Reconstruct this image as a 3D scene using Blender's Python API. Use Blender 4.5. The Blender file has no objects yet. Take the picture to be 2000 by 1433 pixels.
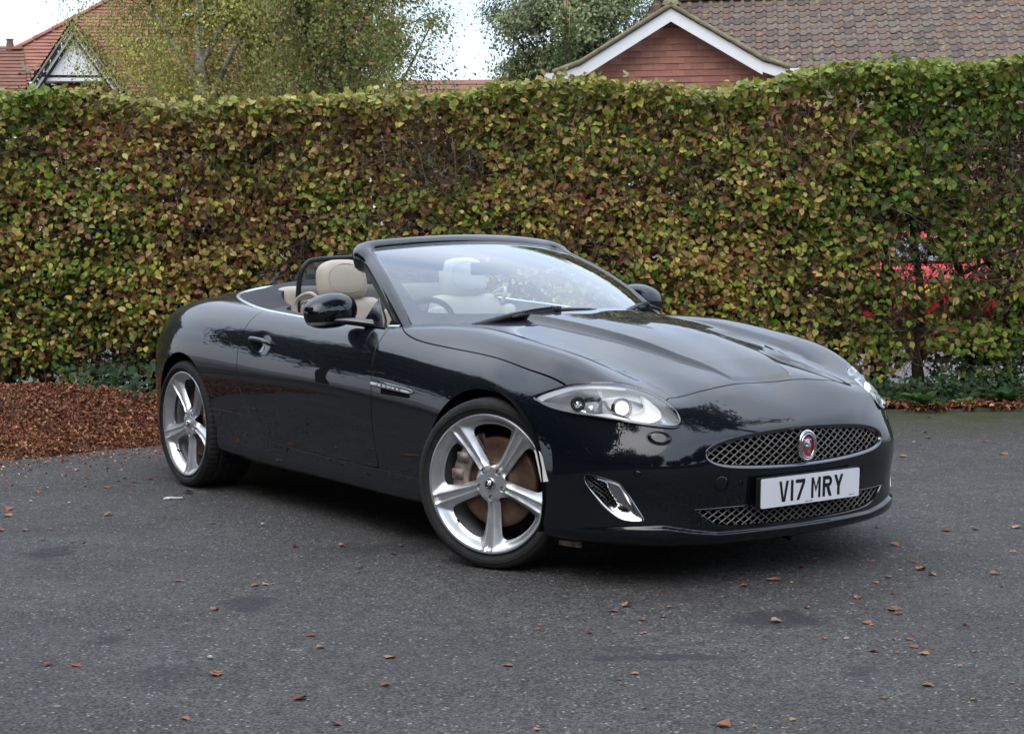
import bpy, bmesh, math, random
import numpy as np
from mathutils import Vector, Matrix, noise
from math import pi, sin, cos, radians

sc = bpy.context.scene
# ------------------------------------------------------------------ camera
cam_data = bpy.data.cameras.new("camera"); cam = bpy.data.objects.new("camera", cam_data)
sc.collection.objects.link(cam); sc.camera = cam
cam_data.sensor_width = 36.0; cam_data.lens = 36.0 * 3221.9 / 2000.0
cam_data.clip_start = 0.1; cam_data.clip_end = 2000
CAM = Vector((5.3677, -4.4983, 1.3045))
_yaw, _pit, _rol = 2.5300, -0.0781, -0.0077
_f = Vector((cos(_yaw)*cos(_pit), sin(_yaw)*cos(_pit), sin(_pit)))
_r = Vector((sin(_yaw), -cos(_yaw), 0)); _u = _r.cross(_f)
_R = _r*cos(_rol) + _u*sin(_rol); _U = -_r*sin(_rol) + _u*cos(_rol)
cam.matrix_world = Matrix(((_R.x,_U.x,-_f.x,CAM.x),(_R.y,_U.y,-_f.y,CAM.y),(_R.z,_U.z,-_f.z,CAM.z),(0,0,0,1)))
# ------------------------------------------------------------------ daylight: bright overcast sky
world = bpy.data.worlds.new("World"); sc.world = world; world.use_nodes = True
wn = world.node_tree; wn.nodes.clear()
def wnode(t, **k):
    n = wn.nodes.new(t)
    for a, b in k.items(): setattr(n, a, b)
    return n
SUN_EL, SUN_AZ = radians(50), radians(-66)          # azimuth in the xy plane, from +x
sky = wnode('ShaderNodeTexSky', sky_type='NISHITA', sun_disc=False, sun_elevation=SUN_EL, sun_rotation=radians(90)-SUN_AZ)
sky.dust_density = 3.0; sky.air_density = 1.0
bg_sky = wnode('ShaderNodeBackground'); bg_sky.inputs[1].default_value = 0.05
wn.links.new(sky.outputs[0], bg_sky.inputs[0])
tc = wnode('ShaderNodeTexCoord'); nz = wnode('ShaderNodeTexNoise'); nz.inputs['Scale'].default_value = 2.2; nz.inputs['Detail'].default_value = 5
mp = wnode('ShaderNodeMapping'); mp.inputs['Scale'].default_value = (1, 1, 2.6)
wn.links.new(tc.outputs['Generated'], mp.inputs[0]); wn.links.new(mp.outputs[0], nz.inputs['Vector'])
cr = wnode('ShaderNodeValToRGB'); cr.color_ramp.elements[0].position = .30; cr.color_ramp.elements[1].position = .72
cr.color_ramp.elements[0].color = (.52, .63, .82, 1); cr.color_ramp.elements[1].color = (.90, .94, 1.0, 1)
wn.links.new(nz.outputs[0], cr.inputs[0])
bg_cl = wnode('ShaderNodeBackground')
# an overcast sky is about twice as bright overhead as at the skyline
sepz = wnode('ShaderNodeSeparateXYZ'); wn.links.new(tc.outputs['Generated'], sepz.inputs[0])
mrz = wnode('ShaderNodeMapRange'); mrz.inputs[1].default_value = 0.05; mrz.inputs[2].default_value = 0.9; mrz.inputs[3].default_value = 0.60; mrz.inputs[4].default_value = 1.50
wn.links.new(sepz.outputs[2], mrz.inputs[0]); wn.links.new(mrz.outputs[0], bg_cl.inputs[1])
wn.links.new(cr.outputs[0], bg_cl.inputs[0])
addn = wnode('ShaderNodeAddShader'); out = wnode('ShaderNodeOutputWorld')
wn.links.new(bg_sky.outputs[0], addn.inputs[0]); wn.links.new(bg_cl.outputs[0], addn.inputs[1]); wn.links.new(addn.outputs[0], out.inputs[0])
sun_d = bpy.data.lights.new("sun", 'SUN'); sun_d.energy = 0.7; sun_d.angle = radians(60); sun_d.color = (1.0, .96, .90)
sun_o = bpy.data.objects.new("sun", sun_d); sc.collection.objects.link(sun_o)
_sd = Vector((cos(SUN_EL)*cos(SUN_AZ), cos(SUN_EL)*sin(SUN_AZ), sin(SUN_EL)))
sun_o.rotation_euler = _sd.to_track_quat('Z', 'Y').to_euler(); sun_o.location = _sd*40
sc.view_settings.view_transform = 'Standard'; sc.view_settings.look = 'None'
sc.view_settings.exposure = 0.85; sc.view_settings.gamma = 1.0
sc.cycles.max_bounces = 8; sc.cycles.transparent_max_bounces = 16

# ------------------------------------------------------------------ helpers
def link(o, parent=None):
    sc.collection.objects.link(o)
    if parent is not None: o.parent = parent
    return o
def tag(o, label=None, cat=None, group=None, kind=None):
    if label: o['label'] = label
    if cat: o['category'] = cat
    if group: o['group'] = group
    if kind: o['kind'] = kind
    return o
def empty(name, loc=(0,0,0), label=None, cat=None, group=None, kind=None):
    o = bpy.data.objects.new(name, None); o.location = loc; o.empty_display_size = .2
    return tag(link(o), label, cat, group, kind)
def fast_mesh(name, V, F, mat=None, smooth=True, normals=None):
    me = bpy.data.meshes.new(name)
    V = np.asarray(V, dtype=np.float32)
    if isinstance(F, np.ndarray):
        n, k = F.shape
        me.vertices.add(len(V)); me.vertices.foreach_set('co', V.ravel())
        me.loops.add(n*k); me.loops.foreach_set('vertex_index', F.astype(np.int32).ravel())
        me.polygons.add(n); me.polygons.foreach_set('loop_start', np.arange(0, n*k, k, dtype=np.int32))
        me.update(calc_edges=True)
    else:
        me.from_pydata([tuple(v) for v in V.tolist()], [], F); me.update()
    if smooth: me.shade_smooth()
    mats = mat if isinstance(mat, (list, tuple)) else [mat]
    for m in mats:
        if m: me.materials.append(m)
    if normals is not None: me.normals_split_custom_set_from_vertices([tuple(x) for x in np.asarray(normals).tolist()])
    return me
def mobj(name, V, F, mat=None, parent=None, smooth=True, normals=None):
    return link(bpy.data.objects.new(name, fast_mesh(name, V, F, mat, smooth, normals)), parent)
def from_bm(name, bm, mat=None, parent=None, smooth=False, sharp=None):
    me = bpy.data.meshes.new(name); bm.to_mesh(me); bm.free()
    for m in (mat if isinstance(mat, (list, tuple)) else [mat]):
        if m: me.materials.append(m)
    if smooth:
        me.shade_smooth()
        if sharp: me.set_sharp_from_angle(angle=radians(sharp))
    return link(bpy.data.objects.new(name, me), parent)
def catmull(P, n=8, closed=False):
    P = [np.array(p, float) for p in P]; N = len(P); out = []
    for i in range(N if closed else N-1):
        if closed: a,b,c,d = P[i-1], P[i], P[(i+1)%N], P[(i+2)%N]
        else: a = P[max(i-1,0)]; b = P[i]; c = P[i+1]; d = P[min(i+2,N-1)]
        for t in np.arange(n)/n:
            out.append(.5*((2*b)+(-a+c)*t+(2*a-5*b+4*c-d)*t*t+(-a+3*b-3*c+d)*t**3))
    if not closed: out.append(P[-1])
    return np.array(out)
def sstep(x): x = np.clip(x, 0, 1); return x*x*(3-2*x)
def tube(P, r, sides=8, closed=False, cap=True):
    """tube along a polyline; r a number or one per point -> V, F"""
    P = np.array(P, float); n = len(P); r = np.broadcast_to(np.array(r, float), (n,))
    if closed: T = np.roll(P,-1,0)-np.roll(P,1,0)
    else: T = np.gradient(P, axis=0)
    T /= np.linalg.norm(T, axis=1)[:,None]+1e-12
    up = np.array([0,0,1.]) if abs(T[0][2]) < .9 else np.array([1.,0,0])
    A = np.cross(T[0], up); A /= np.linalg.norm(A); V = []
    for i in range(n):
        A = A - T[i]*np.dot(A, T[i]); A /= np.linalg.norm(A)+1e-12; B = np.cross(T[i], A)
        for k in range(sides):
            a = 2*pi*k/sides; V.append(P[i]+r[i]*(cos(a)*A+sin(a)*B))
    F = []
    for i in range(n if closed else n-1):
        j = (i+1) % n
        for k in range(sides):
            k2 = (k+1) % sides; F.append((i*sides+k, i*sides+k2, j*sides+k2, j*sides+k))
    if cap and not closed:
        F.append(tuple(range(sides))[::-1]); F.append(tuple((n-1)*sides+k for k in range(sides)))
    return np.array(V), F
def merge(parts):
    V = []; F = []; o = 0
    for v, f in parts:
        v = np.asarray(v); V.append(v); F += [tuple(int(i)+o for i in q) for q in f]; o += len(v)
    return np.concatenate(V), F
def box(c, s, R=None):
    c = np.array(c, float); s = np.array(s, float)/2
    V = np.array([[x,y,z] for x in (-1,1) for y in (-1,1) for z in (-1,1)], float)*s
    if R is not None: V = V@np.array(R).T
    return V+c, [(0,1,3,2),(4,6,7,5),(0,4,5,1),(2,3,7,6),(0,2,6,4),(1,5,7,3)]
def lathe(prof, axis='y', n=48, closed=False):
    """prof [(r, h)] round an axis"""
    V = []; F = []
    for r, h in prof:
        for k in range(n):
            a = 2*pi*k/n
            if axis == 'y': V.append((r*cos(a), h, r*sin(a)))
            elif axis == 'z': V.append((r*cos(a), r*sin(a), h))
            else: V.append((h, r*cos(a), r*sin(a)))
    m = len(prof)
    for i in range(m if closed else m-1):
        j = (i+1) % m
        for k in range(n):
            k2 = (k+1) % n; F.append((i*n+k, i*n+k2, j*n+k2, j*n+k))
    return np.array(V), F
# ------------------------------------------------------------------ car body surface
def cage_data():
    # columns; each: 8 levels bottom -> top (x, w, z)
    cols = [
     [(.80,0,.150),(.868,0,.172),(.885,0,.24),(.893,0,.34),(.902,0,.45),(.888,0,.57),(.80,0,.665),(.677,0,.733)],
     [(.79,.16,.150),(.860,.16,.172),(.882,.16,.24),(.890,.16,.34),(.900,.16,.45),(.882,.165,.57),(.797,.16,.665),(.674,.15,.744)],
     [(.77,.33,.150),(.842,.33,.174),(.864,.33,.24),(.874,.33,.34),(.884,.33,.45),(.868,.34,.568),(.79,.34,.66),(.672,.33,.735)],
     [(.72,.50,.150),(.800,.51,.178),(.815,.52,.245),(.825,.525,.34),(.842,.52,.462),(.806,.523,.572),(.752,.52,.655),(.66,.495,.708)],
     [(.62,.64,.152),(.705,.665,.185),(.715,.675,.25),(.715,.675,.35),(.727,.677,.470),(.674,.672,.590),(.615,.665,.69),(.50,.635,.772)],
     [(.46,.75,.155),(.53,.79,.19),(.54,.80,.255),(.54,.80,.35),(.537,.802,.470),(.440,.790,.632),(.365,.755,.743),(.32,.655,.838)],
     [(.30,.82,.16),(.35,.86,.20),(.35,.868,.265),(.345,.870,.36),(.29,.872,.50),(.20,.845,.685),(.15,.765,.795),(.12,.66,.875)],
     [(0,.86,.17),(0,.895,.215),(0,.905,.30),(0,.912,.44),(0,.905,.60),(-.03,.862,.755),(-.08,.772,.843),(-.10,.67,.903)],
     [(-.4,.86,.19),(-.4,.895,.225),(-.4,.903,.30),(-.4,.910,.46),(-.4,.905,.64),(-.4,.865,.785),(-.4,.785,.868),(-.4,.68,.930)],
     [(-.8,.86,.195),(-.8,.895,.23),(-.8,.903,.31),(-.8,.912,.47),(-.8,.91,.65),(-.8,.878,.80),(-.8,.82,.878),(-.80,.745,.922)],
     [(-1.3,.86,.20),(-1.3,.895,.235),(-1.3,.905,.31),(-1.3,.918,.47),(-1.3,.925,.66),(-1.3,.892,.81),(-1.3,.842,.888),(-1.3,.765,.925)],
     [(-1.8,.86,.20),(-1.8,.898,.24),(-1.8,.908,.32),(-1.8,.925,.48),(-1.8,.932,.67),(-1.8,.90,.825),(-1.8,.848,.912),(-1.8,.768,.95)],
     [(-2.2,.87,.205),(-2.2,.905,.245),(-2.2,.915,.33),(-2.2,.935,.49),(-2.2,.940,.69),(-2.2,.905,.85),(-2.2,.84,.938),(-2.2,.75,.972)],
     [(-2.75,.88,.21),(-2.75,.918,.25),(-2.75,.928,.34),(-2.75,.942,.50),(-2.75,.945,.70),(-2.75,.905,.865),(-2.75,.815,.965),(-2.75,.70,1.002)],
     [(-3.12,.85,.22),(-3.12,.885,.26),(-3.12,.895,.35),(-3.12,.905,.50),(-3.12,.905,.69),(-3.12,.862,.845),(-3.12,.775,.935),(-3.12,.655,.968)],
     [(-3.42,.74,.23),(-3.45,.775,.27),(-3.45,.785,.36),(-3.45,.79,.51),(-3.44,.785,.68),(-3.42,.745,.82),(-3.40,.665,.905),(-3.38,.56,.94)],
     [(-3.62,.58,.24),(-3.69,.61,.28),(-3.71,.62,.37),(-3.72,.62,.51),(-3.71,.61,.67),(-3.68,.57,.80),(-3.63,.50,.885),(-3.58,.42,.925)],
     [(-3.72,.38,.24),(-3.79,.39,.28),(-3.81,.39,.37),(-3.82,.39,.51),(-3.81,.39,.67),(-3.78,.37,.79),(-3.73,.33,.875),(-3.66,.28,.925)],
     [(-3.75,.18,.24),(-3.82,.18,.28),(-3.84,.18,.37),(-3.86,.18,.51),(-3.85,.18,.67),(-3.82,.17,.79),(-3.77,.16,.875),(-3.70,.14,.928)],
     [(-3.76,0,.24),(-3.83,0,.28),(-3.85,0,.37),(-3.87,0,.51),(-3.86,0,.67),(-3.83,0,.79),(-3.78,0,.875),(-3.71,0,.928)],
    ]
    # top rows between the front edge and the rear edge: 4 points (w 0, .15, .33, .5); one row per side column 5..15
    top = [
     [(.475,0,.808),(.475,.145,.808),(.46,.32,.790),(.41,.49,.785)],
     [(.235,0,.868),(.235,.145,.866),(.225,.32,.842),(.19,.50,.838)],
     [(-.03,0,.912),(-.03,.15,.909),(-.04,.33,.888),(-.06,.51,.880)],
     [(-.36,0,.948),(-.36,.15,.945),(-.37,.33,.932),(-.38,.52,.920)],
     [(-.70,0,.972),(-.70,.16,.970),(-.72,.35,.955),(-.76,.57,.938)],
     [(-1.3,0,.965),(-1.3,.18,.965),(-1.3,.38,.955),(-1.3,.59,.94)],
     [(-1.8,0,.995),(-1.8,.18,.992),(-1.8,.38,.982),(-1.8,.59,.965)],
     [(-2.2,0,1.025),(-2.2,.18,1.02),(-2.2,.38,1.01),(-2.2,.58,.992)],
     [(-2.75,0,1.062),(-2.75,.17,1.057),(-2.75,.36,1.045),(-2.75,.55,1.024)],
     [(-3.12,0,1.034),(-3.12,.16,1.031),(-3.12,.34,1.02),(-3.12,.51,.998)],
     [(-3.46,0,.975),(-3.45,.15,.973),(-3.44,.30,.966),(-3.41,.44,.955)],
    ]
    return cols, top
def cage_mesh():
    cols, top = cage_data(); V = []; idx = {}; F = []
    def vid(p, side):
        x, w, z = p; key = (round(x,5), round(w*side,5)+0., round(z,5))
        if key not in idx: idx[key] = len(V); V.append((x, w*side, z))
        return idx[key]
    n = len(cols); K = 8
    for side in (-1, 1):
        for c in range(n-1):
            for k in range(K-1):
                q = [cols[c][k], cols[c+1][k], cols[c+1][k+1], cols[c][k+1]]
                f = [vid(p, side) for p in q]
                F.append(f if side == 1 else f[::-1])
        # top grid rows: row 0 = cols 0..4 level 7 ; rows 1.. = top + side column ; last row = rear columns reversed
        rows = [[cols[j][7] for j in range(5)]]
        for i, t in enumerate(top): rows.append(t+[cols[5+i][7]])
        rows.append([cols[n-1-j][7] for j in range(4)]+[cols[16][7]])
        for i in range(len(rows)-1):
            for j in range(4):
                q = [rows[i][j], rows[i][j+1], rows[i+1][j+1], rows[i+1][j]]
                f = [vid(p, side) for p in q]
                F.append(f if side == 1 else f[::-1])
    return np.array(V), F
def subdivide(V, F, level):
    me = fast_mesh("t", V, F); o = bpy.data.objects.new("t", me); sc.collection.objects.link(o)
    m = o.modifiers.new("s", 'SUBSURF'); m.levels = level; m.use_limit_surface = True; m.boundary_smooth = 'PRESERVE_CORNERS'
    dg = bpy.context.evaluated_depsgraph_get(); e = o.evaluated_get(dg).to_mesh()
    v = np.empty(len(e.vertices)*3, np.float32); e.vertices.foreach_get('co', v)
    f = np.empty(len(e.polygons)*4, np.int32); e.polygons.foreach_get('vertices', f)
    o.evaluated_get(dg).to_mesh_clear(); bpy.data.objects.remove(o); bpy.data.meshes.remove(me)
    return v.reshape(-1,3).astype(float), f.reshape(-1,4)
def interp(x, xs, ys): return np.interp(x, xs, ys)
def vert_normals(V, F):
    N = np.zeros_like(V)
    Fq = np.asarray([list(f)[:3] if len(f) == 3 else list(f)[:4] for f in F]) if not isinstance(F, np.ndarray) else F
    a = V[Fq[:,2]]-V[Fq[:,0]]; b = V[Fq[:,3 if Fq.shape[1] > 3 else 1]]-V[Fq[:,1 if Fq.shape[1] > 3 else 0]]
    n = np.cross(a, b) if Fq.shape[1] > 3 else np.cross(b, a)
    for k in range(Fq.shape[1]): np.add.at(N, Fq[:,k], n)
    return N/(np.linalg.norm(N, axis=1)[:,None]+1e-12)
def hood_h(x, w):
    """height of the bonnet's raised centre and of the valleys beside it"""
    # inner crease: the flank of the raised centre is about 35 mm wide
    wc = interp(x, [-.6,-.34,.05,.40,.68], [.31,.275,.245,.21,.15])
    A = interp(x, [-.75,-.55,-.2,.2,.5,.64,.67], [.014,.023,.027,.024,.015,.005,0])
    wd = interp(x, [-.6,.0,.4,.68], [.042,.038,.028,.016])
    t = (w-(wc-.003))/wd
    h = A*np.where(t < 0, 1-.0*t, np.clip(1-t, 0, 1)**1.7)
    # fender crown: rises out of the valley along the outer crease
    wo = interp(x, [-.8,-.4,.0,.3,.5,.6], [.60,.57,.545,.52,.50,.48])
    B = interp(x, [-.8,-.45,-.1,.25,.42,.52], [0,.009,.014,.013,.007,0])
    return h-B*np.where(w > wo, np.clip(1-(w-wo)/.045, 0, 1)**2, np.clip(1-(wo-w)/.16, 0, 1)**2)
def small_relief(V):
    x, w = V[:,0], np.abs(V[:,1]); z = V[:,2]; V = V.copy()
    # door handle scoop
    sc_ = np.exp(-(((x+1.868)/.060)**2+((z-.800)/.040)**2)**1.5)*(w > .8)
    V[:,1] -= np.sign(V[:,1])*.009*sc_
    # splitter lip along the bottom of the front bumper
    zl = interp(w, [0,.40,.50,.60,.70,.80,.9], [.204,.206,.220,.240,.236,.222,.215]); amp = interp(w, [0,.6,.72,.84], [.012,.012,.006,.001])
    f = (x > .36)*amp*sstep((zl-z)/.012+.5)
    dirx = interp(w, [0,.5,.75,.9], [1,.9,.6,.1]); diry = np.sqrt(1-dirx**2)
    V[:,0] += f*dirx; V[:,1] += f*diry*np.sign(V[:,1])
    return V
def split_quads(V, N, F):
    E = np.concatenate([F[:,[0,1]],F[:,[1,2]],F[:,[2,3]],F[:,[3,0]]]); K = np.sort(E,1); u, inv = np.unique(K, axis=0, return_inverse=True); inv = inv.ravel()
    o = len(V); n = len(F); em = o+inv.reshape(4,n).T; o2 = o+len(u)
    V = np.concatenate([V, V[u].mean(1), V[F].mean(1)]); N2 = np.concatenate([N, N[u].mean(1), N[F].mean(1)]); N2 /= np.linalg.norm(N2,axis=1)[:,None]
    c = o2+np.arange(n)
    return V, N2, np.concatenate([np.stack([F[:,k], em[:,k], c, em[:,k-1]],1) for k in range(4)])
def body_surface(level=4):
    V0, F0 = cage_mesh(); C = V0.copy()
    for it in range(12):
        L, _ = subdivide(C, F0, 1)
        C += (V0-L[:len(V0)])*.8
    V, F = subdivide(C, F0, level)
    V = small_relief(V); N = vert_normals(V, F)
    # the bonnet is split finer so that its creases are crisp
    x, w, z = V[:,0], np.abs(V[:,1]), V[:,2]; top0 = (z > .70) & (x > -.95) & (x < .69) & (w < .74) & (N[:,2] > .3); top = top0 & ((x < .24) | (w < .48))
    m = top[F].all(1); Fr = F[~m]; Vf, Nf, Ff = V, N, F[m]
    for _ in range(2): Vf, Nf, Ff = split_quads(Vf, Nf, Ff)
    used = np.unique(np.concatenate([Ff.ravel(), np.nonzero(top0)[0]])); x, y = Vf[used,0], Vf[used,1]; e = .0012
    h = hood_h(x, np.abs(y)); gx_ = (hood_h(x+e, np.abs(y))-hood_h(x-e, np.abs(y)))/(2*e); gy_ = (hood_h(x, np.abs(y+e))-hood_h(x, np.abs(y-e)))/(2*e)
    Vf = Vf.copy(); Nf = Nf.copy(); old = Nf[used]
    Vf[used,2] += h; nn = old.copy(); nn[:,0] -= gx_*old[:,2]; nn[:,1] -= gy_*old[:,2]; Nf[used] = nn/np.linalg.norm(nn,axis=1)[:,None]
    return Vf, np.concatenate([tri(Fr), tri(Ff)]), Nf

# ------------------------------------------------------------------ materials
def mat(name, col=(.5,.5,.5), rough=.5, metal=0, coat=0, spec=.5, emit=None, estr=0, noise_amt=0, noise_scale=20, col2=None, bump=0, bump_scale=60, alpha=1, trans=0, ior=1.45, rvar=0):
    m = bpy.data.materials.new(name); m.use_nodes = True; nt = m.node_tree; b = nt.nodes['Principled BSDF']
    b.inputs['Base Color'].default_value = (*col, 1); b.inputs['Roughness'].default_value = rough; b.inputs['Metallic'].default_value = metal
    b.inputs['Coat Weight'].default_value = coat; b.inputs['Coat Roughness'].default_value = .015; b.inputs['Specular IOR Level'].default_value = spec
    b.inputs['Transmission Weight'].default_value = trans; b.inputs['IOR'].default_value = ior
    if emit: b.inputs['Emission Color'].default_value = (*emit, 1); b.inputs['Emission Strength'].default_value = estr
    tcn = nt.nodes.new('ShaderNodeTexCoord')
    if col2 is not None:
        n = nt.nodes.new('ShaderNodeTexNoise'); n.inputs['Scale'].default_value = noise_scale; n.inputs['Detail'].default_value = 6; n.inputs['Roughness'].default_value = .65
        nt.links.new(tcn.outputs['Object'], n.inputs['Vector'])
        r = nt.nodes.new('ShaderNodeMapRange'); r.inputs[1].default_value = .35; r.inputs[2].default_value = .65; nt.links.new(n.outputs[0], r.inputs[0])
        mx = nt.nodes.new('ShaderNodeMix'); mx.data_type = 'RGBA'; mx.inputs[6].default_value = (*col, 1); mx.inputs[7].default_value = (*col2, 1)
        nt.links.new(r.outputs[0], mx.inputs[0]); nt.links.new(mx.outputs[2], b.inputs['Base Color'])
    if rvar:
        n = nt.nodes.new('ShaderNodeTexNoise'); n.inputs['Scale'].default_value = 7; n.inputs['Detail'].default_value = 5
        nt.links.new(tcn.outputs['Object'], n.inputs['Vector'])
        r = nt.nodes.new('ShaderNodeMapRange'); r.inputs[3].default_value = max(0,rough-rvar); r.inputs[4].default_value = rough+rvar
        nt.links.new(n.outputs[0], r.inputs[0]); nt.links.new(r.outputs[0], b.inputs['Roughness'])
    if bump:
        n = nt.nodes.new('ShaderNodeTexNoise'); n.inputs['Scale'].default_value = bump_scale; n.inputs['Detail'].default_value = 6
        nt.links.new(tcn.outputs['Object'], n.inputs['Vector'])
        bp = nt.nodes.new('ShaderNodeBump'); bp.inputs['Strength'].default_value = 1; bp.inputs['Distance'].default_value = bump
        nt.links.new(n.outputs[0], bp.inputs['Height']); nt.links.new(bp.outputs[0], b.inputs['Normal'])
    return m
def glass_mat(name, tint=(1,1,1), boost=1.6, base=.02, rough=0.0, haze=0):
    m = bpy.data.materials.new(name); m.use_nodes = True; nt = m.node_tree; nt.nodes.clear()
    o = nt.nodes.new('ShaderNodeOutputMaterial'); t = nt.nodes.new('ShaderNodeBsdfTransparent'); t.inputs[0].default_value = (*tint,1)
    g = nt.nodes.new('ShaderNodeBsdfGlossy'); g.inputs['Roughness'].default_value = rough; g.inputs[0].default_value = (.95,.97,1,1)
    fr = nt.nodes.new('ShaderNodeFresnel'); fr.inputs[0].default_value = 1.52
    ma = nt.nodes.new('ShaderNodeMath'); ma.operation = 'MULTIPLY_ADD'; ma.inputs[1].default_value = boost; ma.inputs[2].default_value = base; ma.use_clamp = True
    nt.links.new(fr.outputs[0], ma.inputs[0]); mx = nt.nodes.new('ShaderNodeMixShader')
    nt.links.new(ma.outputs[0], mx.inputs[0]); nt.links.new(t.outputs[0], mx.inputs[1]); nt.links.new(g.outputs[0], mx.inputs[2])
    last = mx
    if haze:
        d = nt.nodes.new('ShaderNodeBsdfDiffuse'); d.inputs[0].default_value = (.36,.46,.56,1); m2 = nt.nodes.new('ShaderNodeMixShader'); m2.inputs[0].default_value = haze
        nt.links.new(mx.outputs[0], m2.inputs[1]); nt.links.new(d.outputs[0], m2.inputs[2]); last = m2
    nt.links.new(last.outputs[0], o.inputs[0]); return m
def paint_mat():
    m = mat('dark blue metallic paint', (.0016,.0032,.0056), .5, .0, 1.0, .06); nt = m.node_tree; b = nt.nodes['Principled BSDF']
    b.inputs['Coat IOR'].default_value = 1.56; b.inputs['Coat Roughness'].default_value = .012
    tcn = nt.nodes.new('ShaderNodeTexCoord')
    # fine metallic flake and a film of road dust low on the flanks with small specks
    v = nt.nodes.new('ShaderNodeTexVoronoi'); v.inputs['Scale'].default_value = 55; nt.links.new(tcn.outputs['Object'], v.inputs['Vector'])
    lt = nt.nodes.new('ShaderNodeMath'); lt.operation = 'LESS_THAN'; lt.inputs[1].default_value = .055; nt.links.new(v.outputs['Distance'], lt.inputs[0])
    v2 = nt.nodes.new('ShaderNodeTexNoise'); v2.inputs['Scale'].default_value = 9; nt.links.new(tcn.outputs['Object'], v2.inputs['Vector'])
    gt = nt.nodes.new('ShaderNodeMath'); gt.operation = 'GREATER_THAN'; gt.inputs[1].default_value = .56; nt.links.new(v2.outputs[0], gt.inputs[0])
    mu = nt.nodes.new('ShaderNodeMath'); mu.operation = 'MULTIPLY'; nt.links.new(lt.outputs[0], mu.inputs[0]); nt.links.new(gt.outputs[0], mu.inputs[1])
    sp = nt.nodes.new('ShaderNodeSeparateXYZ'); nt.links.new(tcn.outputs['Object'], sp.inputs[0])
    mr = nt.nodes.new('ShaderNodeMapRange'); mr.inputs[1].default_value = .75; mr.inputs[2].default_value = .25; nt.links.new(sp.outputs['Z'], mr.inputs[0])
    mu2 = nt.nodes.new('ShaderNodeMath'); mu2.operation = 'MULTIPLY'; nt.links.new(mu.outputs[0], mu2.inputs[0]); nt.links.new(mr.outputs[0], mu2.inputs[1])
    mm = nt.nodes.new('ShaderNodeMath'); mm.operation = 'MULTIPLY'; mm.inputs[1].default_value = .5; nt.links.new(mu2.outputs[0], mm.inputs[0])
    mx = nt.nodes.new('ShaderNodeMix'); mx.data_type = 'RGBA'; mx.inputs[6].default_value = (.0016,.0032,.0056,1); mx.inputs[7].default_value = (.18,.17,.15,1)
    nt.links.new(mm.outputs[0], mx.inputs[0]); nt.links.new(mx.outputs[2], b.inputs['Base Color'])
    # very slight dust film varies the clear coat
    n = nt.nodes.new('ShaderNodeTexNoise'); n.inputs['Scale'].default_value = 5; n.inputs['Detail'].default_value = 6; nt.links.new(tcn.outputs['Object'], n.inputs['Vector'])
    r = nt.nodes.new('ShaderNodeMapRange'); r.inputs[3].default_value = .0; r.inputs[4].default_value = .012; nt.links.new(n.outputs[0], r.inputs[0]); nt.links.new(r.outputs[0], b.inputs['Coat Roughness'])
    # orange peel
    n2 = nt.nodes.new('ShaderNodeTexNoise'); n2.inputs['Scale'].default_value = 6.0; n2.inputs['Detail'].default_value = 2; nt.links.new(tcn.outputs['Object'], n2.inputs['Vector'])
    bp = nt.nodes.new('ShaderNodeBump'); bp.inputs['Distance'].default_value = .0003; nt.links.new(n2.outputs[0], bp.inputs['Height']); nt.links.new(bp.outputs[0], b.inputs['Coat Normal'])
    return m
M = {}
M['paint'] = paint_mat()
M['black'] = mat('black plastic', (.012,.012,.013), .45, bump=.0006, bump_scale=300)
M['rubber'] = mat('tyre rubber', (.014,.014,.015), .8, col2=(.028,.026,.024), noise_scale=14, bump=.0008, bump_scale=120)
M['gloss_black'] = mat('gloss black trim', (.006,.006,.007), .08, coat=1)
M['void'] = mat('dark cavity', (.004,.004,.004), .9, spec=.1)
M['chrome'] = mat('chrome', (.60,.60,.62), .12, 1, rvar=.06)
M['satin'] = mat('satin bright trim', (.62,.65,.70), .28, 1)
M['alloy'] = mat('silver alloy', (.70,.71,.72), .33, .78, coat=.3, col2=(.54,.54,.55), noise_scale=8, rvar=.06)
M['grille'] = mat('dark chrome mesh', (.30,.28,.26), .34, .8, col2=(.19,.17,.15), noise_scale=30)
M['rust'] = mat('rusty brake steel', (.085,.045,.030), .6, .3, col2=(.15,.095,.07), noise_scale=18)
M['caliper'] = mat('weathered caliper', (.40,.36,.32), .6, .3, col2=(.16,.09,.06), noise_scale=25, bump=.002)
M['leather'] = mat('cream leather', (.50,.45,.37), .5, col2=(.46,.41,.335), noise_scale=6, bump=.0006, bump_scale=90)
M['dark_leather'] = mat('dark trim leather', (.028,.03,.034), .55, bump=.0008, bump_scale=120)
M['fabric'] = mat('folded roof fabric', (.035,.037,.042), .85, bump=.001, bump_scale=400)
M['plate'] = mat('white plate', (.78,.79,.80), .35)
M['ink'] = mat('black lettering', (.008,.008,.008), .4)
M['lamp_grey'] = mat('lamp housing grey', (.42,.43,.44), .35, .35)
M['chrome_dark'] = mat('smoked chrome', (.17,.17,.18), .2, 1)
M['badge_metal'] = mat('badge metal', (.42,.42,.43), .28, 1)
M['lamp_silver'] = mat('lamp reflector', (.80,.81,.82), .16, 1)
M['lamp_dark'] = mat('lamp bezel dark', (.03,.03,.033), .25, .5)
M['lamp_glow'] = mat('lit lamp', (1,1,.95), .3, emit=(1,.97,.86), estr=1.2)
M['lamp_glow_soft'] = mat('glowing reflector bowl', (.9,.9,.85), .35, emit=(1,.96,.82), estr=.03)  # weak emission stands in for lamplight falling on the reflector
M['led'] = mat('running light guide', (.85,.86,.86), .25, emit=(.95,.97,1), estr=.16, bump=.004, bump_scale=130)
M['red'] = mat('badge red enamel', (.45,.012,.02), .25, coat=1)
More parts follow.
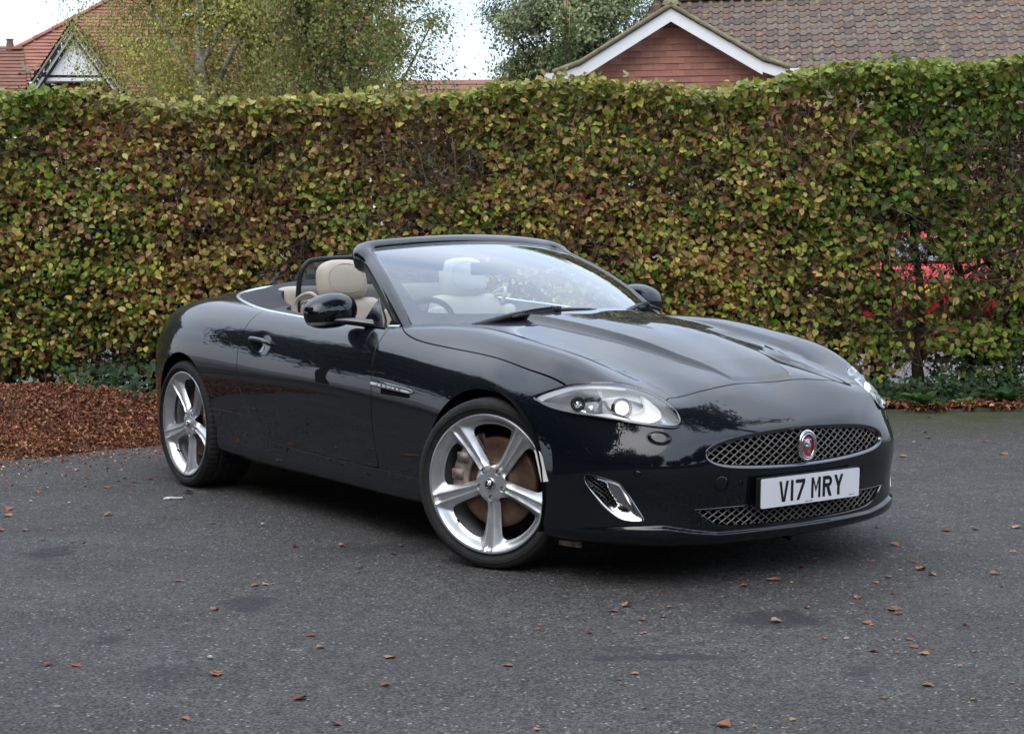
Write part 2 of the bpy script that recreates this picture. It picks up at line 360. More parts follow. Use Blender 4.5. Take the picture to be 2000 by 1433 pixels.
M['white_ref'] = mat('white reflector', (.78,.76,.70), .3, coat=.6)
M['glass'] = glass_mat('windscreen glass', (.60,.73,.77), 1.7, .03, haze=.02)  # haze mixes in a bluish veil standing for sky reflected on the screen
M['lens'] = glass_mat('lamp lens', (.93,.95,.96), 1.1, .01)
M['mesh_net'] = glass_mat('wind deflector net', (.35,.35,.36), .3, .0, .4, haze=.12)
# ------------------------------------------------------------------ surface cutting
def sd_poly(P, Q):
    """signed distance of 2D points P to the closed polygon Q, negative inside"""
    Q = np.asarray(Q, float); out = np.full(len(P), 1e9); inside = np.zeros(len(P), bool)
    lo = Q.min(0)-.12; hi = Q.max(0)+.12
    near = np.all((P >= lo) & (P <= hi), axis=1); p = P[near]; d2 = np.full(len(p), 1e9); ins = np.zeros(len(p), bool)
    for a, b in zip(Q, np.roll(Q, -1, 0)):
        e = b-a; L = e@e
        if L < 1e-14: continue
        t = np.clip(((p-a)@e)/L, 0, 1); d2 = np.minimum(d2, ((p-a-t[:,None]*e)**2).sum(1))
        if a[1] != b[1]:
            c = ((a[1] > p[:,1]) != (b[1] > p[:,1])) & (p[:,0] < (b[0]-a[0])*(p[:,1]-a[1])/(b[1]-a[1])+a[0]); ins ^= c
    d = np.sqrt(d2); out[near] = np.where(ins, -d, d); return out
class Surf:
    def __init__(s, V, T, N): s.V, s.T, s.N = V, T, N
    def compact(s):
        u, inv = np.unique(s.T, return_inverse=True)
        return Surf(s.V[u], inv.reshape(-1,3), s.N[u])
    def clip(s, f):
        """split at f = 0 -> (part where f < 0, part where f > 0)"""
        f = np.where(np.abs(f) < 1e-6, 1e-6, f); neg = f < 0
        t = s.T; c = neg[t].sum(1); V, N = s.V, s.N
        A = t[c == 3]; B = t[c == 0]
        m1 = t[c == 1]; m2 = t[c == 2]
        if len(m1)+len(m2) == 0: return Surf(V, A, N).compact() if len(A) else None, Surf(V, B, N).compact() if len(B) else None
        def rot(m, single_neg):
            k = np.argmax(neg[m] == single_neg, axis=1); r = np.arange(len(m))
            return m[r,k], m[r,(k+1)%3], m[r,(k+2)%3]
        pairs = []; 
        a1,b1,c1 = rot(m1, True); a2,b2,c2 = rot(m2, False)
        E = np.concatenate([np.stack([a1,b1],1), np.stack([a1,c1],1), np.stack([a2,b2],1), np.stack([a2,c2],1)])
        Es = np.sort(E, 1); ue, inv = np.unique(Es, axis=0, return_inverse=True); inv = inv.ravel()
        fa, fb = f[ue[:,0]], f[ue[:,1]]; tt = (fa/(fa-fb))[:,None]
        nv = V[ue[:,0]]*(1-tt)+V[ue[:,1]]*tt; nn = N[ue[:,0]]*(1-tt)+N[ue[:,1]]*tt
        nn /= np.linalg.norm(nn, axis=1)[:,None]+1e-12
        o = len(V); V2 = np.concatenate([V, nv]); N2 = np.concatenate([N, nn]); n1, n2 = len(m1), len(m2)
        ab1 = o+inv[:n1]; ac1 = o+inv[n1:2*n1]; ab2 = o+inv[2*n1:2*n1+n2]; ac2 = o+inv[2*n1+n2:]
        negT = [A, np.stack([a1,ab1,ac1],1), np.stack([ab2,b2,c2],1), np.stack([ab2,c2,ac2],1)]
        posT = [B, np.stack([a2,ab2,ac2],1), np.stack([ab1,b1,c1],1), np.stack([ab1,c1,ac1],1)]
        return Surf(V2, np.concatenate(negT), N2).compact(), Surf(V2, np.concatenate(posT), N2).compact()
    def boundary(s):
        t = s.T; E = np.concatenate([t[:,[0,1]], t[:,[1,2]], t[:,[2,0]]]); K = np.sort(E,1)
        _, idx, cnt = np.unique(K, axis=0, return_index=True, return_counts=True)
        return E[idx[cnt == 1]]
    def off(s, d): return Surf(s.V+s.N*d, s.T, s.N)
    def obj(s, name, m, parent, skirt=.012, skirt_mat=None, curl=.0012):
        """link as one mesh; open edges are folded inwards by skirt, with a small rounded lip"""
        V, N, F = s.V, s.N, [s.T]; mats = [m]; mi = [np.zeros(len(s.T), int)]
        if skirt:
            be = s.boundary(); u, inv = np.unique(be, return_inverse=True); inv = inv.reshape(-1,2)
            ea = V[be[:,1]]-V[be[:,0]]; on = np.cross(ea, N[be[:,0]]); on /= np.linalg.norm(on,axis=1)[:,None]+1e-12   # outward from the panel
            ov = np.zeros((len(u),3)); np.add.at(ov, inv[:,0], on); np.add.at(ov, inv[:,1], on); ov /= np.linalg.norm(ov,axis=1)[:,None]+1e-12
            v0 = V[u]; n0 = N[u]; k = len(u); o = len(V)
            v1 = v0+ov*curl*.7-n0*curl*.3; v2 = v0+ov*curl-n0*curl; v3 = v0+ov*curl-n0*skirt
            V = np.concatenate([V, v1, v2, v3]); N = np.concatenate([N, (n0+ov)*.7071, ov, ov])
            base = u[inv]
            def quad(a, b): return np.concatenate([np.stack([b[:,0],b[:,1],a[:,1]],1), np.stack([b[:,0],a[:,1],a[:,0]],1)])
            i1, i2, i3 = o+inv, o+k+inv, o+2*k+inv
            q = np.concatenate([quad(base,i1), quad(i1,i2)]); F.append(q); mi.append(np.zeros(len(q), int))
            q = quad(i2,i3); F.append(q); mi.append(np.full(len(q), 1 if skirt_mat else 0))
            if skirt_mat: mats.append(skirt_mat)
        T = np.concatenate(F); me = fast_mesh(name, V, T, mats, True, None)
        me.polygons.foreach_set('material_index', np.concatenate(mi).astype(np.int32))
        me.normals_split_custom_set_from_vertices([tuple(x) for x in N.tolist()])
        return link(bpy.data.objects.new(name, me), parent)
def tri(F): return np.concatenate([F[:,[0,1,2]], F[:,[0,2,3]]])

# ------------------------------------------------------------------ the car
CAR = empty('parked_car', (0,0,0), 'dark blue black open-topped convertible parked on tarmac in front of the hedge', 'car')
BV, BF, BN = body_surface(4)
from mathutils.bvhtree import BVHTree
BVH = BVHTree.FromPolygons([Vector(v) for v in BV.tolist()], [tuple(f) for f in BF.tolist()])
def on_front(y, z, off=0.0):
    h = BVH.ray_cast(Vector((3, y, z)), Vector((-1,0,0))); 
    return np.array((h[0]+h[1]*off)) if h[0] else np.array([.8,y,z])
def front_hit(y, z):
    h = BVH.ray_cast(Vector((3, y, z)), Vector((-1,0,0))); return h[0], h[1]
def side_hit(x, z, s=-1):
    h = BVH.ray_cast(Vector((x, 3*s, z)), Vector((0,-s,0))); return h[0], h[1]
def top_hit(x, y):
    h = BVH.ray_cast(Vector((x, y, 3)), Vector((0,0,-1))); return h[0], h[1]
body = Surf(BV, BF, BN).compact()
HL = [(0.269,-0.819,0.695),(0.323,-0.784,0.723),(0.387,-0.745,0.746),(0.463,-0.699,0.758),(0.522,-0.641,0.760),(0.554,-0.585,0.750),(0.611,-0.537,0.726),(0.681,-0.519,0.698),(0.746,-0.515,0.662),(0.780,-0.521,0.627),(0.787,-0.542,0.609),(0.771,-0.578,0.608),(0.730,-0.630,0.615),(0.658,-0.687,0.626),(0.550,-0.744,0.639),(0.454,-0.784,0.647),(0.364,-0.809,0.662),(0.300,-0.819,0.681)]
FOG = [(0.546,-0.796,0.424),(0.561,-0.788,0.431),(0.607,-0.761,0.424),(0.660,-0.724,0.406),(0.674,-0.712,0.389),(0.697,-0.690,0.340),(0.727,-0.663,0.278),(0.727,-0.663,0.264),(0.697,-0.691,0.261),(0.662,-0.720,0.270),(0.616,-0.752,0.308),(0.581,-0.776,0.356),(0.553,-0.793,0.395)]
FOGM = [(0.559,-0.789,0.421),(0.607,-0.761,0.399),(0.622,-0.750,0.391),(0.632,-0.742,0.364),(0.652,-0.726,0.324),(0.649,-0.729,0.310),(0.624,-0.746,0.318),(0.593,-0.768,0.355),(0.564,-0.787,0.401)]
def basis(d, up=(0,0,1)):
    d = np.array(d, float); d /= np.linalg.norm(d); a = np.cross(up, d); a /= np.linalg.norm(a); return a, np.cross(d, a)
def mir(P): P = np.array(P, float); P[...,1] *= -1; return P
def sd_dir(V, P3, d, n=5, closed=True):
    """distance to a 3D outline seen along d, both flanks of the car (mirrored)"""
    a, b = basis(d); P3 = catmull(P3, n, closed); Q = np.stack([P3@a, P3@b], 1)
    W = V.copy(); W[:,1] = -np.abs(W[:,1]); out = sd_poly(np.stack([W@a, W@b], 1), Q)
    return out
DH = (.70,-.52,.42); DF = (.72,-.69,0)
x, w, z = BV[:,0], np.abs(BV[:,1]), BV[:,2]
def hl_f(V): return np.where((V[:,0] > .1) & (V[:,2] > .5), sd_dir(V, HL, DH), .5)
def fog_f(V): return np.where((V[:,0] > .3) & (V[:,2] < .55), sd_dir(V, FOG, DF), .5)
GR = catmull([(-.467,.503),(-.452,.527),(-.40,.548),(-.30,.566),(-.15,.577),(0,.581),(.15,.577),(.30,.566),(.40,.548),(.452,.527),(.467,.503),(.452,.479),(.40,.459),(.30,.446),(.15,.437),(0,.434),(-.15,.437),(-.30,.446),(-.40,.459),(-.452,.479)], 5, True)
LG = np.concatenate([catmull([(-.500,.304),(-.25,.305),(0,.306),(.25,.305),(.500,.304)], 6), catmull([(.495,.300),(.468,.268),(.42,.241),(.35,.226),(.20,.219),(0,.217),(-.20,.219),(-.35,.226),(-.42,.241),(-.468,.268),(-.495,.300)], 6)])
def gr_f(V): return np.where(V[:,0] > .6, sd_poly(V[:,[1,2]], GR), .5)
def lg_f(V): return np.where(V[:,0] > .6, sd_poly(V[:,[1,2]], LG), .5)
def arch_f(V):
    q = np.hypot(V[:,0]-.004, V[:,2]-.338)-.376; r = np.hypot(V[:,0]+2.752, V[:,2]-.335)-.382
    q = np.where(V[:,2] < .338, np.maximum(np.abs(V[:,0]-.004)-.376, -.5), q); r = np.where(V[:,2] < .335, np.abs(V[:,0]+2.752)-.382, r)
    return np.where(np.abs(V[:,1]) > .5, np.minimum(q, r), .5)
COCK = np.array([(-.62,0),(-.62,.30),(-.74,.60),(-.83,.742),(-1.0,.765),(-1.3,.785),(-1.8,.795),(-2.15,.775),(-2.5,.705),(-2.72,.60),(-2.86,.42),(-2.92,.2),(-2.93,0)])
COCKP = np.concatenate([COCK[:4], catmull(COCK[3:], 6)[1:]])
COCKP = np.concatenate([COCKP, (COCKP*[1,-1])[::-1][1:-1]])
def cock_f(V): return np.where(V[:,2] > .84, sd_poly(V[:,[0,1]], COCKP), .5)
def both(Q): return Q
DOOR = np.concatenate([catmull([(-2.035,.99),(-2.044,.954),(-2.064,.907),(-2.078,.848),(-2.086,.776),(-2.085,.704),(-2.075,.633),(-2.045,.550),(-1.995,.481),(-1.924,.409),(-1.855,.362),(-1.80,.345),(-1.739,.336),(-1.496,.323),(-1.149,.316),(-.775,.311)], 5),
                       catmull([(-.772,.329),(-.800,.470),(-.812,.628),(-.827,.732),(-.836,.794),(-.850,.856),(-.862,.901),(-.875,.96)], 5), [(-.9,1.1),(-2.0,1.1)]])
SILL = np.array([(-.30,.300),(-.775,.311),(-1.149,.316),(-1.496,.323),(-1.739,.336),(-1.80,.345),(-1.87,.375),(-1.965,.441),(-2.15,.445),(-2.5,.452),(-2.5,.0),(-.30,0)])
HOODP = [(.674,0),(.684,.12),(.697,.28),(.692,.40),(.676,.495),(.700,.535),(.78,.6),(.62,.80),(.40,.748),(.279,.757),(.156,.766),(.037,.776),(-.105,.788),(-.271,.796),(-.405,.800),(-.541,.804),(-.65,.800),(-.735,.785),(-.80,.755),(-.86,.70),(-.86,0)]
HP = np.array(HOODP); front = catmull(HP[:5], 6); side = catmull(HP[8:20], 6)
HP = np.concatenate([front, HP[5:8], side, [HP[20]]]); HOODQ = np.concatenate([HP, (HP*[1,-1])[::-1][1:-1]])
def hood_f(V): return np.where((V[:,2] > interp(np.abs(V[:,1]), [0,.5,.56,.8], [.6,.6,.69,.70])), sd_poly(V[:,[0,1]], HOODQ), .5)
FB = np.array([(.46,.80),(.43,.752),(.392,.745),(.323,.724),(.264,.700),(.197,.677),(.136,.656),(.0,.60),(0,0),(1.4,0),(1.4,1.2),(.6,1.2)])
BOOT = catmull([(-2.99,0),(-2.99,.25),(-2.95,.45),(-2.86,.60),(-2.75,.665),(-2.80,.705),(-2.95,.70),(-3.2,.655),(-3.5,.52),(-3.66,.40),(-3.8,.38),(-4,.36),(-4,0)], 5)
BOOTQ = np.concatenate([BOOT, (BOOT*[1,-1])[::-1][1:-1]])
G = .0029
def cut(s, f, gap=G):
    """-> inside panel, outside panel, with a shut line between them"""
    v = f(s.V); ins = s.clip(v+gap)[0]; outp = s.clip(v-gap)[1]; return ins, outp
full = body
lens_s, s1 = cut(full, hl_f, .0015)
_, s1 = cut(s1, gr_f, 0); _, s1 = cut(s1, lg_f, 0)
_, s1 = cut(s1, fog_f, .0005); _, s1 = cut(s1, arch_f, 0)
tonneau, s1 = cut(s1, cock_f, .001)
hood, s1 = cut(s1, hood_f)
bumper, s1 = cut(s1, lambda V: sd_poly(V[:,[0,2]], FB))
doors, s1 = cut(s1, lambda V: np.where(np.abs(V[:,1]) > .4, sd_poly(V[:,[0,2]], DOOR), .5))
sill, s1 = cut(s1, lambda V: sd_poly(V[:,[0,2]], SILL), .0012)
boot, s1 = cut(s1, lambda V: np.where(V[:,2] > .60, sd_poly(V[:,[0,1]], BOOTQ), .5))
fenders, quarters = s1.clip(-(s1.V[:,0]+1.5)); fenders = fenders.clip(np.abs(fenders.V[:,1])-.5)[1]
MP, MV = M['paint'], M['void']
def sides(s, name, m=MP, **k):
    a, b = s.clip(s.V[:,1]); a.obj(name, m, CAR, skirt_mat=MV, **k); b.obj(name, m, CAR, skirt_mat=MV, **k)
hood.obj('bonnet', MP, CAR, skirt_mat=MV); bumper.obj('front_bumper', MP, CAR, skirt=.02)
sides(fenders, 'front_wing', skirt=.014); sides(doors, 'door', skirt=.012); sides(sill, 'sill', skirt=.016)
boot.obj('boot_lid', MP, CAR, skirt_mat=MV); quarters.obj('rear_body', MP, CAR, skirt=.014)
# folded roof cover and door tops inside the cockpit rim
INN = catmull([(-.70,0),(-.70,.55),(-.80,.68),(-1.0,.715),(-1.3,.73),(-1.8,.735),(-1.98,.715),(-2.07,.64),(-2.25,.60),(-2.40,.50),(-2.46,.3),(-2.47,0)], 5)
INQ = np.concatenate([INN, (INN*[1,-1])[::-1][1:-1]])
_, rim_s = tonneau.clip(sd_poly(tonneau.V[:,[0,1]], INQ))
rim_s = rim_s.clip(-(rim_s.V[:,0]+.78))[1]
doort, cover = rim_s.clip(-(rim_s.V[:,0]+2.05)) if False else rim_s.clip(-(rim_s.V[:,0]+2.06))
for s_ in (1,-1): doort.clip(doort.V[:,1]*s_)[0].off(-.004).obj('door_top_trim', M['dark_leather'], CAR, skirt=.16)
cs, cv_ = cover.clip(sd_poly(cover.V[:,[0,1]], [( -2.0,-.9),(-2.62,-.9),(-2.52,-.5),(-2.3,-.3),(-2.0,-.3)]))
cover = cover.off(-.004); _din = -sd_poly(cover.V[:,[0,1]], COCKP); cover.V[:,2] += .030*sstep((_din-.03)/.16)*(cover.V[:,0] < -2.0)*sstep((-2.1-cover.V[:,0])/.2); cover.N = vert_normals(cover.V, cover.T); cover.N *= np.sign(cover.N[:,2].sum())
cover.obj('roof_cover', M['fabric'], CAR, skirt=.10)
# inner shell closing the gaps
liner = full.off(-.022)
for f in (hl_f, gr_f, lg_f, fog_f, arch_f, cock_f):
    v = f(liner.V) - (.012 if f in (gr_f, lg_f, hl_f, fog_f) else .004); liner = liner.clip(v)[1]
liner.obj('inner_shell', M['void'], CAR, skirt=0)
# bright waist strip along the cockpit rim
def strip(path, prof, name, m, parent, closed=False):
    """loft a section along path of (p, n, o): prof = [(along o, along n)]"""
    V = []; F = []; k = len(prof)
    for p, n, o in path:
        for a, b in prof: V.append(p+o*a+n*b)
    m_ = len(path)
    for i in range(m_ if closed else m_-1):
        j = (i+1) % m_
        for q in range(k-1): F.append((i*k+q, i*k+q+1, j*k+q+1, j*k+q))
    o_ = mobj(name, V, F, m, parent); o_.data.set_sharp_from_angle(angle=radians(50)); return o_
cpath = []
cc = catmull(COCK[3:], 8); cc = np.concatenate([cc, (cc*[1,-1])[::-1][1:]])
for i, c in enumerate(cc):
    h, n = top_hit(c[0], c[1])
    if h is None: continue
    t = cc[min(i+1,len(cc)-1)]-cc[max(i-1,0)]; t = np.array([t[0],t[1],0]); t /= np.linalg.norm(t)
    n = np.array(n); o = np.cross(t, n); o /= np.linalg.norm(o)
    if o[1]*c[1]+ (o[0]*(c[0]+1.8)) < 0: o = -o
    cpath.append((np.array(h), n, o))
strip(cpath, [(-.006,-.02),(-.006,.001),(-.003,.004),(.004,.0055),(.011,.004),(.015,.0005),(.015,-.004)], 'waist_strip', M['satin'], CAR)
# ---- grilles
def wire_mesh(poly, pitch_y, pitch_z, r, depth, name, m, curve=None):
    Q = np.array(poly); lo = Q.min(0); hi = Q.max(0); parts = []
    slope = pitch_z/pitch_y
    for sgn in (-1, 1):
        c0 = int((lo[1]-hi[1]-(hi[0]-lo[0])*slope)/pitch_z)-2
        for k in range(c0, -c0):
            z0 = (lo[1]+hi[1])/2+k*pitch_z
            ys = np.arange(lo[0], hi[0], .008); zs = z0+sgn*slope*(ys-(lo[0]+hi[0])/2)
            ins = sd_poly(np.stack([ys,zs],1), Q) < -.001
            run = []
            for j in range(len(ys)+1):
                if j < len(ys) and ins[j]: run.append(j)
                else:
                    if len(run) > 2:
                        P = []
                        for jj in run:
                            p, n = front_hit(ys[jj], zs[jj])
                            if p is None: continue
                            d = depth+ .0007*sgn*cos(pi*(ys[jj]/pitch_y*2))
                            P.append(np.array(p)-np.array([d,0,0]))
                        if len(P) > 2: parts.append(tube(P, r, 5))
                    run = []
    if parts:
        V, F = merge(parts); return mobj(name, V, F, m, CAR)
wire_mesh(GR, .0395, .0265, .0028, .020, 'grille_mesh', M['grille'])
wire_mesh(LG, .0395, .0265, .0028, .016, 'lower_grille_mesh', M['grille'])
def ring_on_front(Q, name, m, prof):
    path = []
    for i in range(len(Q)):
        y_, z_ = Q[i]; p, n = front_hit(y_, z_)
        t2 = Q[(i+1)%len(Q)]-Q[i-1]; t = np.array([0,t2[0],t2[1]]); t /= np.linalg.norm(t)+1e-9
        n = np.array(n); o = np.cross(t, n); o /= np.linalg.norm(o)
        c = Q.mean(0); 
        if o[1]*(y_-c[0])+o[2]*(z_-c[1]) < 0: o = -o
        path.append((np.array(p), n, o))
    return strip(path, prof, name, m, CAR, closed=True)
ring_on_front(GR, 'grille_surround', M['chrome_dark'], [(-.010,-.030),(-.010,-.014),(-.008,-.004),(-.003,.000),(.001,.0015),(.004,-.002)])
ring_on_front(LG, 'lower_grille_surround', M['chrome_dark'], [(-.005,-.024),(-.005,-.004),(-.002,.0005),(.001,-.001)])
V, F = merge([box((.72,0,.505),(.012,1.0,.19)), box((.72,0,.26),(.012,1.05,.12)), box((.77,0,.365),(.1,1.05,.05))])
mobj('radiator_backing', V, F, M['void'], CAR, smooth=False)
# badge
bp_, bn_ = front_hit(0, .508); bx0 = bp_.x-.012
def oval_ring(ry, rz, h, rr, name, m, cx):
    P = [(cx+h, ry*cos(a), .508+rz*sin(a)) for a in np.linspace(0, 2*pi, 49)[:-1]]; V, F = tube(P, rr, 8, closed=True); return V, F
V1, F1 = oval_ring(.042,.054,.016,.0075,'','',bx0); V2, F2 = oval_ring(.034,.045,.020,.004,'','',bx0)
badge = mobj('badge', V1, F1, M['chrome'], CAR); mobj('badge_inner_ring', V2, F2, M['chrome'], badge)
def disc(cx, ry, rz, dome, cy=0, cz=.508, n=32, rings=6):
    V = [(cx+dome, cy, cz)]; F = []
    for i in range(1, rings+1):
        f_ = i/rings
        for k in range(n): a = 2*pi*k/n; V.append((cx+dome*(1-f_*f_), cy+ry*f_*cos(a), cz+rz*f_*sin(a)))
    for k in range(n): F.append((0, 1+k, 1+(k+1)%n))
    for i in range(rings-1):
        for k in range(n): a = 1+i*n+k; b = 1+i*n+(k+1)%n; F.append((a, a+n, b+n, b))
    return np.array(V), F
mobj('badge_enamel', *disc(bx0+.014, .034,.046,.004), M['red'], badge)
def cat_face(s=1.0):
    """raised big-cat face, seen from +x, in unit height"""
    parts = []
    rnd = random.Random(4)
    V, F = disc(0, .40, .52, .30, cz=0, n=28, rings=8)
    V2 = V.copy()
    for v in V2:
        yy, zz = v[1], v[2]
        wv = 1.0-.38*max(0, -zz)/.52; v[1] = yy*wv; V2_ = v
        v[0] += .10*math.exp(-((yy/.08)**2))*(zz < .25)                    # nose ridge
        v[0] -= .16*math.exp(-(((abs(yy)-.19)/.07)**2+((zz-.10)/.07)**2))  # eyes
        v[0] += .10*math.exp(-((yy/.16)**2+((zz+.12)/.09)**2))             # muzzle
        v[0] -= .20*math.exp(-((yy/.15)**2+((zz+.33)/.07)**2))             # open mouth
    parts.append((V2, F))
    for sgn in (-1,1):
        e, f = disc(0, .12, .13, .14, cy=sgn*.33, cz=.40, n=12, rings=3); parts.append((e, f))
    V, F = merge(parts); return V*s, F
V, F = cat_face(.052); V[:,0] = V[:,0]*.5+bx0+.017; V[:,2] += .508
mobj('badge_cat', V, F, M['badge_metal'], badge)
# number plate
plate_x = .926; tilt = .02
R_p = np.array([[cos(tilt),0,-sin(tilt)],[0,1,0],[sin(tilt),0,cos(tilt)]])
def plate_pt(u, v, h=0): return np.array([plate_x+h+(v)*.034*0, u, .349+v])+np.array([-v*(-.034),0,0])
bm = bmesh.new()
def rounded(wd, ht, r, n=5):
    P = []
    for cx, cy, a0 in ((wd/2-r,ht/2-r,0),(-wd/2+r,ht/2-r,90),(-wd/2+r,-ht/2+r,180),(wd/2-r,-ht/2+r,270)):
        for k in range(n+1): a = radians(a0+90*k/n); P.append((cx+r*cos(a), cy+r*sin(a)))
    return P
def slab(P, h0, h1, fn):
    n = len(P); V = [fn(u,v,h0) for u,v in P]+[fn(u,v,h1) for u,v in P]
    F = [tuple(range(n))[::-1], tuple(range(n,2*n))]+[(i,(i+1)%n,n+(i+1)%n,n+i) for i in range(n)]
    return np.array(V), F
bm.free()
V, F = slab(rounded(.520,.111,.007), 0, .004, plate_pt); plate = mobj('number_plate', V, F, M['plate'], CAR, smooth=False)
V, F = slab(rounded(.528,.117,.008), -.022, -.0005, plate_pt); mobj('plate_holder', V, F, M['black'], plate, smooth=False)
def stroke(pts, t=.0145):
    """thick mitred polyline -> outline quads"""
    out = []
    for (a, b) in zip(pts[:-1], pts[1:]):
        a = np.array(a, float); b = np.array(b, float); d = (b-a)/np.linalg.norm(b-a); n = np.array([-d[1],d[0]])*t/2
        out.append([a-n, b-n, b+n, a+n])
    return out
H_, W_ = .079, .050; t = .014
def glyph(ch):
    q = []
    if ch == 'V':
        q = [[(0,H_),(t*.98,H_),(W_/2+.000,t*1.15),(W_/2-.0085,0)], [(W_-t*.98,H_),(W_,H_),(W_/2+.0085,0),(W_/2-.0085,0),(W_/2,t*1.15)]]
    elif ch == '1': q = [[(0,0),(t,0),(t,H_),(0,H_)]]
    elif ch == '7': q = [[(0,H_-t),(W_,H_-t),(W_,H_),(0,H_)], [(.006,0),(.021,0),(W_,H_-t*1.0),(W_-.0155,H_-t*1.0)]]
    elif ch == 'M': q = [[(0,0),(t*.9,0),(t*.9,H_),(0,H_)], [(W_-t*.9,0),(W_,0),(W_,H_),(W_-t*.9,H_)], [(t*.9,H_),(t*.9,H_-.020),(W_/2,.020),(W_/2,.042)], [(W_-t*.9,H_),(W_/2,.042),(W_/2,.020),(W_-t*.9,H_-.020)]]
    elif ch == 'R':
        q = [[(0,0),(t,0),(t,H_),(0,H_)]]
        c = [(W_-.021,H_-t/2)]+[(W_-.021+.014*cos(a), H_-.0215-0*1+.0145*sin(a)) for a in np.linspace(pi/2,-pi/2,9)]+[(W_-.021,H_-.036)]
        q += stroke([(t*.9,H_-t/2),(W_-.021,H_-t/2)])+stroke([(t*.9,H_-.036),(W_-.021,H_-.036)])
        cen = (W_-.021, H_-.0215)
        for a0, a1 in zip(np.linspace(pi/2,-pi/2,11)[:-1], np.linspace(pi/2,-pi/2,11)[1:]):
            ro, ri = .0215, .0075
            q.append([(cen[0]+ri*cos(a0),cen[1]+ri*sin(a0)),(cen[0]+ri*cos(a1),cen[1]+ri*sin(a1)),(cen[0]+ro*cos(a1),cen[1]+ro*sin(a1)),(cen[0]+ro*cos(a0),cen[1]+ro*sin(a0))])
        q.append([(.020,H_-.043),(.036,H_-.043),(W_,0),(W_-.016,0)])
    elif ch == 'Y': q = [[(W_/2-t/2,0),(W_/2+t/2,0),(W_/2+t/2,.036),(W_/2-t/2,.036)], [(0,H_),(t*1.05,H_),(W_/2+t/2,.034),(W_/2-t/2,.034)], [(W_,H_),(W_-t*1.05,H_),(W_/2-t/2,.034),(W_/2+t/2,.034)]]
    return q
u = -.1705
for ch in 'V17 MRY':
    if ch == ' ': u += .033-.011; continue
    parts = []
    for kq, Q in enumerate(glyph(ch)):
        n = len(Q); h = .0046+kq*.00004
        Vq = [plate_pt(u+a, b-.0395, h) for a, b in Q]; parts.append((np.array(Vq), [tuple(range(n))]))
    mobj('letter' if not ch.isdigit() else 'numeral', *merge(parts), M['ink'], plate, smooth=False)
    u += (t if ch == '1' else W_)+.011
# maker's small print: two tiny rows of marks
parts = []
for (u0, n_, v0) in ((-.03, 9, -.050), (.205, 7, -.0475)):
    for k in range(n_):
        if (k == 4): continue
        Q = [(u0+k*.0042, v0), (u0+k*.0042+.003, v0), (u0+k*.0042+.003, v0+.0035), (u0+k*.0042, v0+.0035)]
        parts.append((np.array([plate_pt(a,b,.0046) for a,b in Q]), [(0,1,2,3)]))
    mobj('small_print', *merge(parts), M['ink'], plate, smooth=False); parts = []
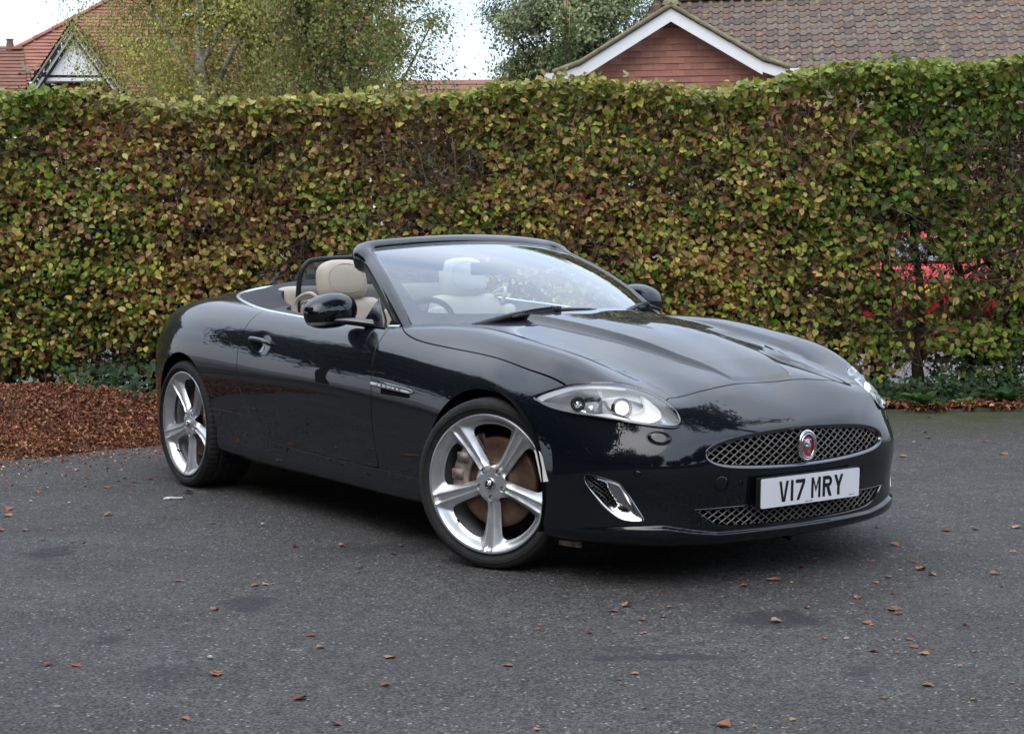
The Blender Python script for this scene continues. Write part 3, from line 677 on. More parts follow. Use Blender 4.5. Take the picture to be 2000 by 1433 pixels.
# ---- headlights
def project_dir(P, d, depth):
    return P-np.array(d)/np.linalg.norm(d)*depth
aH, bH = basis(DH); dH = np.array(DH)/np.linalg.norm(DH)
for sgn in (1, -1):
    mm = (lambda P: np.array(P)) if sgn == 1 else mir
    lamp = empty('headlight', (0,0,0)); lamp.parent = CAR
    half = lens_s.clip(lens_s.V[:,1]*sgn)[0]
    half.obj('lens', M['lens'], lamp, skirt=.004)
    # bowl: the lens outline carried inwards to a back wall that follows the lens at a depth
    ring = catmull(HL, 4, True); cen = ring.mean(0)
    # back wall from the lens surface pushed in
    fv = sd_dir(half.V, HL, DH)
    depth = np.clip(-fv/.045, 0, 1)**.5*.075+.004
    bw = Surf(half.V-(dH*[1,sgn,1])[None,:]*depth[:,None], half.T, half.N); bw.N = vert_normals(bw.V, bw.T)
    bw.obj('bowl', M['lamp_grey'], lamp, skirt=0)
    # black edge seal round the lens
    path = []
    for i in range(len(ring)):
        tt = ring[(i+1)%len(ring)]-ring[i-1]; tt /= np.linalg.norm(tt)
        nn = dH; oo = np.cross(tt, nn); oo /= np.linalg.norm(oo)
        if np.dot(oo, ring[i]-cen) < 0: oo = -oo
        path.append((ring[i], nn, oo))
    path2 = [(mm(p), mm(n), mm(o)) for p, n, o in path]
    strip(path2, [(-.007,.0005),(-.002,.002),(.002,.001),(.003,-.01)], 'seal', M['gloss_black'], lamp, closed=True)
    # running-light guide along the lower edge and round the outer tip
    idx = [5,4,3,2,1,0,17,16,15,14,13,12,11]
    lo_ = catmull([np.array(HL[i]) for i in idx], 6); P = []
    for i, p in enumerate(lo_):
        inward = (cen-p); inward -= dH*np.dot(inward, dH); inward /= np.linalg.norm(inward)
        P.append(p+inward*(.017)-dH*.016)
    P = np.array(P); wdt = np.interp(np.linspace(0,1,len(P)), [0,.18,.42,.7,1], [.003,.006,.017,.012,.007])
    V = []; F = []
    for i, p in enumerate(P):
        inward = (cen-p); inward -= dH*np.dot(inward, dH); inward /= np.linalg.norm(inward)
        V += [p-inward*wdt[i]+dH*.002, p+dH*.006, p+inward*wdt[i]-dH*.004]
    for i in range(len(P)-1):
        for q in (0,1): F.append((i*3+q,i*3+q+1,i*3+3+q+1,i*3+3+q))
    mobj('running_light', mm(V), F, M['led'], lamp)
    # projectors
    def proj_lamp(c, r, glow, name, look=(.86,-.42,.10)):
        a, b = basis(look); d = np.array(look)/np.linalg.norm(look); out_ = []
        c = np.array(c)
        def L(prof, m, nm, n=28):
            V = []; F = []
            for rr, h in prof:
                for k in range(n): an = 2*pi*k/n; V.append(c+a*rr*cos(an)+b*rr*sin(an)+d*h)
            for i in range(len(prof)-1):
                for k in range(n): k2 = (k+1)%n; F.append((i*n+k,i*n+k2,(i+1)*n+k2,(i+1)*n+k))
            return mobj(nm, mm(V), F if sgn == 1 else [f[::-1] for f in F], m, lamp)
        L([(r*1.28,-.02),(r*1.26,.004),(r*1.1,.008),(r*1.0,.002),(r*.86,-.012)], M['lamp_dark'], 'lamp_ring')
        L([(r*.86,-.004),(r*.80,.004),(r*.65,.012),(r*.40,.018),(.0005,.020)], glow, name)
    c_main = np.array([0.619,-0.669,0.683])-dH*.034; c_side = np.array([0.462,-0.757,0.689])-dH*.026
    bm_ = None
    proj_lamp(c_main, .030, M['lamp_glow'], 'main_lamp')
    proj_lamp(c_side, .022, M['lamp_silver'], 'side_lamp', (.75,-.6,.1))
    # bright reflector wing beside the main lamp and a second one by the side lamp
    def petal(pts, m, name, lift=0):
        P = catmull([np.array(q) for q in pts], 4, True); c = P.mean(0); V = [c-dH*.022+dH*lift]; F = []
        n = len(P)
        for f_ in (.4,.75,1): V += [c+(p-c)*f_-dH*(.022*(1-f_**2)+.012)+dH*lift for p in P]
        for k in range(n): F.append((0,1+k,1+(k+1)%n))
        for i in range(2):
            for k in range(n): F.append((1+i*n+k,1+(i+1)*n+k,1+(i+1)*n+(k+1)%n,1+i*n+(k+1)%n))
        return mobj(name, mm(V), F, m, lamp)
    def lerp(i, f): return np.array(HL[i])+(cen-np.array(HL[i]))*f
    petal([lerp(6,.15),lerp(7,.22),lerp(8,.24),lerp(9,.30),lerp(11,.30),lerp(12,.30),lerp(12,.55),(.668,-.61,.685),(.64,-.60,.72)], M['lamp_glow_soft'], 'reflector', -.020)
    petal([lerp(14,.35),lerp(15,.35),lerp(16,.45),lerp(1,.5),lerp(2,.45),lerp(3,.5),(.52,-.69,.69)], M['lamp_silver'], 'side_reflector', -.030)
    # thin chrome blades between the two bowls
    for off_ in (0, .012):
        P = catmull([(.50+off_,-.69,.735),(.535+off_,-.695,.70),(.585+off_,-.70,.665),(.65+off_,-.675,.648)], 6)-dH*.014
        mobj('trim_blade', *(lambda VF: (mm(VF[0]), VF[1]))(tube(P, .0022, 5)), M['chrome'], lamp)
# ---- fog lamp surrounds
aF, bF = basis(DF); dF = np.array(DF)/np.linalg.norm(DF)
fc = np.array(FOG).mean(0)
for sgn in (1,-1):
    mm = (lambda P: np.array(P)) if sgn == 1 else mir
    P = catmull(FOG, 4, True); n = len(P); V = []; F = []
    Mq = catmull(FOGM, 4, True)
    # match each outline point with a point of the mesh opening by angle
    def ang(p, c): v = p-c; return math.atan2(v@bF, v@aF)
    mc = Mq.mean(0); rings = [(-.003,.002,0),( .004,.004,0)]
    inner = []
    for p in P:
        d_ = p-mc; a_ = ang(p, mc); best = min(Mq, key=lambda q: abs((ang(q,mc)-a_+pi)%(2*pi)-pi)); inner.append(best)
    for p, q in zip(P, inner):
        o = (p-fc); o -= dF*(o@dF); o /= np.linalg.norm(o)
        V += [p+o*.004-dF*.004, p+o*.002+dF*.002, p-o*.005+dF*.001, p-o*.009-dF*.007, q+(p-q)*.35-dF*.016, q+dF*(-.020), q-dF*.035]
    for i in range(n):
        j = (i+1)%n
        for k in range(6): F.append((i*7+k,i*7+k+1,j*7+k+1,j*7+k))
    fs = mobj('fog_surround', mm(V), F, M['chrome'], CAR)
    parts = []
    Q2 = np.stack([Mq@aF, Mq@bF],1); lo = Q2.min(0); hi = Q2.max(0); dep = (Mq@dF).mean()-.024
    for s2 in (-1,1):
        for k in range(-14, 15):
            us = np.arange(lo[0]-.0, hi[0], .005); vs = (lo[1]+hi[1])/2+k*.015+s2*.75*(us-(lo[0]+hi[0])/2)
            ins = sd_poly(np.stack([us,vs],1), Q2) < .002
            run = [j for j in range(len(us)) if ins[j]]
            if len(run) > 2: parts.append(tube([aF*us[run[0]]+bF*vs[run[0]]+dF*dep, aF*us[run[-1]]+bF*vs[run[-1]]+dF*dep], .0018, 4))
    V, F = merge(parts); mobj('fog_mesh', mm(V), F, M['gloss_black'], fs)
    V = [mm(q-dF*.036) for q in Mq]; mobj('fog_backing', V, [tuple(range(len(V)))], M['void'], fs, smooth=False)
    # white side reflector let into the bumper edge
    RF = [(0.330,-0.868,0.502),(0.354,-0.862,0.499),(0.370,-0.859,0.480),(0.405,-0.858,0.390),(0.374,-0.866,0.386)]
    V = []; 
    for h in (-.006,.0045):
        for p in RF:
            hit, nn = side_hit(p[0], p[2], -1); pp = np.array(hit) if hit else np.array(p); nn = np.array(nn) if hit else np.array([0,-1,0]); V.append(pp+nn*h)
    k = len(RF); mobj('side_reflector', mm(V), [tuple(range(k,2*k))]+[(i,(i+1)%k,k+(i+1)%k,k+i) for i in range(k)], M['white_ref'], CAR, smooth=False)
    # headlamp washer flap and parking sensors
    def decal(y_, z_, ry, rz, name, m, h=.0012, ring=True, n=26):
        V = []; F = []; rr = [0,.5,.93,1.0]; hh = [h,h,h,-.002]
        for r_, h_ in zip(rr, hh):
            for q in range(n):
                a = 2*pi*q/n; p, nn = front_hit(y_+ry*r_*cos(a), z_+rz*r_*sin(a)); V.append(np.array(p)+np.array(nn)*h_)
        for i in range(3):
            for q in range(n): F.append((i*n+q,(i+1)*n+q,(i+1)*n+(q+1)%n,i*n+(q+1)%n))
        o_ = mobj(name, mm(V), F, m, CAR)
        if ring:
            P = []
            for q in range(n):
                a = 2*pi*q/n; p, nn = front_hit(y_+ry*1.03*cos(a), z_+rz*1.03*sin(a)); P.append(np.array(p)+np.array(nn)*.0006)
            mobj('seam', *(lambda VF: (mm(VF[0]), VF[1]))(tube(P, .0010, 5, closed=True)), M['void'], o_)
        return o_
    decal(-.605,.567,.034,.024,'washer_flap', MP, .0022)
    decal(-.683,.441,.010,.010,'parking_sensor', MP, .0006)
    decal(-.319,.393,.010,.010,'parking_sensor', MP, .0006)
    if sgn == 1: decal(-.403,.395,.029,.029,'towing_cover', MP, .0008)

# ---- windscreen: glass, dark border, body-colour frame
def ws(u, v):
    """u -1..1 across, v 0 bottom .. 1 top"""
    a = abs(u)
    b = np.array([-.455-.355*a**2.3, .705*u, .958-.024*a**2]); t = np.array([-1.352-.085*a**2.2, .535*u, 1.284-.032*a**2])
    p = b*(1-v)+t*v; n = np.array([.55*(1-.3*a), .35*u, .80]); n /= np.linalg.norm(n)
    return p+n*(.045*4*v*(1-v)*(1-.25*a*a))
def ws_n(u, v, e=1e-3):
    n = np.cross(ws(u+e,v)-ws(u-e,v), ws(u,v+e)-ws(u,v-e)); n /= np.linalg.norm(n); return n if n[2] > 0 else -n
nu, nv = 48, 32
us = np.linspace(-1,1,nu+1); vs = np.linspace(-.06,1,nv+1)
GV = np.array([ws(a,b) for b in vs for a in us]); GN = np.array([ws_n(a,b) for b in vs for a in us]); GUV = np.array([(a,b) for b in vs for a in us])
GF = np.array([(j*(nu+1)+i, j*(nu+1)+i+1, (j+1)*(nu+1)+i+1, (j+1)*(nu+1)+i) for j in range(nv) for i in range(nu)])
def rr_path(r=.07, n=6, d=0):
    """outline in (u, v): open at the bottom, rounded top corners, inset d"""
    A = []
    for k in range(21): A.append((-1+d*1.5, -.05+ (1.05-r)*k/20*1.0))
    for k in range(1,n): a = pi*k/(2*n); A.append((-1+d*1.5+r*.9*(1-cos(a)), 1-r-d*1.2+r*sin(a)+ .0*d))
    top = [(u_, 1-d*1.2) for u_ in np.linspace(-1+d*1.5+r*.9, 0, 14)]
    A = [p for p in A if p[1] <= 1-d*1.2]; A += top
    return A+[(-p[0],p[1]) for p in A[::-1][1:]]
GS = Surf(GV, tri(GF), GN); 
# trim the rounded corners
uv = GUV
class SurfUV: pass
def uv_of(S): return None
outer = rr_path(.06); Qo = np.array(outer+[(1,-.3),(-1,-.3)])
W2 = Surf(np.column_stack([GUV[:,0]*.65, GUV[:,1]*.72, np.zeros(len(GUV))]), tri(GF), np.tile([0,0,1.],(len(GUV),1)))
def uvmesh(Qin=None, Qout=None):
    s = W2
    if Qout is not None: s = s.clip(sd_poly(s.V[:,:2], np.array(Qout)*[.65,.72]))[0]
    if Qin is not None: s = s.clip(sd_poly(s.V[:,:2], np.array(Qin)*[.65,.72]))[1]
    V = np.array([ws(p[0]/.65, p[1]/.72) for p in s.V]); N = np.array([ws_n(p[0]/.65, p[1]/.72) for p in s.V]); return Surf(V, s.T, N)
glass = uvmesh(None, Qo).obj('windscreen', M['glass'], CAR, skirt=.004)
Qi = [(-.30,.045),(-.86,.09),(-.93,.17),(-.945,.3),(-.95,.55),(-.945,.80),(-.93,.88),(-.86,.925),(-.55,.935),(-.34,.93),(-.20,.90),(-.10,.83),(.02,.775),(.12,.775),(.20,.83),(.26,.92),(.34,.935),(.86,.925),(.93,.88),(.945,.80),(.95,.55),(.945,.3),(.93,.17),(.86,.09),(.30,.045)]
Qi = catmull(Qi, 4, True)
M['frit'] = mat('printed glass border', (.035,.037,.05), .25)
uvmesh(Qi, Qo).off(-.005).obj('screen_border', M['frit'], glass, skirt=0)
fp = rr_path(.06); path = []
for i in range(len(fp)):
    a, b = fp[i]; p = ws(a,b); n = ws_n(a,b)
    q0 = ws(*fp[max(i-1,0)]); q1 = ws(*fp[min(i+1,len(fp)-1)]); t = (q1-q0)/np.linalg.norm(q1-q0); o = np.cross(t, n); o /= np.linalg.norm(o)
    cdir = p-ws(0,.4)
    if o@cdir < 0: o = -o
    path.append((p, n, o))
k_ = len(path)
# section widens in the corners and header
def frame(name, prof_fn, m, lo, hi):
    V = []; F = []; K = None
    for i in range(lo, hi):
        p, n, o = path[i]; pr = prof_fn(fp[i]); K = len(pr)
        for a, b in pr: V.append(p+o*a+n*b)
    for i in range(hi-lo-1):
        for q in range(K-1): F.append((i*K+q,i*K+q+1,(i+1)*K+q+1,(i+1)*K+q))
    o_ = mobj(name, V, F, m, CAR); o_.data.set_sharp_from_angle(angle=radians(45)); return o_
def prof_paint(f):
    top = sstep((f[1]-.85)/.15)      # header is longer and curls back
    return [(.002,-.012),(.002,.000),(.005,.004+.002*top),(.012,.0065+.006*top),(.028+.002*top,.007+.016*top),(.044+.010*top,.002+.026*top),(.056+.028*top,-.010+.034*top),(.060+.044*top,-.022+.030*top),(.058+.052*top,-.034+.010*top)]
frame('windscreen_frame', prof_paint, MP, 0, k_)
def prof_seal(f):
    top = sstep((f[1]-.85)/.15)
    return [(.0585+.050*top,-.034+.006*top),(.064+.04*top,-.044-.010*top),(.060+.04*top,-.052-.015*top),(.066+.034*top,-.062-.01*top),(.058+.03*top,-.074-.01*top),(.03,-.078),(.0,-.06),(-.004,-.012)]
frame('frame_seal', prof_seal, M['black'], 0, k_)
def prof_gap(f): return [(-.004,.0015),(.0,.0035),(.003,.002),(.003,-.006)]
frame('screen_rubber', prof_gap, M['gloss_black'], 0, k_)
# dark quarter triangle at the foot of the pillar, behind the mirror
for s in (-1,1):
    Vt = np.array([(-.90,s*.785,.912),(-1.09,s*.788,.916),(-1.085,s*.775,.94),(-1.06,s*.752,.99),(-1.035,s*.728,1.035),(-.93,s*.762,.945)]); n2 = np.array([0,s*.006,.002])
    V = np.concatenate([Vt-n2, Vt+n2]); k = 6
    mobj('quarter_trim', V, [tuple(range(k)), tuple(range(2*k-1,k-1,-1))]+[(i,(i+1)%k,k+(i+1)%k,k+i) for i in range(k)], M['gloss_black'], CAR, smooth=False)
# scuttle below the glass
V = []; F = []
ys = np.linspace(-.76,.76,49)
for y in ys:
    a = abs(y)/.705; xb = -.455-.355*min(a,1.08)**2.3; zb = .958-.024*a*a
    V += [(xb+.10, y, zb-.050),(xb+.02,y,zb-.022),(xb-.06,y,zb-.012),(xb-.10,y,zb-.06)]
for i in range(48):
    for q in range(3): F.append((i*4+q,i*4+q+1,i*4+4+q+1,i*4+4+q))
mobj('scuttle_panel', V, F, M['black'], CAR)
# wipers
def wiper(A, B, piv, arm_at, name='wiper'):
    """A..B blade on the glass, piv the arm's foot"""
    A, B, piv = map(np.array, (A, B, piv)); 
    P = [A+(B-A)*t+np.array([0,0,.012*sin(pi*t)]) for t in np.linspace(0,1,14)]
    r = np.interp(np.linspace(0,1,14), [0,.08,.5,.92,1], [.005,.009,.011,.009,.006]); V1 = tube(P, r, 8)
    mid = A+(B-A)*arm_at+np.array([0,0,.020]); Q = catmull([piv, piv+(mid-piv)*.35+np.array([.012,0,.012]), piv+(mid-piv)*.7+np.array([.006,0,.012]), mid], 6)
    V2 = tube(Q, np.linspace(.017,.008,len(Q)), 8); V3 = box(mid, (.035,.03,.026)); V4 = tube([P[2]+np.array([0,0,.014])]+[p+np.array([.004,0,.018]) for p in P[3:7]], .003, 5)
    V5 = tube([piv-np.array([0,0,.05]), piv+np.array([0,0,.012])], .02, 10)
    return mobj(name, *merge([V1,V2,V3,V4,V5]), M['black'], CAR)
def wsp(u, v, h=.018): return ws(u,v)+ws_n(u,v)*h
wiper(wsp(-.52,-.015), wsp(.07,.012), tuple(wsp(-.72,-.05,.0)), .52)
wiper(wsp(.50,.02), wsp(1.0,.0), tuple(wsp(.20,-.04,.0)), .30)
# ---- mirrors
def mirror(s):
    """x forward; built for the right-hand side, mirrored"""
    cx, cy, cz = -1.175, -.908, .984
    def shell(f0, f1, name, m, grow=0.0, nn=36, mm_=24):
        V = []; F = []
        for j in range(mm_+1):
            ph = -pi/2+pi*(f0+(f1-f0)*j/mm_)
            for i in range(nn):
                th = 2*pi*i/nn; c = cos(th); s_ = sin(th); sg = lambda v, e: math.copysign(abs(v)**e, v)
                cp, sp = sg(cos(ph), .75), sg(sin(ph), .85)
                X = (.078+grow)*sg(c,.85)*cp; Y = (.128+grow)*sg(s_,.85)*cp; Z = (.080+grow)*sp
                if c < 0: X *= .55                       # flat glass side faces back
                Z *= 1.0-.22*max(0,-Y/.13)*(Z > 0)        # lower towards the outer end
                V.append((cx+X+.10*(Y*.45)-.25*Z*(Z>0), cy+Y, cz+Z+.06*(Y)))
        for j in range(mm_):
            for i in range(nn): F.append((j*nn+i,j*nn+(i+1)%nn,(j+1)*nn+(i+1)%nn,(j+1)*nn+i))
        V = np.array(V)
        if s > 0: V = mir(V); F = [f[::-1] for f in F]
        return V, F
    mo = mobj('door_mirror', *shell(.30,1.0,'',None), M['gloss_black'] if False else MP, CAR)
    mobj('mirror_base', *shell(0,.295,'',None,-.0015), M['gloss_black'], mo)
    # indicator strip
    V, F = shell(.27,.345,'',None,.0015); V0 = V.copy(); yy = np.abs(V[:,1])
    keep = [f for f in F if min(yy[i] for i in f) > .905 and max(V[i][0] for i in f) > cx-.035]
    mobj('indicator', V, keep, M['lamp_silver'], mo)
    P = np.array([(-1.00,-.735,.905),(-1.04,-.79,.925),(-1.10,-.86,.942),(-1.13,-.92,.948)]); 
    if s > 0: P = mir(P)
    V, F = tube(catmull(P, 5), np.linspace(.034,.026,16), 12); V[:,2] = (V[:,2]-.92)*.62+.925
    mobj('mirror_arm', V, F, M['gloss_black'], mo)
    V, F = lathe([(0.0005,0),(.9,0),(1,.004)], 'x', 28); V = V*[1,.112,.058]; V = V+[cx-.045,cy,cz+.0]
    mobj('mirror_glass', mir(V) if s > 0 else V, F, M['chrome'], mo)
mirror(-1); mirror(1)
# ---- door handles, side vents
for s in (-1,1):
    mm = (lambda P: np.array(P)) if s == -1 else mir
    P = []
    for x_, z_ in [(-1.985,.816),(-1.96,.820),(-1.90,.819),(-1.83,.814),(-1.775,.806),(-1.755,.800)]:
        h, n = side_hit(x_, z_, -1); P.append((np.array(h), np.array(n)))
    lift = [.003,.010,.018,.019,.014,.004]; pts = catmull([p+n*l for (p,n),l in zip(P,lift)], 6)
    V, F = tube(pts, np.interp(np.linspace(0,1,len(pts)), [0,.12,.85,1], [.006,.0115,.0115,.006]), 12)
    hd = mobj('door_handle', mm(V), F, MP, CAR)
    V = []; F = []                                                   # recess scooped behind the handle
    for rr, dd in [(1.0,.0012),(.9,.001),(.6,.0008),(.0,.0006)]:
        for q in range(24):
            a = 2*pi*q/24; h, n = side_hit(-1.868+.036*rr*cos(a), .780+.020*rr*sin(a), -1); V.append(np.array(h)+np.array(n)*dd)
    for i in range(3):
        for q in range(24): F.append((i*24+q,i*24+(q+1)%24,(i+1)*24+(q+1)%24,(i+1)*24+q))
    mobj('handle_recess', mm(V), F, M['gloss_black'], hd)
    # chrome blade over a dark slot on the wing
    def blade(x0, x1, zc0, zc1, h0, h1, lift, m, name, par, n=20):
        V = []; F = []
        for i in range(n+1):
            t = i/n; x_ = x0+(x1-x0)*t; zc = zc0+(zc1-zc0)*t; hh = (h0+(h1-h0)*t)*(1-.9*max(0,(t-.9)/.1)**2)
            for q, dz in enumerate((-1,-.75,0,.75,1)):
                h, nn_ = side_hit(x_, zc+hh*dz, -1); V.append(np.array(h)+np.array(nn_)*([0,1,1.15,1,0][q]*lift))
        for i in range(n):
            for q in range(4): F.append((i*5+q,i*5+q+1,(i+1)*5+q+1,(i+1)*5+q))
        o_ = mobj(name, mm(V), F, m, par); o_.data.set_sharp_from_angle(angle=radians(40)); return o_
    vb = blade(-.812,-.478,.684,.663,.015,.012,.007,M['chrome'],'side_vent',CAR)
    blade(-.735,-.50,.660,.645,.018,.008,.0015,M['void'],'vent_slot',vb)
    # lettering on the blade
    def letter_strokes(ch):
        return {'J':[[(.7,1),(.7,.2),(.45,0),(.15,0),(0,.25)]],'A':[[(0,0),(.5,1),(1,0)],[(.22,.38),(.78,.38)]],'G':[[(.95,.85),(.6,1),(.2,.9),(0,.5),(.2,.1),(.6,0),(.95,.15),(.95,.45),(.6,.45)]],
                'U':[[(0,1),(0,.25),(.25,0),(.7,0),(.95,.25),(.95,1)]],'R':[[(0,0),(0,1),(.65,1),(.9,.75),(.65,.5),(0,.5)],[(.5,.5),(.95,0)]]}[ch]
    parts = []; xx = -.765; step = .036
    for ch in ('JAGUAR' if s == -1 else 'RAUGAJ'):
        for st in letter_strokes(ch):
            for q in stroke([(a*.016,b*.0105) for a,b in st], .0026):
                Vq = []
                for a,b in q:
                    x_ = xx+a if s == -1 else xx+.016-a; zc = .684+(.663-.684)*((x_+.812)/.334)-.0055+b
                    h, nn_ = side_hit(x_, zc, -1); Vq.append(np.array(h)+np.array(nn_)*.0090)
                parts.append((mm(Vq), [(0,1,2,3)]))
        xx += step
    mobj('lettering', *merge(parts), M['ink'], vb, smooth=False)
# ---- interior
def rbox(name, c, s, bev, m, parent, R=None, seg=4, taper=None):
    bm = bmesh.new(); bmesh.ops.create_cube(bm, size=1)
    for v in bm.verts: v.co = Vector((v.co.x*s[0], v.co.y*s[1], v.co.z*s[2]))
    if taper:
        for v in bm.verts:
            if v.co.z > 0: v.co.y *= taper
    bmesh.ops.bevel(bm, geom=bm.edges[:], offset=bev, segments=seg, profile=.6, affect='EDGES')
    Mx = Matrix.Translation(c) @ (R.to_4x4() if R is not None else Matrix.Identity(4)); bm.transform(Mx)
    return from_bm(name, bm, m, parent, True, 60)
ry = lambda d: Matrix.Rotation(radians(d), 3, 'Y')
V, F = merge([box((-1.55,0,.24),(2.3,1.5,.04)), box((-2.62,0,.60),(.05,1.4,.7)), box((-.62,0,.55),(.05,1.4,.66)), box((-1.6,-.72,.51),(2.1,.03,.66)), box((-1.6,.72,.51),(2.1,.03,.66))])
mobj('cabin_tub', V, F, M['dark_leather'], CAR, smooth=False)
def seat(y):
    s = empty('front_seat'); s.parent = CAR
    rbox('seat_back', (-1.965,y,.70), (.15,.50,.62), .065, M['leather'], s, ry(-16), taper=.86)
    rbox('seat_cushion', (-1.62,y,.42), (.54,.50,.17), .06, M['leather'], s, ry(-6))
    for sg in (-1,1): rbox('seat_bolster', (-1.93,y+sg*.225,.70), (.20,.09,.48), .04, M['leather'], s, ry(-16), taper=.9)
    V = []; F = []; sg_ = lambda v, e: math.copysign(abs(v)**e, v)
    for j in range(21):
        ph = -pi/2+pi*j/20
        for i in range(40):
            th = 2*pi*i/40; cp = sg_(cos(ph),.62); V.append(tuple(Vector((-2.03,y,1.095))+ry(-12)@Vector((.064*sg_(cos(th),.75)*cp, .136*sg_(sin(th),.55)*cp*(1-.07*sin(ph)), .104*sg_(sin(ph),.62)))))
    for j in range(20):
        for i in range(40): F.append((j*40+i,j*40+(i+1)%40,(j+1)*40+(i+1)%40,(j+1)*40+i))
    hr = mobj('headrest', V, F, M['leather'], s)
    P = [Vector((-2.03,y,1.095))+ry(-12)@Vector((.058,dy,dz)) for dy,dz in [(.105*cos(a),.075*sin(a)) for a in np.linspace(0,2*pi,33)[:-1]]]
    mobj('headrest_seam', *tube(P, .0018, 5, closed=True), M['leather'], hr)
    for sg in (-1,1): mobj('headrest_post', *tube([(-2.02,y+sg*.07,.90),(-2.03,y+sg*.07,1.03)], .007, 8), M['black'], s)
    rbox('belt_guide', (-2.0,y+(-.20 if y<0 else .20),.995), (.10,.05,.012), .005, M['leather'], s, ry(-8))
    return s
seat(-.37); seat(.37)
rbox('rear_seat', (-2.43,0,.885), (.17,1.06,.34), .06, M['leather'], CAR, ry(-10))
rbox('rear_cushion', (-2.30,0,.62), (.40,1.1,.2), .06, M['leather'], CAR)
# seat-belt loop and stay beside the driver
mobj('belt_loop', *tube(catmull([(-2.09,-.60,.925),(-2.09,-.60,.985),(-2.03,-.60,1.02),(-1.95,-.59,1.035),(-1.92,-.57,1.01),(-1.93,-.56,.96)], 6), .010, 8), M['leather'], CAR)
mobj('belt_loop', *tube(catmull([(-2.09,.60,.925),(-2.09,.60,.985),(-2.03,.60,1.02),(-1.95,.59,1.035),(-1.92,.57,1.01),(-1.93,.56,.96)], 6), .010, 8), M['leather'], CAR)
# wind deflector: hoop and net
hoop = catmull([(-2.20,-.53,.90),(-2.20,-.53,1.0),(-2.19,-.52,1.12),(-2.185,-.49,1.175),(-2.18,-.44,1.198),(-2.18,-.25,1.207),(-2.18,0,1.210),(-2.18,.25,1.207),(-2.18,.44,1.198),(-2.185,.49,1.175),(-2.19,.52,1.12),(-2.20,.53,1.0),(-2.20,.53,.90)], 6)
wd = mobj('wind_deflector', *tube(hoop, .0135, 10), M['black'], CAR)
V = []; F = []
for p in hoop: V += [p, (p[0],p[1],.90)]
for i in range(len(hoop)-1): F.append((i*2,i*2+1,i*2+3,i*2+2))
mobj('deflector_net', V, F, M['mesh_net'], wd)
# dashboard, binnacle, wheel, screen mirror, visors
V = []; F = []; ys = np.linspace(-.72,.72,37)
for y in ys:
    bumpz = .035*math.exp(-((y+.37)/.17)**2)
    for x_, z_ in [(-.70,.90),(-.80,.925),(-.95,.925+bumpz),(-1.04,.915+bumpz*1.2),(-1.10,.875+bumpz),(-1.12,.80),(-1.05,.62)]:
        V.append((x_-.06*(abs(y)/.72)**2*0, y, z_))
for i in range(36):
    for q in range(6): F.append((i*7+q,i*7+q+1,i*7+7+q+1,i*7+7+q))
mobj('dashboard', V, F, M['dark_leather'], CAR)
Rw = Matrix.Rotation(radians(-68), 3, 'Y'); cw = Vector((-1.27,-.37,.845))
P = [cw+Rw@Vector((.185*cos(a),.185*sin(a),0)) for a in np.linspace(0,2*pi,49)[:-1]]
sw = mobj('steering_wheel', *tube(P, .014, 8, closed=True), M['dark_leather'], CAR)
parts = [tube([cw+Rw@Vector((0,0,.01)), cw+Rw@Vector((.18*cos(a),.18*sin(a),0))], .012, 6) for a in (0, pi/2, -pi/2)]+[tube([cw, cw+Rw@Vector((0,0,-.2))], .03, 8)]
V, F = merge(parts); mobj('wheel_spokes', V, F, M['satin'], sw)
h = rbox('wheel_hub', cw, (.14,.15,.05), .02, M['dark_leather'], sw, Rw)
rm = rbox('interior_mirror', (-1.19,0,1.158), (.03,.245,.062), .014, M['black'], CAR, Matrix.Rotation(radians(-8),3,'Z'))
mobj('mirror_stem', *tube([(-1.18,0,1.19),(-1.22,0,1.222),(-1.25,0,1.236)], .010, 8), M['black'], rm)
for y in (-.335,.335): rbox('sun_visor', (-1.425,y,1.190), (.012,.40,.095), .005, M['leather'], CAR, ry(25), taper=1.02)
# door pulls inside on the far door
for s in (-1,1):
    mobj('inner_handle', *tube(catmull([(-1.62,s*.70,.895),(-1.52,s*.672,.925),(-1.38,s*.668,.92),(-1.30,s*.695,.885)], 5), .009, 8), M['satin'], CAR)
    rbox('door_card', (-1.45,s*.715,.70), (1.15,.03,.35), .012, M['leather'], CAR)
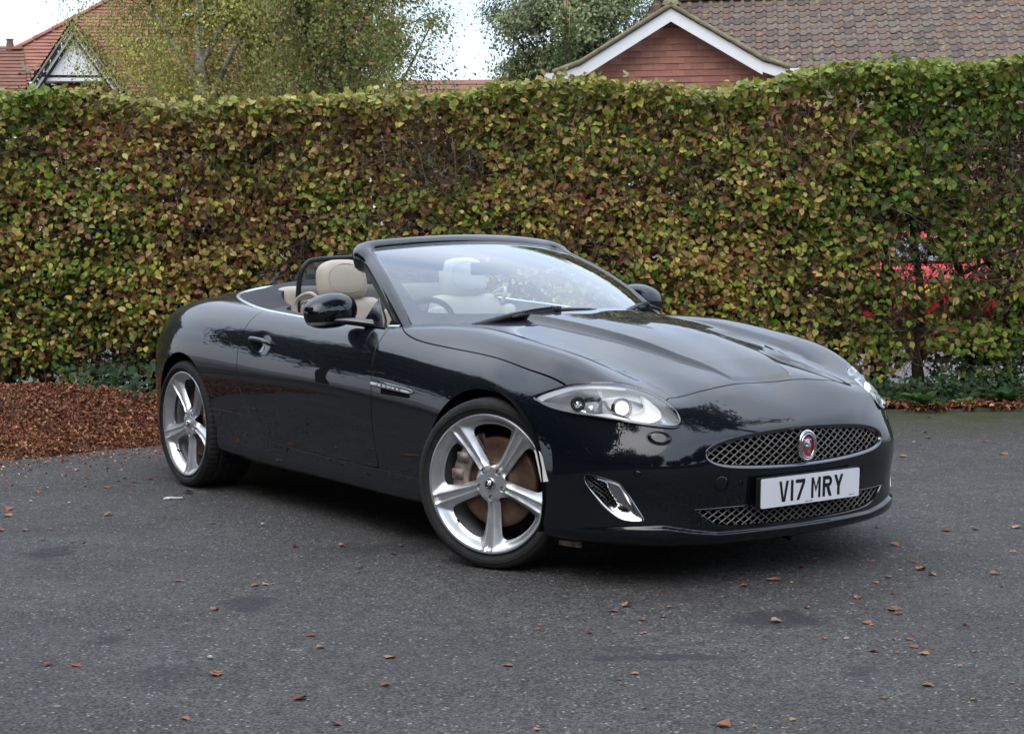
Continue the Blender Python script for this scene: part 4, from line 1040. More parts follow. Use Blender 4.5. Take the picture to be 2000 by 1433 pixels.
# ---- wheels
def rim_mesh():
    nr, nt_ = 64, 400; R0, R1 = .012, .262
    rs = np.linspace(R0, R1, nr); th = np.linspace(0, 2*pi, nt_, endpoint=False)
    RR, TT = np.meshgrid(rs, th, indexing='ij'); RR = RR.ravel(); TT = TT.ravel()
    loc = (TT+pi/2+pi/5) % (2*pi/5)-pi/5                     # angle from the nearest spoke (one points straight down)
    d = np.abs(RR*np.sin(loc)); al = RR*np.cos(loc)
    base = np.interp(al, [0,.035,.06,.10,.17,.235,.262], [-.020,-.021,-.026,-.030,-.022,-.009,-.004])
    ch = .0045+.007*np.clip((al-.05)/.2,0,1)                  # half width of the channel
    hw = .0335+.016*np.clip((al-.09)/.15,0,1)**1.3
    ridge = np.where(d < ch, -.0075, np.where(d < ch+.0025, -.0075+.0090*(d-ch)/.0025, np.where(d < ch+.0065, .0015, .0015-.029*np.clip((d-ch-.0065)/(hw-ch-.0065+1e-6),0,1.6)**1.25)))
    ridge = ridge*sstep((al-.055)/.03)
    # secondary rib lines flanking each spoke near the rim
    spoke = base+ridge
    dish = np.interp(RR, [0,.215,.235,.252,.258,.262], [-.055,-.050,-.036,-.010,-.003,-.001])
    kk = .006; m_ = np.maximum(spoke, dish); a_ = m_+kk*np.log1p(np.exp(-np.abs(spoke-dish)/kk))-kk*0.0
    a_ = np.where(RR > .19, a_, np.maximum(spoke, -.06)); a_ = np.where(RR > .19, np.where(RR<.20, spoke+(a_-spoke)*sstep((RR-.19)/.01), a_), a_)
    # hub pad
    hub = sstep((.062-RR)/.012); a_ = a_*(1-hub)+(-.024)*hub
    # windows: far enough from both neighbouring spokes and inside the rim
    loc2 = 2*pi/5-np.abs(loc); d2 = RR*np.sin(np.minimum(loc2, pi/2))
    g1 = hw-d; g2 = .0355-np.where(loc2 < pi/2, d2, 9); g3 = RR-.224
    k2 = .013; g = k2*np.log(np.exp(np.clip(g1/k2,-30,30))+np.exp(np.clip(g2/k2,-30,30))+np.exp(np.clip(g3/k2,-30,30)))-k2*.35
    V = np.stack([RR*np.cos(TT), -a_*1.0, RR*np.sin(TT)], 1); V[:,1] = -a_
    lug = np.full(len(RR), 9.)
    for k in range(5):
        a = -pi/2+k*2*pi/5; lx, lz = .056*cos(a), .056*sin(a); lug = np.minimum(lug, np.hypot(V[:,0]-lx, V[:,2]-lz)-.0138)
    idx = np.arange(nr*nt_).reshape(nr, nt_); q = []
    i0 = idx[:-1]; i1 = idx[1:]; F = np.stack([i0, np.roll(i0,-1,1), np.roll(i1,-1,1), i1], -1).reshape(-1,4)
    N = vert_normals(V, F)
    if N[:,1].mean() > 0: N = -N; F = F[:,::-1]
    S = Surf(V, tri(F), N)
    f = np.minimum(-g, 0)  # placeholder
    hole = np.minimum(g, lug)          # negative inside a window or a lug pit
    solid = S.clip(hole)[1]
    return solid
RIM = rim_mesh()
def seg_tyre(r, w, rr, nseg=360):
    """tyre round y, centred; outer face towards -y"""
    h = w/2
    prof = [(rr-.004,-h*.80),(rr+.004,-h*.86),(rr+.014,-h*.93),(rr+.035,-h*1.0),((r+rr)/2-.004,-h*1.02),((r+rr)/2-.002,-h*1.005),((r+rr)/2+.006,-h*1.02),(r-.040,-h*1.015),(r-.038,-h*.995),(r-.026,-h*.99),(r-.012,-h*.945),(r-.006,-h*.88),(r-.0025,-h*.78),(r-.001,-h*.62)]
    for c in (-.50,-.17,.17,.50): prof += [(r,h*(c-.075)),(r-.008,h*(c-.055)),(r-.008,h*(c+.055)),(r,h*(c+.075))]
    prof += [(r-.001,h*.62),(r-.004,h*.85),(r-.02,h*.97),((r+rr)/2,h*1.0),(rr,h*.85)]
    V = []; F = []; n = nseg; m_ = len(prof)
    for i, (a, b) in enumerate(prof):
        for k in range(n):
            t = 2*pi*k/n; rad = a
            if 10 <= i <= 13 and k % 5 == 0: rad = a-.003
            if i >= 14 and (r-a) < .002 and k % 6 == (0 if b < 0 else 3): rad = a-.003
            V.append((rad*cos(t), b, rad*sin(t)))
    for i in range(m_-1):
        for k in range(n): F.append((i*n+k,(i+1)*n+k,(i+1)*n+(k+1)%n,i*n+(k+1)%n))
    return np.array(V), F
def wheel(x, y, r, w, face, ang, caliper):
    """face: distance from the centre to the rim lip plane"""
    e = empty('wheel', (x, y, r)); e.parent = CAR; e.rotation_euler = (0,0,ang)
    ty = mobj('tyre', *seg_tyre(r, w, .272), M['rubber'], e); ty.data.set_sharp_from_angle(angle=radians(38))
    S = Surf(RIM.V*[1.03,1,1.03]-[0,face,0], RIM.T, RIM.N); 
    rim = S.obj('rim', M['alloy'], e, skirt=.030, curl=.003)
    V, F = lathe([(.270,-face-.002),(.276,-face-.004),(.278,-face+.004),(.266,-face+.010),(.250,-face+.05),(.246,0),(.250,.10),(.26,.11)], 'y', 96)
    mobj('rim_barrel', V, F, M['alloy'], e)
    parts = []
    for k in range(5):
        a = -pi/2+k*2*pi/5; px_, pz_ = .0577*cos(a), .0577*sin(a)
        V, F = lathe([(.0005,-face+.030),(.0085,-face+.031),(.0100,-face+.036),(.0105,-face+.05)], 'y', 6); parts.append((V+[px_,0,pz_],F))
        V, F = lathe([(.0131,-face+.024),(.0128,-face+.05)], 'y', 16); parts.append((V+[px_,0,pz_],F))
    mobj('wheel_bolts', *merge(parts), M['lamp_grey'], e)
    V, F = lathe([(.0005,-face+.0165),(.016,-face+.0165),(.0185,-face+.0145),(.0215,-face+.0135),(.0235,-face+.016),(.024,-face+.03)], 'y', 36)
    cap = mobj('centre_cap', V, F, M['chrome'], e)
    V, F = lathe([(.0005,-face+.0150),(.0172,-face+.0156)], 'y', 32); mobj('cap_disc', V, F, M['gloss_black'], e)
    V, F = cat_face(.028); V = np.stack([-V[:,1], -face+.0155-V[:,0], V[:,2]], 1); mobj('cap_cat', V, F, M['chrome'], e)
    V, F = lathe([(.05,-.060),(.082,-.062),(.085,-.048),(.100,-.0465),(.102,-.0455),(.120,-.0465),(.140,-.0455),(.142,-.0465),(.160,-.0458),(.178,-.046),(.180,-.040),(.180,-.022),(.178,-.016),(.10,-.016)], 'y', 72); V[:,1] += (.118-face)*-1
    mobj('brake_disc', V, F, M['rust'], e)
    mobj('brake_backplate', *lathe([(.0005,-.005),(.20,-.005),(.2,.004),(.0005,.004)], 'y', 40), M['void'], e)
    # caliper: an arc of chunky cast metal
    V = []; F = []; n = 10; a0, a1 = caliper
    for i in range(n+1):
        a = a0+(a1-a0)*i/n; e_ = .6 if i in (0,n) else 1
        for rr_, hh in ((.125,-.070),(.150,-.078*e_-.01*(1-e_)),(.192,-.074),(.204,-.05),(.204,-.02),(.13,-.03)): V.append((rr_*cos(a), hh, rr_*sin(a)))
    for i in range(n):
        for q in range(6): F.append((i*6+q,i*6+(q+1)%6,(i+1)*6+(q+1)%6,(i+1)*6+q))
    F += [tuple(range(6)), tuple(range(n*6+5,n*6-1,-1))]; parts = [(np.array(V),F)]
    am = (a0+a1)/2
    for da in (-.22,.22): parts.append(box((.168*cos(am+da),-.078,.168*sin(am+da)),(.05,.012,.04)))
    mobj('brake_caliper', *merge(parts), M['caliper'], e)
    V, F = merge([box((-.225*cos(.4),-face+.012,-.225*sin(.9)),(.001,.001,.001)), tube([(-.165,-face+.04,-.165),(-.158,-face+.022,-.158)], .004, 8)])
    mobj('valve', V, F, M['black'], e)
    return e
st = radians(22.5)
wheel(0,-.780,.340,.252,.118, st, (radians(112), radians(205)))
wheel(0,.780,.340,.252,.118, pi+st, (radians(-25), radians(68)))
wheel(-2.752,-.797,.336,.280,.130, 0, (radians(-35), radians(40)))
wheel(-2.752,.797,.336,.280,.130, pi, (radians(140), radians(215)))
# wheel housings and underside
parts = []
for cx_, rr_ in ((.004,.385),(-2.752,.392)):
    for s in (-1,1):
        V = []; F = []
        for k in range(25):
            a = radians(-22+224*k/24)
            for y_ in (.872,.80,.45): V.append((cx_+rr_*(1.0 if y_ > .5 else .95)*cos(a), s*y_, .338+rr_*sin(a)))
            V.append((cx_, s*.45, .338))
        for k in range(24):
            for q in range(3): F.append((k*4+q,k*4+q+1,k*4+4+q+1,k*4+4+q))
        mobj('wheel_housing', V, F, M['void'], CAR)
V, F = merge([box((-1.38,0,.235),(4.0,.96,.03)), box((-1.38,0,.23),(1.9,1.66,.04)), box((.55,0,.185),(.40,1.1,.02)), box((-3.4,0,.26),(.6,1.1,.04))])
mobj('underfloor', V, F, M['void'], CAR, smooth=False)
for s_ in (-1,1): V, F = box((.36,s_*.72,.140),(.13,.012,.04)); V[:,2] += (V[:,0]-.33)*.06; mobj('air_deflector', V, F, M['mortar'] if 'mortar' in M else M['caliper'], CAR, smooth=False)

# ------------------------------------------------------------------ the yard: helpers
# the yard's own axes: l runs along the hedge, d away across the tarmac towards it
YO = np.array([5.3677, -4.4983]); YL = np.array([sin(2.53), -cos(2.53)]); YD = np.array([cos(2.53), sin(2.53)]); YROT = 2.53-pi/2
def Y(l, d, z=0): p = YO+YL*l+YD*d; return (float(p[0]), float(p[1]), float(z))
def Ya(A):
    A = np.asarray(A, float); out = np.empty_like(A); out[:,0] = YO[0]+YL[0]*A[:,0]+YD[0]*A[:,1]; out[:,1] = YO[1]+YL[1]*A[:,0]+YD[1]*A[:,1]; out[:,2] = A[:,2]; return out
rng = np.random.default_rng(11)
def leaf_template(wid=.62, fold=.10, curl=.12):
    """unit leaf along +y, faces +z"""
    V = np.array([(0,0,0),(-.36*wid/.62*.8,.27,fold*.8),(-.5*wid,.58,fold-curl*.3),(0,1,-curl),(.5*wid,.58,fold-curl*.3),(.36*wid/.62*.8,.27,fold*.8),(0,.33,0),(0,.68,-curl*.35)], float)
    F = [(0,6,1),(1,6,7,2),(2,7,3),(0,5,6),(5,4,7,6),(4,3,7)]; return V, F
def scatter_leaves(P, size, nrm, tint, wid=.62, tmpl=None, jitter=.5, droop=0.0, fold=.10, curl=.12, seed=0):
    """one mesh of many leaves. P Nx3 world, nrm Nx3 facing, tint Nx4"""
    r = np.random.default_rng(seed); n = len(P); T, F = leaf_template(wid, fold, curl) if tmpl is None else tmpl
    nrm = nrm+r.normal(0, jitter, (n,3)); nrm /= np.linalg.norm(nrm, axis=1)[:,None]
    up = r.normal(0, 1, (n,3)); up[:,2] -= droop; a = np.cross(up, nrm); a /= np.linalg.norm(a, axis=1)[:,None]+1e-9; b = np.cross(nrm, a)
    s = np.asarray(size)[:,None,None]; cv = r.uniform(.4,1.7,(n,1,1)); TT = np.repeat(T[None], n, 0); TT[:,:,2:3] *= cv
    V = P[:,None,:]+s*(TT[:,:,0:1]*a[:,None,:]+TT[:,:,1:2]*b[:,None,:]+TT[:,:,2:3]*nrm[:,None,:])
    k = len(T); V = V.reshape(-1,3); Fl = []; tris = []
    for f in F: tris += [(f[0],f[i],f[i+1]) for i in range(1,len(f)-1)]
    tris = np.array(tris); FF = (tris[None]+(np.arange(n)*k)[:,None,None]).reshape(-1,3)
    return V, FF, np.repeat(tint, k, 0)
def leaf_obj(name, V, F, C, m, parent=None, smooth=True):
    me = fast_mesh(name, V, F, m, smooth); at = me.color_attributes.new('tint', 'FLOAT_COLOR', 'POINT'); at.data.foreach_set('color', np.asarray(C, np.float32).ravel())
    return link(bpy.data.objects.new(name, me), parent)
def leaf_mat(name, rough=.42, trans=.25, blotch=.35, scale=60):
    m = bpy.data.materials.new(name); m.use_nodes = True; nt = m.node_tree; b = nt.nodes['Principled BSDF']; o = nt.nodes['Material Output']
    at = nt.nodes.new('ShaderNodeAttribute'); at.attribute_name = 'tint'
    g = nt.nodes.new('ShaderNodeNewGeometry'); n = nt.nodes.new('ShaderNodeTexNoise'); n.inputs['Scale'].default_value = scale; n.inputs['Detail'].default_value = 3
    nt.links.new(g.outputs['Position'], n.inputs['Vector'])
    r = nt.nodes.new('ShaderNodeMapRange'); r.inputs[1].default_value = .52; r.inputs[2].default_value = .68; r.inputs[4].default_value = blotch; nt.links.new(n.outputs[0], r.inputs[0])
    mx = nt.nodes.new('ShaderNodeMix'); mx.data_type = 'RGBA'; mx.inputs[7].default_value = (.20,.115,.045,1); nt.links.new(at.outputs['Color'], mx.inputs[6])
    mu = nt.nodes.new('ShaderNodeMath'); mu.operation = 'MULTIPLY'; nt.links.new(r.outputs[0], mu.inputs[0]); nt.links.new(at.outputs['Alpha'], mu.inputs[1]); nt.links.new(mu.outputs[0], mx.inputs[0])
    nt.links.new(mx.outputs[2], b.inputs['Base Color']); b.inputs['Roughness'].default_value = rough; b.inputs['Specular IOR Level'].default_value = .22
    t = nt.nodes.new('ShaderNodeBsdfTranslucent'); nt.links.new(mx.outputs[2], t.inputs[0]); ms = nt.nodes.new('ShaderNodeMixShader'); ms.inputs[0].default_value = trans
    nt.links.new(b.outputs[0], ms.inputs[1]); nt.links.new(t.outputs[0], ms.inputs[2]); nt.links.new(ms.outputs[0], o.inputs[0]); return m
def vnoise(P, scale, seed=0, octv=2):
    """cheap smooth value noise for arrays, about -1..1"""
    P = np.asarray(P, float)*scale+seed*17.3; tot = np.zeros(len(P)); amp = 1; nrm_ = 0
    for o in range(octv):
        i = np.floor(P).astype(np.int64); f = P-i; f = f*f*(3-2*f); acc = 0
        for dx in (0,1):
            for dy in (0,1):
                for dz in (0,1):
                    h = (i[:,0]+dx)*374761393+(i[:,1]+dy)*668265263+(i[:,2]+dz)*2147483647+seed*974634
                    h = (h ^ (h >> 13))*1274126177; h = h ^ (h >> 16); v = (h & 0xffff)/32767.5-1
                    w_ = (f[:,0] if dx else 1-f[:,0])*(f[:,1] if dy else 1-f[:,1])*(f[:,2] if dz else 1-f[:,2]); acc = acc+v*w_
        tot += acc*amp; nrm_ += amp; amp *= .5; P = P*2.03+5.1
    return tot/nrm_
def palette(n, cols, weights, r, var=.22):
    cols = np.array(cols, float); k = r.choice(len(cols), n, p=np.array(weights)/sum(weights)); c = cols[k]*(1+r.normal(0, var, (n,1)))*(1+r.normal(0,.035,(n,3))); return np.clip(c, .003, .9)
M['bark'] = mat('dark bark', (.045,.036,.028), .85, col2=(.09,.075,.055), noise_scale=25, bump=.004, bump_scale=60)
M['twig'] = mat('bare twigs', (.12,.080,.055), .8)
M['leafm'] = leaf_mat('beech leaf'); M['litter'] = leaf_mat('dry leaf', .7, .1, .2, 90); M['treeleaf'] = leaf_mat('tree leaf', .5, .35, .2, 40)
# ------------------------------------------------------------------ ground
def tarmac_mat():
    m = bpy.data.materials.new('worn tarmac'); m.use_nodes = True; nt = m.node_tree; b = nt.nodes['Principled BSDF']; L = nt.links.new
    tc_ = nt.nodes.new('ShaderNodeTexCoord')
    def noise(scale, det=4, rough=.6):
        n = nt.nodes.new('ShaderNodeTexNoise'); n.inputs['Scale'].default_value = scale; n.inputs['Detail'].default_value = det; n.inputs['Roughness'].default_value = rough; L(tc_.outputs['Object'], n.inputs['Vector']); return n.outputs[0]
    def rng_(x, a, b_, c, d):
        r = nt.nodes.new('ShaderNodeMapRange'); r.inputs[1].default_value = a; r.inputs[2].default_value = b_; r.inputs[3].default_value = c; r.inputs[4].default_value = d; L(x, r.inputs[0]); return r.outputs[0]
    def mixc(f, a, b_):
        x = nt.nodes.new('ShaderNodeMix'); x.data_type = 'RGBA'
        for v, k in ((a,6),(b_,7)):
            if isinstance(v, tuple): x.inputs[k].default_value = (*v,1)
            else: L(v, x.inputs[k])
        if isinstance(f, float): x.inputs[0].default_value = f
        else: L(f, x.inputs[0])
        return x.outputs[2]
    def math_(op, a, b_=None):
        x = nt.nodes.new('ShaderNodeMath'); x.operation = op
        for v, k in ((a,0),(b_,1)):
            if v is None: continue
            if isinstance(v, (int,float)): x.inputs[k].default_value = v
            else: L(v, x.inputs[k])
        x.use_clamp = False; return x.outputs[0]
    vo = nt.nodes.new('ShaderNodeTexVoronoi'); vo.inputs['Scale'].default_value = 115; L(tc_.outputs['Object'], vo.inputs['Vector'])
    vo2 = nt.nodes.new('ShaderNodeTexVoronoi'); vo2.inputs['Scale'].default_value = 62; L(tc_.outputs['Object'], vo2.inputs['Vector'])
    sepc = nt.nodes.new('ShaderNodeSeparateColor'); L(vo.outputs['Color'], sepc.inputs[0])
    stone = rng_(sepc.outputs[0], 0, 1, .55, 1.45)                        # each chip its own grey
    base = mixc(rng_(noise(1.1, 5), .35, .65, 0, 1), (.079,.073,.066), (.112,.105,.096))
    base = mixc(rng_(noise(14, 5, .7), .35, .68, 0, 1), base, (.056,.053,.050))
    mul = nt.nodes.new('ShaderNodeVectorMath'); mul.operation = 'SCALE'; L(base, mul.inputs[0]); L(stone, mul.inputs['Scale']); c = mul.outputs[0]
    sepd = nt.nodes.new('ShaderNodeSeparateColor'); L(vo2.outputs['Color'], sepd.inputs[0])
    pale = math_('MULTIPLY', rng_(sepd.outputs[1], .86, .90, 0, 1), rng_(vo2.outputs['Distance'], .0035, .0015, 0, 1) if False else rng_(vo2.outputs['Distance'], .42, .22, 0, 1))
    c = mixc(pale, c, (.30,.30,.29))
    dark = rng_(vo.outputs['Distance'], .45, .75, 0, .85); c = mixc(dark, c, (.017,.016,.015))
    # moss along the kerb and in the damp corner
    sp = nt.nodes.new('ShaderNodeSeparateXYZ'); L(tc_.outputs['Object'], sp.inputs[0])
    md = math_('MULTIPLY', rng_(sp.outputs['Y'], 10.3, 12.1, 0, 1.5), rng_(sp.outputs['X'], 1.9, 3.0, 0, 1))
    ms = math_('MULTIPLY', md, rng_(noise(5, 6, .7), .34, .62, 0, 1)); ms = math_('MINIMUM', ms, .95)
    c = mixc(ms, c, (.040,.055,.008))
    # brown fines washed off the leaf heap and old drips
    mb = math_('MULTIPLY', rng_(sp.outputs['Y'], 7.5, 11, 0, .45), rng_(noise(2.5, 5), .45, .65, 0, 1)); c = mixc(mb, c, (.055,.045,.037))
    rg = rng_(noise(2.0, 4), .4, .6, .72, .86)
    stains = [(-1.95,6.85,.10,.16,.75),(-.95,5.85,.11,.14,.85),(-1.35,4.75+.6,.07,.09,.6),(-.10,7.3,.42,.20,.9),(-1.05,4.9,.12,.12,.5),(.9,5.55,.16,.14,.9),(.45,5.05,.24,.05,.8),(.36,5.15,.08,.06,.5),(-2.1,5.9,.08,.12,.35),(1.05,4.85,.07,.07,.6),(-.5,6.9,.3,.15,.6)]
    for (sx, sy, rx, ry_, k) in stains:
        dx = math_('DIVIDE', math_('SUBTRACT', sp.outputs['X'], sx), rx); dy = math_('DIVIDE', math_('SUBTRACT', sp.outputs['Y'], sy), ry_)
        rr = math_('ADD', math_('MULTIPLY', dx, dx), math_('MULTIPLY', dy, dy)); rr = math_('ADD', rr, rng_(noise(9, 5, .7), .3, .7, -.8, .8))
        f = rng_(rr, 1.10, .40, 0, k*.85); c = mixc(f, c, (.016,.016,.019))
    L(c, b.inputs['Base Color']); L(rg, b.inputs['Roughness']); b.inputs['Specular IOR Level'].default_value = .35
    bp = nt.nodes.new('ShaderNodeBump'); bp.inputs['Distance'].default_value = .004; bp.inputs['Strength'].default_value = .9
    h = math_('SUBTRACT', noise(60, 4), math_('MULTIPLY', vo.outputs['Distance'], .9)); L(h, bp.inputs['Height'])
    bp2 = nt.nodes.new('ShaderNodeBump'); bp2.inputs['Distance'].default_value = .02; L(noise(3, 4), bp2.inputs['Height']); L(bp.outputs[0], bp2.inputs['Normal']); L(bp2.outputs[0], b.inputs['Normal'])
    return m
yard = bpy.data.objects.new("yard_axes", None)
def ylocal(name, V, F, m, parent=None, smooth=False, kind=None, label=None, cat=None, group=None):
    """mesh given in yard coordinates; the object itself stands in the yard frame"""
    o = mobj(name, V, F, m, parent, smooth)
    if parent is None: o.location = (YO[0], YO[1], 0); o.rotation_euler = (0,0,YROT)
    return tag(o, label, cat, group, kind)
gx = np.linspace(-40, 40, 81); gy = np.linspace(-60, 12.16, 73)
V = [(a,b,.012*math.sin(a*.5)*math.sin(b*.4)*0) for b in gy for a in gx]; F = [(j*81+i,j*81+i+1,(j+1)*81+i+1,(j+1)*81+i) for j in range(72) for i in range(80)]
ylocal('tarmac', V, F, tarmac_mat(), kind='structure')
bpy.data.objects.remove(yard)
M['soil'] = mat('dark soil', (.028,.018,.012), .95, col2=(.06,.032,.018), noise_scale=9, bump=.02, bump_scale=14)
M['pavement'] = mat('pale pavement', (.15,.145,.14), .85, col2=(.11,.105,.10), noise_scale=3, bump=.003, bump_scale=40)
M['concrete'] = mat('weathered concrete', (.16,.145,.12), .9, col2=(.075,.075,.05), noise_scale=8, bump=.004, bump_scale=60)
ylocal('soil_bed', [(-40,12.12,.02),(40,12.12,.02),(40,12.6,.05),(-40,12.6,.05),(-40,14.2,.03),(40,14.2,.03)], [(0,1,2,3),(3,2,5,4)], M['soil'], kind='structure')
ylocal('street', [(-140,14.2,.0),(140,14.2,.0),(140,400,.0),(-140,400,.0)], [(0,1,2,3)], M['pavement'], kind='structure')
ylocal('far_ground', [(-300,-300,-.03),(300,-300,-.03),(300,500,-.03),(-300,500,-.03)], [(0,1,2,3)], mat('far earth', (.09,.09,.08), .95, col2=(.06,.075,.04), noise_scale=.3), kind='structure')
kerb = empty('kerb', (0,0,0), None, None, None, 'structure'); kerb.location = (YO[0],YO[1],0); kerb.rotation_euler = (0,0,YROT)
xk = -5.6; bm0 = None
while xk < 8.0:
    ln = .90; bm = bmesh.new(); bmesh.ops.create_cube(bm, size=1)
    for v in bm.verts: v.co = Vector((v.co.x*(ln-.012), v.co.y*.055, v.co.z*.13))
    bmesh.ops.bevel(bm, geom=bm.edges[:], offset=.008, segments=2, affect='EDGES')
    o = from_bm('kerbstone', bm, M['concrete'], kerb); o.location = (xk+ln/2, 12.14+.0*xk+random.Random(int(xk*10)).uniform(-.012,.012), random.Random(int(xk*7)).uniform(-.055,-.035)+.0); o.rotation_euler = (0,0,random.Random(int(xk*3)).uniform(-.02,.02)); xk += ln
# ------------------------------------------------------------------ the hedge
HX0, HX1 = -6.6, 7.0
def hedge_top(l): return 2.41+.05*np.sin(l*1.3+1)+.03*np.sin(l*3.1)+.015*np.clip(l+1,0,9)+.20*sstep((l-1.4)/1.6)-.06*sstep((l+3.6)/-1)
def hedge_front(l, z): return 12.75-.0*l+.10*vnoise(np.stack([l,z,0*l],1), .9, 3)-.06*np.sin(z*2.2)+.10*vnoise(np.stack([l,z*1.3,0*l],1), 3.6, 6)
hedge = empty('beech_hedge', (0,0,0), 'tall clipped beech hedge with green and browning leaves behind the dark convertible', 'hedge')
r = np.random.default_rng(5)
def hedge_density(l, z):
    """thin places where twigs and the street show through, 0..1"""
    P = np.stack([l*.75, z*1.3, 0*l], 1); n1 = vnoise(P, 1.5, 8, 3); n2 = vnoise(P, .55, 21, 2); n3 = vnoise(P, 4.2, 14, 2)
    return np.clip((.76+.60*n1+.35*n2+1.25*n3)*(1-.85*np.exp(-((l-3.2)/.34)**2-((z-.95)/.22)**2))*(1-.6*np.exp(-((l+2.95)/.5)**2-((z-1.22)/.14)**2)), .04, 1)
def browning(l, z):
    P = np.stack([l, z*1.6, 0*l], 1); top = z/2.5
    b = .56+.80*vnoise(P, 1.1, 31, 3)+.22*np.exp(-((l+.6)/1.9)**2)-.38*sstep((l-1.8)/1.6)-.22*sstep((-2.6-l)/1.2)*1+.05
    b += .18*np.exp(-((top-.86)/.08)**2)*(l < 2)
    return np.clip(b, 0, 1)
GREEN = [(.125,.215,.028),(.170,.260,.032),(.235,.315,.040),(.078,.150,.034),(.32,.37,.055)]
WARM = [(.37,.37,.062),(.48,.40,.090),(.42,.285,.095),(.29,.13,.050),(.58,.48,.17)]
DEAD = [(.22,.085,.035),(.29,.14,.06),(.14,.055,.025),(.37,.22,.11)]
def hedge_colours(l, z, r):
    n = len(l); b = browning(l, z); u = r.random(n)
    cg = palette(n, GREEN, [3,3,3,2,2], r); cw = palette(n, WARM, [4,4,3,1.2,2], r); cd = palette(n, DEAD, [3,3,2,2], r)
    pdead = .03+.55*np.clip(b-.42,0,1); pwarm = .08+.62*b
    c = np.where((u < pdead)[:,None], cd, np.where((u < pdead+pwarm)[:,None], cw, cg))
    c *= (1.0-.20*sstep((l-1.5)/2)[:,None]*np.array([1,.75,1]))
    top = sstep((z-hedge_top(l)+.16)/.12); c = c*(1-.55*top[:,None])+palette(n, [(.27,.30,.05),(.20,.26,.05),(.30,.24,.05),(.12,.17,.035)], [3,3,1,2], r)*.55*top[:,None]
    a = np.clip(.3+1.2*b, 0, 1); return np.column_stack([c, a])
n0 = 140000
l = r.uniform(HX0, HX1, n0); tt = r.random(n0)**.95; hz = hedge_top(l); z = .22+.12*vnoise(np.stack([l,0*l,0*l],1), 1.7, 2)+(hz-.22)*tt
keep = r.random(n0) < hedge_density(l, z)*(.35+.65*sstep((z-.25)/.35)); l, z = l[keep], z[keep]; n = len(l)
# gather the leaves into short sprays so that they overlap in layers
dep = r.exponential(.13, n); dep = np.clip(dep, 0, .8)
d = hedge_front(l, z)+dep+r.normal(0,.03,n)
strayed = r.random(n) < .02; z = np.where(strayed & (z > 2.2), z+r.uniform(0,.12,n), z)
P = Ya(np.stack([l, d, z], 1)); nr_ = np.tile(np.array([-YD[0],-YD[1],.55]), (n,1))
DK = [(.075,.034,.018),(.11,.052,.026),(.055,.033,.018)]; inner = r.random(n) < .80*sstep((dep-.07)/.16)  # deep leaves: withered brown, also darkened to paint in the hedge's inner shade
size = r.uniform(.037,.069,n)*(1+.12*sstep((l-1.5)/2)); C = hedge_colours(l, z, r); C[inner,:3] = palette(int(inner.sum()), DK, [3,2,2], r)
order = np.argsort(d-.9*(np.abs(l) < 4.0)*1.0-size*2)   # most prominent first
vis = order[(np.abs(l[order]) < 4.1)]
pick = r.choice(vis[:9000], 300, replace=False); mask = np.ones(n, bool); mask[pick] = False
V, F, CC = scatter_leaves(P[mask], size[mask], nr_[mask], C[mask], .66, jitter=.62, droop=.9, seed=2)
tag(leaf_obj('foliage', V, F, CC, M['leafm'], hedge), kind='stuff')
# 300 of the front leaves as pieces of their own; alike ones share their mesh
variants = []
for k in range(24):
    Vk, Fk, Ck = scatter_leaves(np.zeros((1,3)), np.array([1.0]), np.array([[0,0,1.]]), C[pick[k]][None], .68, jitter=.0, seed=100+k)
    variants.append(leaf_obj('leaf', Vk, Fk, Ck, M['leafm']).data)
    bpy.data.objects.remove(bpy.data.objects[-1]) if False else None
for o in [o for o in sc.objects if o.name.startswith('leaf') and o.parent is None]: bpy.data.objects.remove(o)
for k, i in enumerate(pick):
    o = link(bpy.data.objects.new('leaf', variants[k % 24]), hedge)
    nn = Vector(nr_[i])+Vector(r.normal(0,.4,3)); o.rotation_euler = (nn.to_track_quat('Z','Y').to_matrix() @ Matrix.Rotation(r.uniform(0,6.28),3,'Z')).to_euler()
    s_ = size[i]; o.scale = (s_,s_,s_); o.location = P[i]+np.array([-YD[0],-YD[1],0])*.02
# back and top of the hedge
n = 42000; l = r.uniform(HX0, HX1, n); z = .25+(hedge_top(l)-.35)*r.random(n); keep = r.random(n) < (.35+.65*hedge_density(l+.3, z))*(1-.9*np.exp(-((l-3.45)/.42)**2-((z-1.0)/.25)**2))*(1-.6*np.exp(-((l+3.1)/.5)**2-((z-1.22)/.14)**2)); l, z = l[keep], z[keep]; n = len(l)
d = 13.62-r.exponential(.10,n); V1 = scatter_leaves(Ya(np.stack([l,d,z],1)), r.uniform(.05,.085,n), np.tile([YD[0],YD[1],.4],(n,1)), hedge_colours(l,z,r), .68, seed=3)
n = 15000; l = r.uniform(HX0, HX1, n); d = r.uniform(12.72,13.6,n); z = hedge_top(l)-r.exponential(.05,n)+.07*vnoise(np.stack([l,d,0*l],1), 3, 5)+(r.random(n) < .03)*r.uniform(0,.09,n)
V2 = scatter_leaves(Ya(np.stack([l,d,z],1)), r.uniform(.045,.085,n), np.tile([-YD[0]*.5,-YD[1]*.5,.9],(n,1)), hedge_colours(l,z+.1,r), .68, jitter=.6, seed=4)
V = np.concatenate([V1[0],V2[0]]); F = np.concatenate([V1[1],V2[1]+len(V1[0])]); tag(leaf_obj('top_foliage', V, F, np.concatenate([V1[2],V2[2]]), M['leafm'], hedge), kind='stuff')
